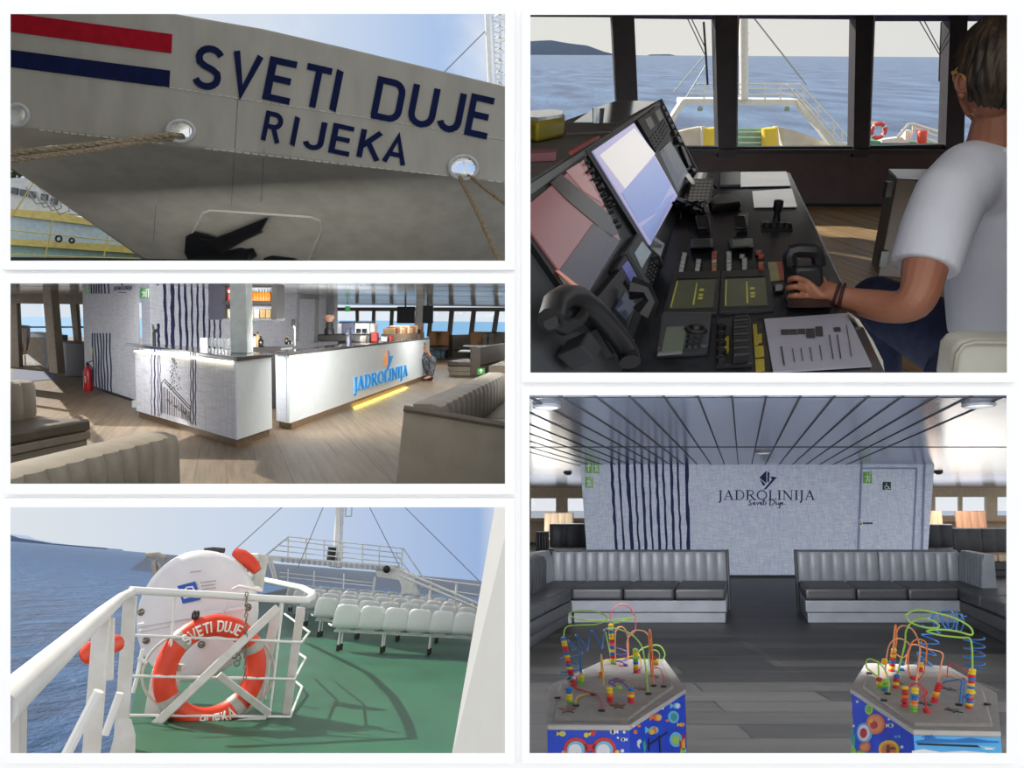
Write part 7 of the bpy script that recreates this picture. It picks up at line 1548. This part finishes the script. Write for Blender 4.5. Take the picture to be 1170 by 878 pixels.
# radio with knobs, rocker block
o = dquad('radio_set', mPan, [u4(60, 292), u4(300, 290), u4(285, 450), u4(40, 462)], .03, bevel=.006); dquad('display', mat('grey green display', (92, 100, 88), .3, emit=(90, 98, 84), estr=.15), [u4(90, 312), u4(188, 308), u4(165, 430), u4(65, 436)], .002, o, .03); dquad('display_rim', mat('satin rim', (150, 154, 156), .3, metal=.6), [u4(50, 438), u4(165, 430), u4(165, 438), u4(48, 447)], .006, o, .03)
m = MB(); m.ring(dn(*u4(230, 320), .034), .022, .006); m.lathe(dn(*u4(230, 320), .03), [(.016, 0), (.012, .012)], 10); build('dial', m, mBk, o)
for i in range(3):
    for j in range(2):
        q = u4(210 - i * 4 + j * 30, 358 + i * 24); m = MB(); m.lathe(dn(*q, .03), [(.011, 0), (.009, .008)], 8); build('button', m, mBk, o)
o = dquad('rocker_block', mBk2, [u4(330, 295), u4(490, 280), u4(500, 505), u4(325, 515)], .015, bevel=.004)
for k in range(6):
    y = 300 + k * 34; dquad('rocker', mBk, [u4(400, y + 4), u4(478, y - 4), u4(484, y + 18), u4(402, y + 26)], .03, o, .015, bevel=.006)
for k in range(5): q = u4(350, 322 + k * 40); m = MB(); m.lathe(dn(*q, .015), [(.012, 0), (.012, .014), (.006, .018)], 8); build('toggle', m, mBk, o)
mYlab = mat('yellow label', (168, 150, 48), .6); dquad('yellow_label', mYlab, [u4(368, 362), u4(388, 360), u4(386, 435), u4(362, 438)], .004, o, .015)
for P in ([u4(502, 300), u4(520, 298), u4(528, 395), u4(508, 398)], [u4(525, 348), u4(544, 345), u4(546, 385), u4(528, 388)], [u4(508, 405), u4(552, 402), u4(556, 450), u4(512, 456)], [u4(512, 468), u4(556, 464), u4(558, 520), u4(516, 524)]): dquad('yellow_label', mYlab, P, .003)
# push button rows
mLens = mat('pale button lens', (176, 180, 172), .4); mLensR = mat('red button lens', (176, 70, 48), .4); mLensO = mat('amber button lens', (164, 120, 70), .4)
for x0, y0, n, cols in ((272, 668, 5, 'wwwww'), (376, 718, 3, 'www'), (492, 662, 5, 'rrwao'), (602, 660, 5, 'wwwww'), (700, 680, 4, 'wwww'), (822, 655, 5, 'rr ar')):
    for k in range(n):
        if cols[k] == ' ': continue
        x = x0 + (18 if x0 > 650 and k else 0) - (272 == x0) * k * 6 - (376 == x0) * k * 4; y = y0 + k * 28; o = dquad('button_base', mBk, [u3(x - 22, y - 10), u3(x + 22, y - 10), u3(x + 23, y + 14), u3(x - 23, y + 14)], .012)
        dquad('button_lens', {'w': mLens, 'r': mLensR, 'a': mLensO, 'o': mLensO}[cols[k]], [u3(x - 17, y - 7), u3(x + 17, y - 7), u3(x + 17, y + 7), u3(x - 17, y + 7)], .01, o, .012, bevel=.002)
# small levers with key blocks, dark dishes
for x in (425, 702):
    o = dquad('lever_base', mBk, [u3(x - 35, 375), u3(x + 45, 365), u3(x + 35, 505), u3(x - 45, 520)], .015, bevel=.004)
    m = MB(); a = dn(*u3(x - 8, 470), .02); b = a + V((.0, .06, .04)); m.bar(a, b, .05, .015); build('lever_grip', m, mBk, o, bevel=.006)
    for k in range(4): dquad('lever_key', mLens, [u3(x - 22, 385 + k * 24), u3(x + 22, 382 + k * 24), u3(x + 20, 396 + k * 24), u3(x - 24, 400 + k * 24)], .012, o, .016, bevel=.002)
    m = MB(); q = [u3(x - 105, 540), u3(x + 60 + (x > 600) * 20, 534), u3(x + 65 + (x > 600) * 20, 605), u3(x - 115 + (x > 600) * 25, 612)]; m.hexa([dn(*p, 0) for p in q], [dn(*p, .03) for p in q]); o = build('black_dish', m, mBk, con, bevel=.006); dquad('dish_cover', mat('smoked cover', (66, 70, 62), .2), [(p[0] * .84 + q[(i + 2) % 4][0] * .16, p[1] * .84 + q[(i + 2) % 4][1] * .16) for i, p in enumerate(q)], .002, o, .03)
# joystick set
o = dquad('joystick_base', mBk2, [u3(835, 410), u3(1060, 412), u3(1078, 482), u3(850, 486)], .008)
q = dn(*u3(950, 440)); m = MB(); m.lathe(q, [(.04, 0), (.035, .01), (.017, .02), (.012, .05), (.02, .065), (.02, .1), (.012, .105)], 12); build('joystick', m, mBk, o)
for x in (882, 935, 982, 1034): q = dn(*u3(x, 462)); m = MB(); m.lathe(q, [(.02, 0), (.02, .018), (.014, .024)], 10); build('knob', m, mBk, o)
o = dquad('colour_label', mat('straw label', (168, 166, 120), .6), [u3(890, 722), u3(955, 718), u3(980, 850), u3(905, 858)], .004); dquad('colour_label', mat('salmon label', (176, 92, 74), .6), [u3(955, 718), u3(995, 716), u3(1022, 848), u3(980, 850)], .004)
o = dquad('button_base', mBk2, [u4(600, 115), u4(645, 112), u4(650, 145), u4(606, 148)], .012); dquad('button_lens', mLens, [u4(608, 120), u4(640, 118), u4(643, 136), u4(610, 138)], .01, o, .012, bevel=.002)
saw(con, SB, SAW)
# white label holder on the panel edge
m = MB(); q = [u3(50, 690), u3(85, 615), u3(185, 690), u3(160, 790)]; m.hexa([dn(*p, .03) + V((-.03, 0, .05)) for p in q], [dn(*p, .036) + V((-.03, 0, .05)) for p in q]); lh = build('label_holder', m, mat('white label plate', (206, 210, 208), .5), st=SB, label='tilted white printed plate at the foot of the screen panel', cat='label', smooth=0)
m = MB()
for k in range(6): m.stroke([(62 + k * 17, 700 - k * 1 + k * 2), (96 + k * 14, 640 + k * 9)], 4, lambda x, y, o: dn(*u3(x, y + 20), .036) + V((-.03, 0, .05 + o)), 0, .003)
build('print', m, mBk, lh)
# loose things on the console
t = thing('keyboard', SB, dn(*u3(390, 200)), 'grey computer keyboard at the foot of the slanted screens', 'keyboard')
q = [u3(325, 100), u3(490, 100), u3(470, 275), u3(290, 275)]; m = MB(); m.hexa([dn(*p, .0) for p in q], [dn(*p, .025) for p in q]); build('case', m, mat('keyboard case', (128, 130, 130), .5), t, bevel=.005)
mKey = mat('grey key cap', (226, 228, 226), .4)
for i in range(5):
    for j in range(7):
        x = 330 + i * 31 - j * 5; y = 106 + j * 24; P = [u3(x, y), u3(x + 26, y), u3(x + 22, y + 18), u3(x - 4, y + 18)]; m = MB(); m.hexa([dn(*p, .025) for p in P], [dn(*p, .037) for p in P]); build('key', m, mKey, t)
m = MB(); q = [u3(462, 300), u3(510, 268), u3(620, 262), u3(690, 318), u3(680, 330), u3(560, 345), u3(470, 350)]; m.hexa([dn(*p, .0) for p in q], [dn(*p, .0) * .995 + V((.004, .01, .045)) for p in q]); build('telephone_handset', m, mBk, st=SB, label='black curved handset lying right of the keyboard', cat='handset', bevel=.012)
m = MB(); rn = random.Random(5)
for k in range(9):
    p0 = dn(*u3(170 + rn.random() * 60, 260 + rn.random() * 60), .02); P = [p0]
    for i in range(6): P.append(dn(*u3(200 + i * 45 + rn.uniform(-15, 15), 285 + rn.uniform(-40, 40) + 4 * i), rn.uniform(.01, .07)))
    m.tube(P, .012, 6)
build('cable_tangle', m, mBk, st=SB, label='tangle of black cables below the keyboard', cat='cables')
m = MB()
for cx in (375, 425): q = [u3(cx - 18, 330), u3(cx + 20, 328), u3(cx + 22, 362), u3(cx - 18, 364)]; m.hexa([dn(*p, .0) for p in q], [dn(*p, .014) for p in q])
m = MB(); q = [u3(358, 330), u3(460, 326), u3(462, 364), u3(356, 366)]; m.hexa([dn(*p, .0) for p in q], [dn(*p, .014) for p in q]); build('paper_slip', m, mat('grey slip', (168, 172, 172), .5), st=SB, label='small grey slip under the cable tangle', cat='slip', smooth=0)
mPap = mat('white paper', (224, 228, 234), .16, spec=1.0, coat=.6, c2=(200, 206, 214), scale=2)
for q, lab in (([u3(350, 52), u3(530, 50), u3(520, 160), u3(470, 130), u3(490, 100), u3(330, 98)], 'pale sheet on the far left of the console desk'), ([u3(690, 48), u3(1030, 44), u3(1062, 150), u3(690, 158)], 'white sheet at the far end of the console desk'), ([u3(775, 190), u3(1070, 172), u3(1110, 308), u3(790, 312)], 'crumpled white sheet nearer on the far console desk')):
    m = MB(); P = [dn(*p, .004) for p in q]; m.prism(P, (0, 0, .004)); build('paper_sheet', m, mPap, st=SB, label=lab, cat='paper', group='papers on the console', smooth=0)
m = MB(); q = [u3(540, 60), u3(680, 56), u3(690, 152), u3(536, 156)]; m.prism([dn(*p, .003) for p in q], (0, 0, .012)); build('document_folder', m, mat('grey folder', (120, 124, 130), .3), st=SB, label='grey glossy folder between the sheets on the far console desk', cat='folder', smooth=0)
m = MB(); q = [u3(270, 60), u3(300, 50), u3(352, 110), u3(348, 135), u3(330, 135)]; m.hexa([dn(*p, .03) for p in q], [dn(*p, .05) for p in q]); build('paper_card', m, mPap, st=SB, label='white card leaning behind the keyboard', cat='card', smooth=0)
pl_ = [u4(555, 278), u4(950, 250), u4(1068, 500), u4(598, 530)]
m = MB(); m.prism([dn(*p, .003) for p in pl_], (0, 0, .005)); lam = build('instruction_sheet', m, mat('grey laminated sheet', (168, 166, 176), .35, c2=(158, 156, 168), scale=3), st=SB, label='laminated white instruction sheet in front of the hand', cat='paper', smooth=0)
m = MB(); ds = lambda x, y, o: dn(*u4(x, y), .008 + o)
for x, y, w, h in ((636, 320, 36, 24), (675, 319, 36, 24), (715, 317, 36, 24), (756, 316, 40, 44), (800, 306, 34, 46), (888, 310, 32, 20)): m.patch([(x, y), (x + w, y - 1), (x + w + 4, y + h), (x + 2, y + h)], ds, 0, .002)
for x, y0, y1, w in ((638, 400, 490, 7), (692, 410, 475, 3), (732, 408, 470, 3), (776, 405, 470, 3), (822, 395, 465, 3), (868, 345, 460, 4), (905, 345, 458, 5), (950, 300, 450, 3)): m.stroke([(x, y0), (x + (y1 - y0) * .16, y1)], w, ds, 0, .002)
build('print', m, mat('dark print', (62, 62, 66), .6), lam)
saw(lam, SB, SAW)
t = thing('throttle_lever', SB, dn(922, 348), 'black throttle lever with open handle under the left hand', 'lever')
thp = lambda x, y: SB.y(*u7(x, y), dn(922, 345).y + .02)
m = MB(); P = [thp(*p) for p in ((108, 72), (100, 10), (112, -16), (150, -24), (250, -20), (282, -6), (290, 20), (300, 78))]; m.tube(P, .02, 8); build('handle', m, mBk, t)
m = MB(); P = [(108, 70), (300, 64), (308, 165), (300, 240), (110, 250), (104, 150)]; m.hexa([thp(*p) + V((0, -.035, 0)) for p in P], [thp(*p) + V((0, .07, 0)) for p in P]); build('lever_block', m, mBk, t, bevel=.012)
m = MB(); q = [u7(85, 360), u7(390, 360), u7(330, 205), u7(100, 210)]; m.hexa([dn(*p) for p in q], [dn(*p, .025) for p in q]); build('base', m, mBk, t, bevel=.005)
# on the console top
t = thing('yellow_tray', SB, SB.z(*u1(120, 290), zu), 'yellow plastic tray on the console top by the window', 'tray')
m = MB(); q = [(-20, 270), (240, 262), (240, 215), (180, 205), (-20, 225)]; P = [SB.z(*u1(*p), zu + .002) for p in ((-30, 300), (60, 310), (235, 275), (240, 235), (150, 225), (-30, 240))]; m.hexa(P, [p + V((0, 0, .06)) for p in P]); build('tray_body', m, mat('yellow tray plastic', (170, 156, 44), .4, c2=(158, 144, 38)), t, bevel=.012)
m = MB(); P = [p + V((0, 0, .06)) for p in P]; c = sum(P, V()) / len(P); P = [p.lerp(c, .12) for p in P]; m.prism(P, (0, 0, .01)); build('contents', m, mPap, t)
m = MB(); b = SB.z(*u1(462, 192), zu); m.lathe(b, [(.02, 0), (.022, .04), (.024, .062)], 12); o = build('drinking_glass', m, mGl, st=SB, label='small glass on the console top by the window post', cat='glass')
m = MB(); q = [u1(-20, 410), u1(190, 405), u1(180, 430), u1(-20, 440)]; m.prism([SB.z(*p, zu + .002) for p in q], (0, 0, .02)); build('notebook', m, mat('rose book cover', (150, 96, 104), .5), st=SB, label='thin rose coloured book at the near end of the console top', cat='book', smooth=0)
m = MB(); m.tube([SB.z(*u1(285, 378), zu + .02), SB.z(*u1(430, 290), zu + .02), SB.z(*u1(465, 278), zu + .008)], .007, 6); build('pencil', m, mat('reddish pencil', (168, 76, 60), .5), st=SB, label='reddish pencil lying along the console top edge', cat='pencil')
m = MB(); q = [u1(240, 190), u1(600, 190), u1(560, 245), u1(250, 260)]; m.prism([SB.z(*p, zu + .001) for p in q], (0, 0, .006)); build('chart_sheet', m, mat('grey chart', (112, 108, 104), .7), st=SB, label='grey chart sheet on the console top beside the yellow tray', cat='chart', smooth=0)
m = MB(); q = [u1(300, 180), u1(440, 85), u1(600, 30), u1(850, 40), u1(590, 185)]; m.prism([SB.z(*p, zu + .001) for p in q], (0, 0, .004)); build('clear_cover', m, mat('pale clear sheet', (178, 186, 190), .12), st=SB, label='shiny pale cover at the far end of the console top', cat='cover', smooth=0)
# cabinet at the right
ca = SB.z(1003, 316, 0); cb = SB.y(1013, 204, ca.y); hcab = cb.z
t = thing('chart_cabinet', SB, ca, 'dark cabinet with pale top standing behind the helmsman arm', 'cabinet')
xr = SB.y(1172, 200, ca.y).x
cbk = SB.z(1015, 195, hcab)
m = MB(); P = [ca, V((xr, ca.y - .3, 0)), V((xr, cbk.y, 0)), V((cbk.x, cbk.y, 0))]; m.hexa(P, [V((p.x, p.y, hcab)) for p in P]); build('body', m, mat('black brown cabinet', (52, 42, 32), .6, c2=(44, 36, 28)), t, bevel=.008)
m = MB(); P = [V((p.x, p.y, hcab)) for p in P]; m.hexa(P, [p + V((0, 0, .012)) for p in P]); build('cabinet_top', m, mat('pale cabinet top', (176, 186, 204), .3), t)
m = MB(); q = SB.y(1007, 296, ca.y - .02); m.box(q.x - .02, q.x + .03, ca.y - .05, ca.y, q.z - .05, q.z + .06); q = SB.y(1014, 216, ca.y - .02); m.box(q.x - .02, q.x + .02, ca.y - .05, ca.y, q.z - .05, q.z + .05); build('hinge', m, mBk, t)
saw(t, SB, SAW)
# helm chair
mChr = mat('cream leather', (206, 204, 190), .5, c2=(196, 194, 180))
t = thing('helm_chair', SB, SB.y(1120, 430, 1.75), 'cream leather helm chair at the lower right behind the helmsman', 'chair')
yv = 1.78; m = MB(); P = [SB.y(*p, yv) for p in ((1086, 445), (1092, 402), (1100, 393), (1112, 389.5), (1175, 390), (1175, 445))]; m.prism(P, (0, .09, .0)); build('backrest', m, mChr, t, bevel=.02, seg=4)
m = MB(); m.tube([SB.y(*p, yv - .005) for p in ((1088, 440), (1094, 404), (1101, 395), (1113, 391.5), (1172, 392))], .006, 6); build('piping', m, mat('cream piping', (180, 176, 160), .5), t)
m = MB(); P = [SB.y(*u7(*p), 1.95) for p in ((535, 430), (570, 445), (660, 580), (730, 720), (745, 830), (690, 830), (660, 720), (600, 560))]; m.prism(P, (0, .06, 0)); build('armrest', m, mChr, t, bevel=.012)
saw(t, SB, SAW)
# the helmsman ------------------------------------------------------------
def freeze(o):
    dg = bpy.context.evaluated_depsgraph_get(); me = bpy.data.meshes.new_from_object(o.evaluated_get(dg)); o.modifiers.clear(); o.data = me
    me.polygons.foreach_set('use_smooth', [True] * len(me.polygons)); return o
def J(px, py, y, r): return (SB.y(px, py, y), r)
YH = 2.2
mSkinB = mat('tanned skin', (168, 112, 86), .5, c2=(156, 102, 78), scale=9, bump=.08, bscale=90)
man = thing('person', SB, SB.y(1130, 420, YH), 'seated person in white t-shirt and glasses with a hand on the throttle lever', 'person')
hy = dn(925, 345).y                                           # the hand's distance
jn = [J(1168, 385, YH + .16, .1), J(1164, 300, YH + .14, .09), J(1152, 205, YH + .07, .09), J(1141, 156, YH + .03, .07), J(1137, 112, YH + .02, .068),
      J(1085, 212, YH - .02, .066), J(1061, 285, YH - .12, .064), J(1047, 352, YH - .2, .058), J(1010, 352, hy - .1, .054), J(975, 343, hy - .05, .036), J(957, 338, hy - .03, (.031, .024)),
      J(942, 336, hy - .028, (.038, .019)), J(929, 334.5, hy - .028, (.042, .018)),
      J(1090, 392, YH + .36, .06), J(1002, 352, YH + .78, .05), J(1006, 432, YH + .72, .04)]
bn = [(0, 1), (1, 2), (2, 3), (3, 4), (2, 5), (5, 6), (6, 7), (7, 8), (8, 9), (9, 10), (10, 11), (11, 12), (0, 13), (13, 14), (14, 15)]
# fingers curl over the far side of the lever block
def fing(k, pts, rs):
    b = 12 if k < 4 else 11
    for i, (p, r) in enumerate(zip(pts, rs)):
        jn.append(J(p[0], p[1], hy + p[2], r)); bn.append((b if i == 0 else len(jn) - 2, len(jn) - 1))
fing(0, [(922, 322, -.03), (910, 317.5, -.045), (902.5, 319, -.03), (901.5, 324, .012)], [.0098, .0092, .0088, .0078])
fing(1, [(921, 331, -.035), (909, 327.5, -.052), (900.5, 329, -.036), (900.5, 333.5, .012)], [.0098, .0094, .009, .008])
fing(2, [(921, 339.5, -.035), (909, 337.8, -.052), (901.5, 339, -.036), (901.5, 343, .012)], [.0098, .0092, .0088, .0078])
fing(3, [(922, 347.5, -.03), (912, 347.8, -.045), (904.5, 348.5, -.034), (903.5, 352, .008)], [.009, .0084, .008, .007])
fing(4, [(941, 325, .0), (938, 318, .035), (934, 315, .06)], [.014, .0115, .0095])
body = skin_body('body', jn, bn, mSkinB, man, sub=2); freeze(body)
# head: one sculpted surface joined over the neck
hc = SB.y(1138, 87, YH + .02); fwd = V((.0, .99, -.04)).normalized(); lf = V((0, 0, 1)).cross(fwd).normalized(); uph = fwd.cross(lf).normalized()
def head_r(df, dl, du):
    a, b, c = .108, .086, .128
    r = 1 / math.sqrt((df / a) ** 2 + (dl / b) ** 2 + (du / c) ** 2)
    g = lambda x, y, w: math.exp(-((x) ** 2 + (y) ** 2) / w)
    if df > 0:
        r += .026 * g(dl * 2.6, (du + .13) * 1.5, .05) * df          # nose
        r += .006 * g(dl, (du - .16) * 2.2, .12) - .006 * (g((dl - .33) * 1.6, (du - .02) * 2, .03) + g((dl + .33) * 1.6, (du - .02) * 2, .03))
        r += .005 * g(dl * 1.6, (du + .47) * 3, .05) + .012 * g(dl * 1.2, (du + .78) * 1.8, .12)
    if du < -.25: r *= 1 - .16 * min(1, (-du - .25) / .5) * (1 if df < .35 else .35)
    return r
def head_grid(n, k, off, cut=None):
    vs = []; fs = []; keep = {}
    for i in range(k + 1):
        t_ = math.pi * i / k
        for j in range(n):
            a = 2 * math.pi * j / n; df, dl, du = math.sin(t_) * math.cos(a), math.sin(t_) * math.sin(a), math.cos(t_)
            r = head_r(df, dl, du) + (off(df, dl, du, a) if off else 0); vs.append(hc + (fwd * df + lf * dl + uph * du) * r); keep[i * n + j] = cut(df, dl, du) if cut else True
    for i in range(k):
        for j in range(n):
            q = [i * n + j, i * n + (j + 1) % n, (i + 1) * n + (j + 1) % n, (i + 1) * n + j]
            if all(keep[x] for x in q): fs.append(q)
    return vs, fs
m = MB(); m.add(*head_grid(56, 40, None)); head = build('head_tmp', m, mSkinB, man, smooth=180)
b_ = bmesh.new(); b_.from_mesh(body.data); b_.from_mesh(head.data); bmesh.ops.remove_doubles(b_, verts=b_.verts, dist=1e-5); b_.to_mesh(body.data); b_.free(); bpy.data.objects.remove(head)
rm = body.modifiers.new('r', 'REMESH'); rm.mode = 'VOXEL'; rm.voxel_size = .0035; rm.use_smooth_shade = True; sm_ = body.modifiers.new('s', 'SMOOTH'); sm_.factor = .5; sm_.iterations = 1
freeze(body); saw_list = [body]
mHair = mat('brown hair', (74, 58, 38), .5, c2=(30, 23, 16), scale=26, stretch=(1, 1, .15), bump=.5, bscale=60)
def hoff(df, dl, du, a): return .016 - .009 * min(1, max(0, -.1 - du) / .4) + .012 * max(0, du) + .004 * math.sin(a * 26 + du * 7) + .003 * math.sin(a * 53 + du * 4)
def hcut(df, dl, du): 
    side = abs(dl)
    if du > .62: return True
    if df > .45 and du < .5: return False
    if df > .02 and du < .12 + df * .7: return False
    if side > .45 and df > -.28 and du < .06: return False
    return du > -.78
m = MB(); m.add(*head_grid(96, 48, hoff, hcut)); hr = build('hair', m, mHair, man, smooth=180); sd = hr.modifiers.new('t', 'SOLIDIFY'); sd.thickness = .014; sd.offset = -1
# ear, glasses, bracelets
hp_ = lambda f, l, u: hc + fwd * f + lf * l + uph * u
for s in (1, -1):
    m = MB(); m.ring(hp_(-.005, s * .082, -.012), .024, .008, lf * s + fwd * -.35, 18, 8); m.ball(hp_(-.004, s * .079, -.016), .017, .017, .024, 10, 8); m.ball(hp_(.002, s * .079, -.044), .01, .009, .011, 8, 6); build('ear', m, mSkinB, man)
gl = MB()
for s in (1, -1):
    gl.ring(hp_(.108, s * .034, .004), .025, .0028, fwd + lf * s * .25, 24, 6); gl.tube([hp_(.104, s * .06, .008), hp_(.05, s * .09, .01), hp_(.0, s * .094, .008), hp_(-.02, s * .086, -.01)], .0042, 6)
gl.tube([hp_(.112, .012, .008), hp_(.118, 0, .012), hp_(.112, -.012, .008)], .0025, 6)
gf = build('glasses', gl, mat('honey frame', (236, 190, 110), .3, c2=(220, 170, 90)), man, label='honey coloured glasses frame')
for s in (1, -1):
    m = MB(); m.lathe(hp_(.108, s * .034, .004), [(.0245, 0), (.0245, .0015)], 20, fwd + lf * s * .25); build('lens', m, mat('lens glass', (236, 240, 240), .05, trans=.85), gf)
wr = SB.y(957, 338, hy - .03); wd_ = (SB.y(975, 343, hy - .05) - wr).normalized()
for k, d_ in enumerate((-.004, .012)): m = MB(); m.ring(wr + wd_ * d_, .0345 + .0015 * k, .0045, wd_ + V((0, 0, .12 * k)), 24, 6); build('bracelet', m, mat('dark red cord', (58, 30, 32), .7), man)
# t-shirt and jeans over the body
mTee = mat('white t-shirt', (226, 228, 234), .8, c2=(216, 218, 226), scale=4, bump=.7, bscale=5)
def blob(name, tubes, mt, voxel, it=6, f=.5):
    mb = MB()
    for pts in tubes:                                       # swelling tubes welded into one cloth surface
        P, R = [], []
        for (a, ra), (b, rb) in zip([J(*p) for p in pts], [J(*p) for p in pts][1:]):
            for k in range(4): P.append(a.lerp(b, k / 4)); R.append(ra + (rb - ra) * k / 4)
        a, ra = J(*pts[-1]); P.append(a); R.append(ra); mb.tube(P, R, 24)
        for p in pts[1:-1]: a, ra = J(*p); mb.ball(a, ra, n=20, k=14)
    o = build(name, mb, mt, man, smooth=180); r_ = o.modifiers.new('r', 'REMESH'); r_.mode = 'VOXEL'; r_.voxel_size = voxel; r_.use_smooth_shade = True
    s_ = o.modifiers.new('s', 'SMOOTH'); s_.factor = f; s_.iterations = it; return freeze(o)
blob('t_shirt', [[(1168, 366, YH + .18, .212), (1166, 330, YH + .17, .21), (1163, 285, YH + .15, .2), (1159, 235, YH + .12, .19), (1150, 197, YH + .07, .142), (1142, 164, YH + .04, .08)],
  [(1150, 200, YH + .06, .125), (1108, 204, YH + .01, .1), (1086, 224, YH - .03, .094), (1070, 262, YH - .08, .092), (1056, 306, YH - .13, .088)], [(1150, 200, YH + .06, .125), (1200, 206, YH + .08, .1), (1226, 236, YH + .1, .095), (1240, 300, YH + .1, .09)]], mTee, .008)
m = MB(); nk = SB.y(1142, 161, YH + .035); m.ring(nk, .083, .008, (SB.y(1134, 130, YH + .03) - nk), 28, 8); build('collar', m, mTee, man)
mJean = mat('navy jeans', (46, 56, 92), .8, c2=(34, 42, 72), scale=20, bump=.2, bscale=40)
blob('jeans', [[(1167, 362, YH + .17, .2), (1166, 400, YH + .19, .21), (1160, 460, YH + .2, .2)], [(1150, 405, YH + .24, .17), (1090, 392, YH + .42, .135), (1002, 346, YH + .8, .105), (1000, 352, YH + .8, .1)], [(1002, 350, YH + .8, .098), (1004, 400, YH + .76, .085), (1006, 450, YH + .72, .08)], [(1140, 430, YH + .2, .18), (1085, 452, YH + .3, .14)]], mJean, .008, 4)
saw(man, SB, SAW)
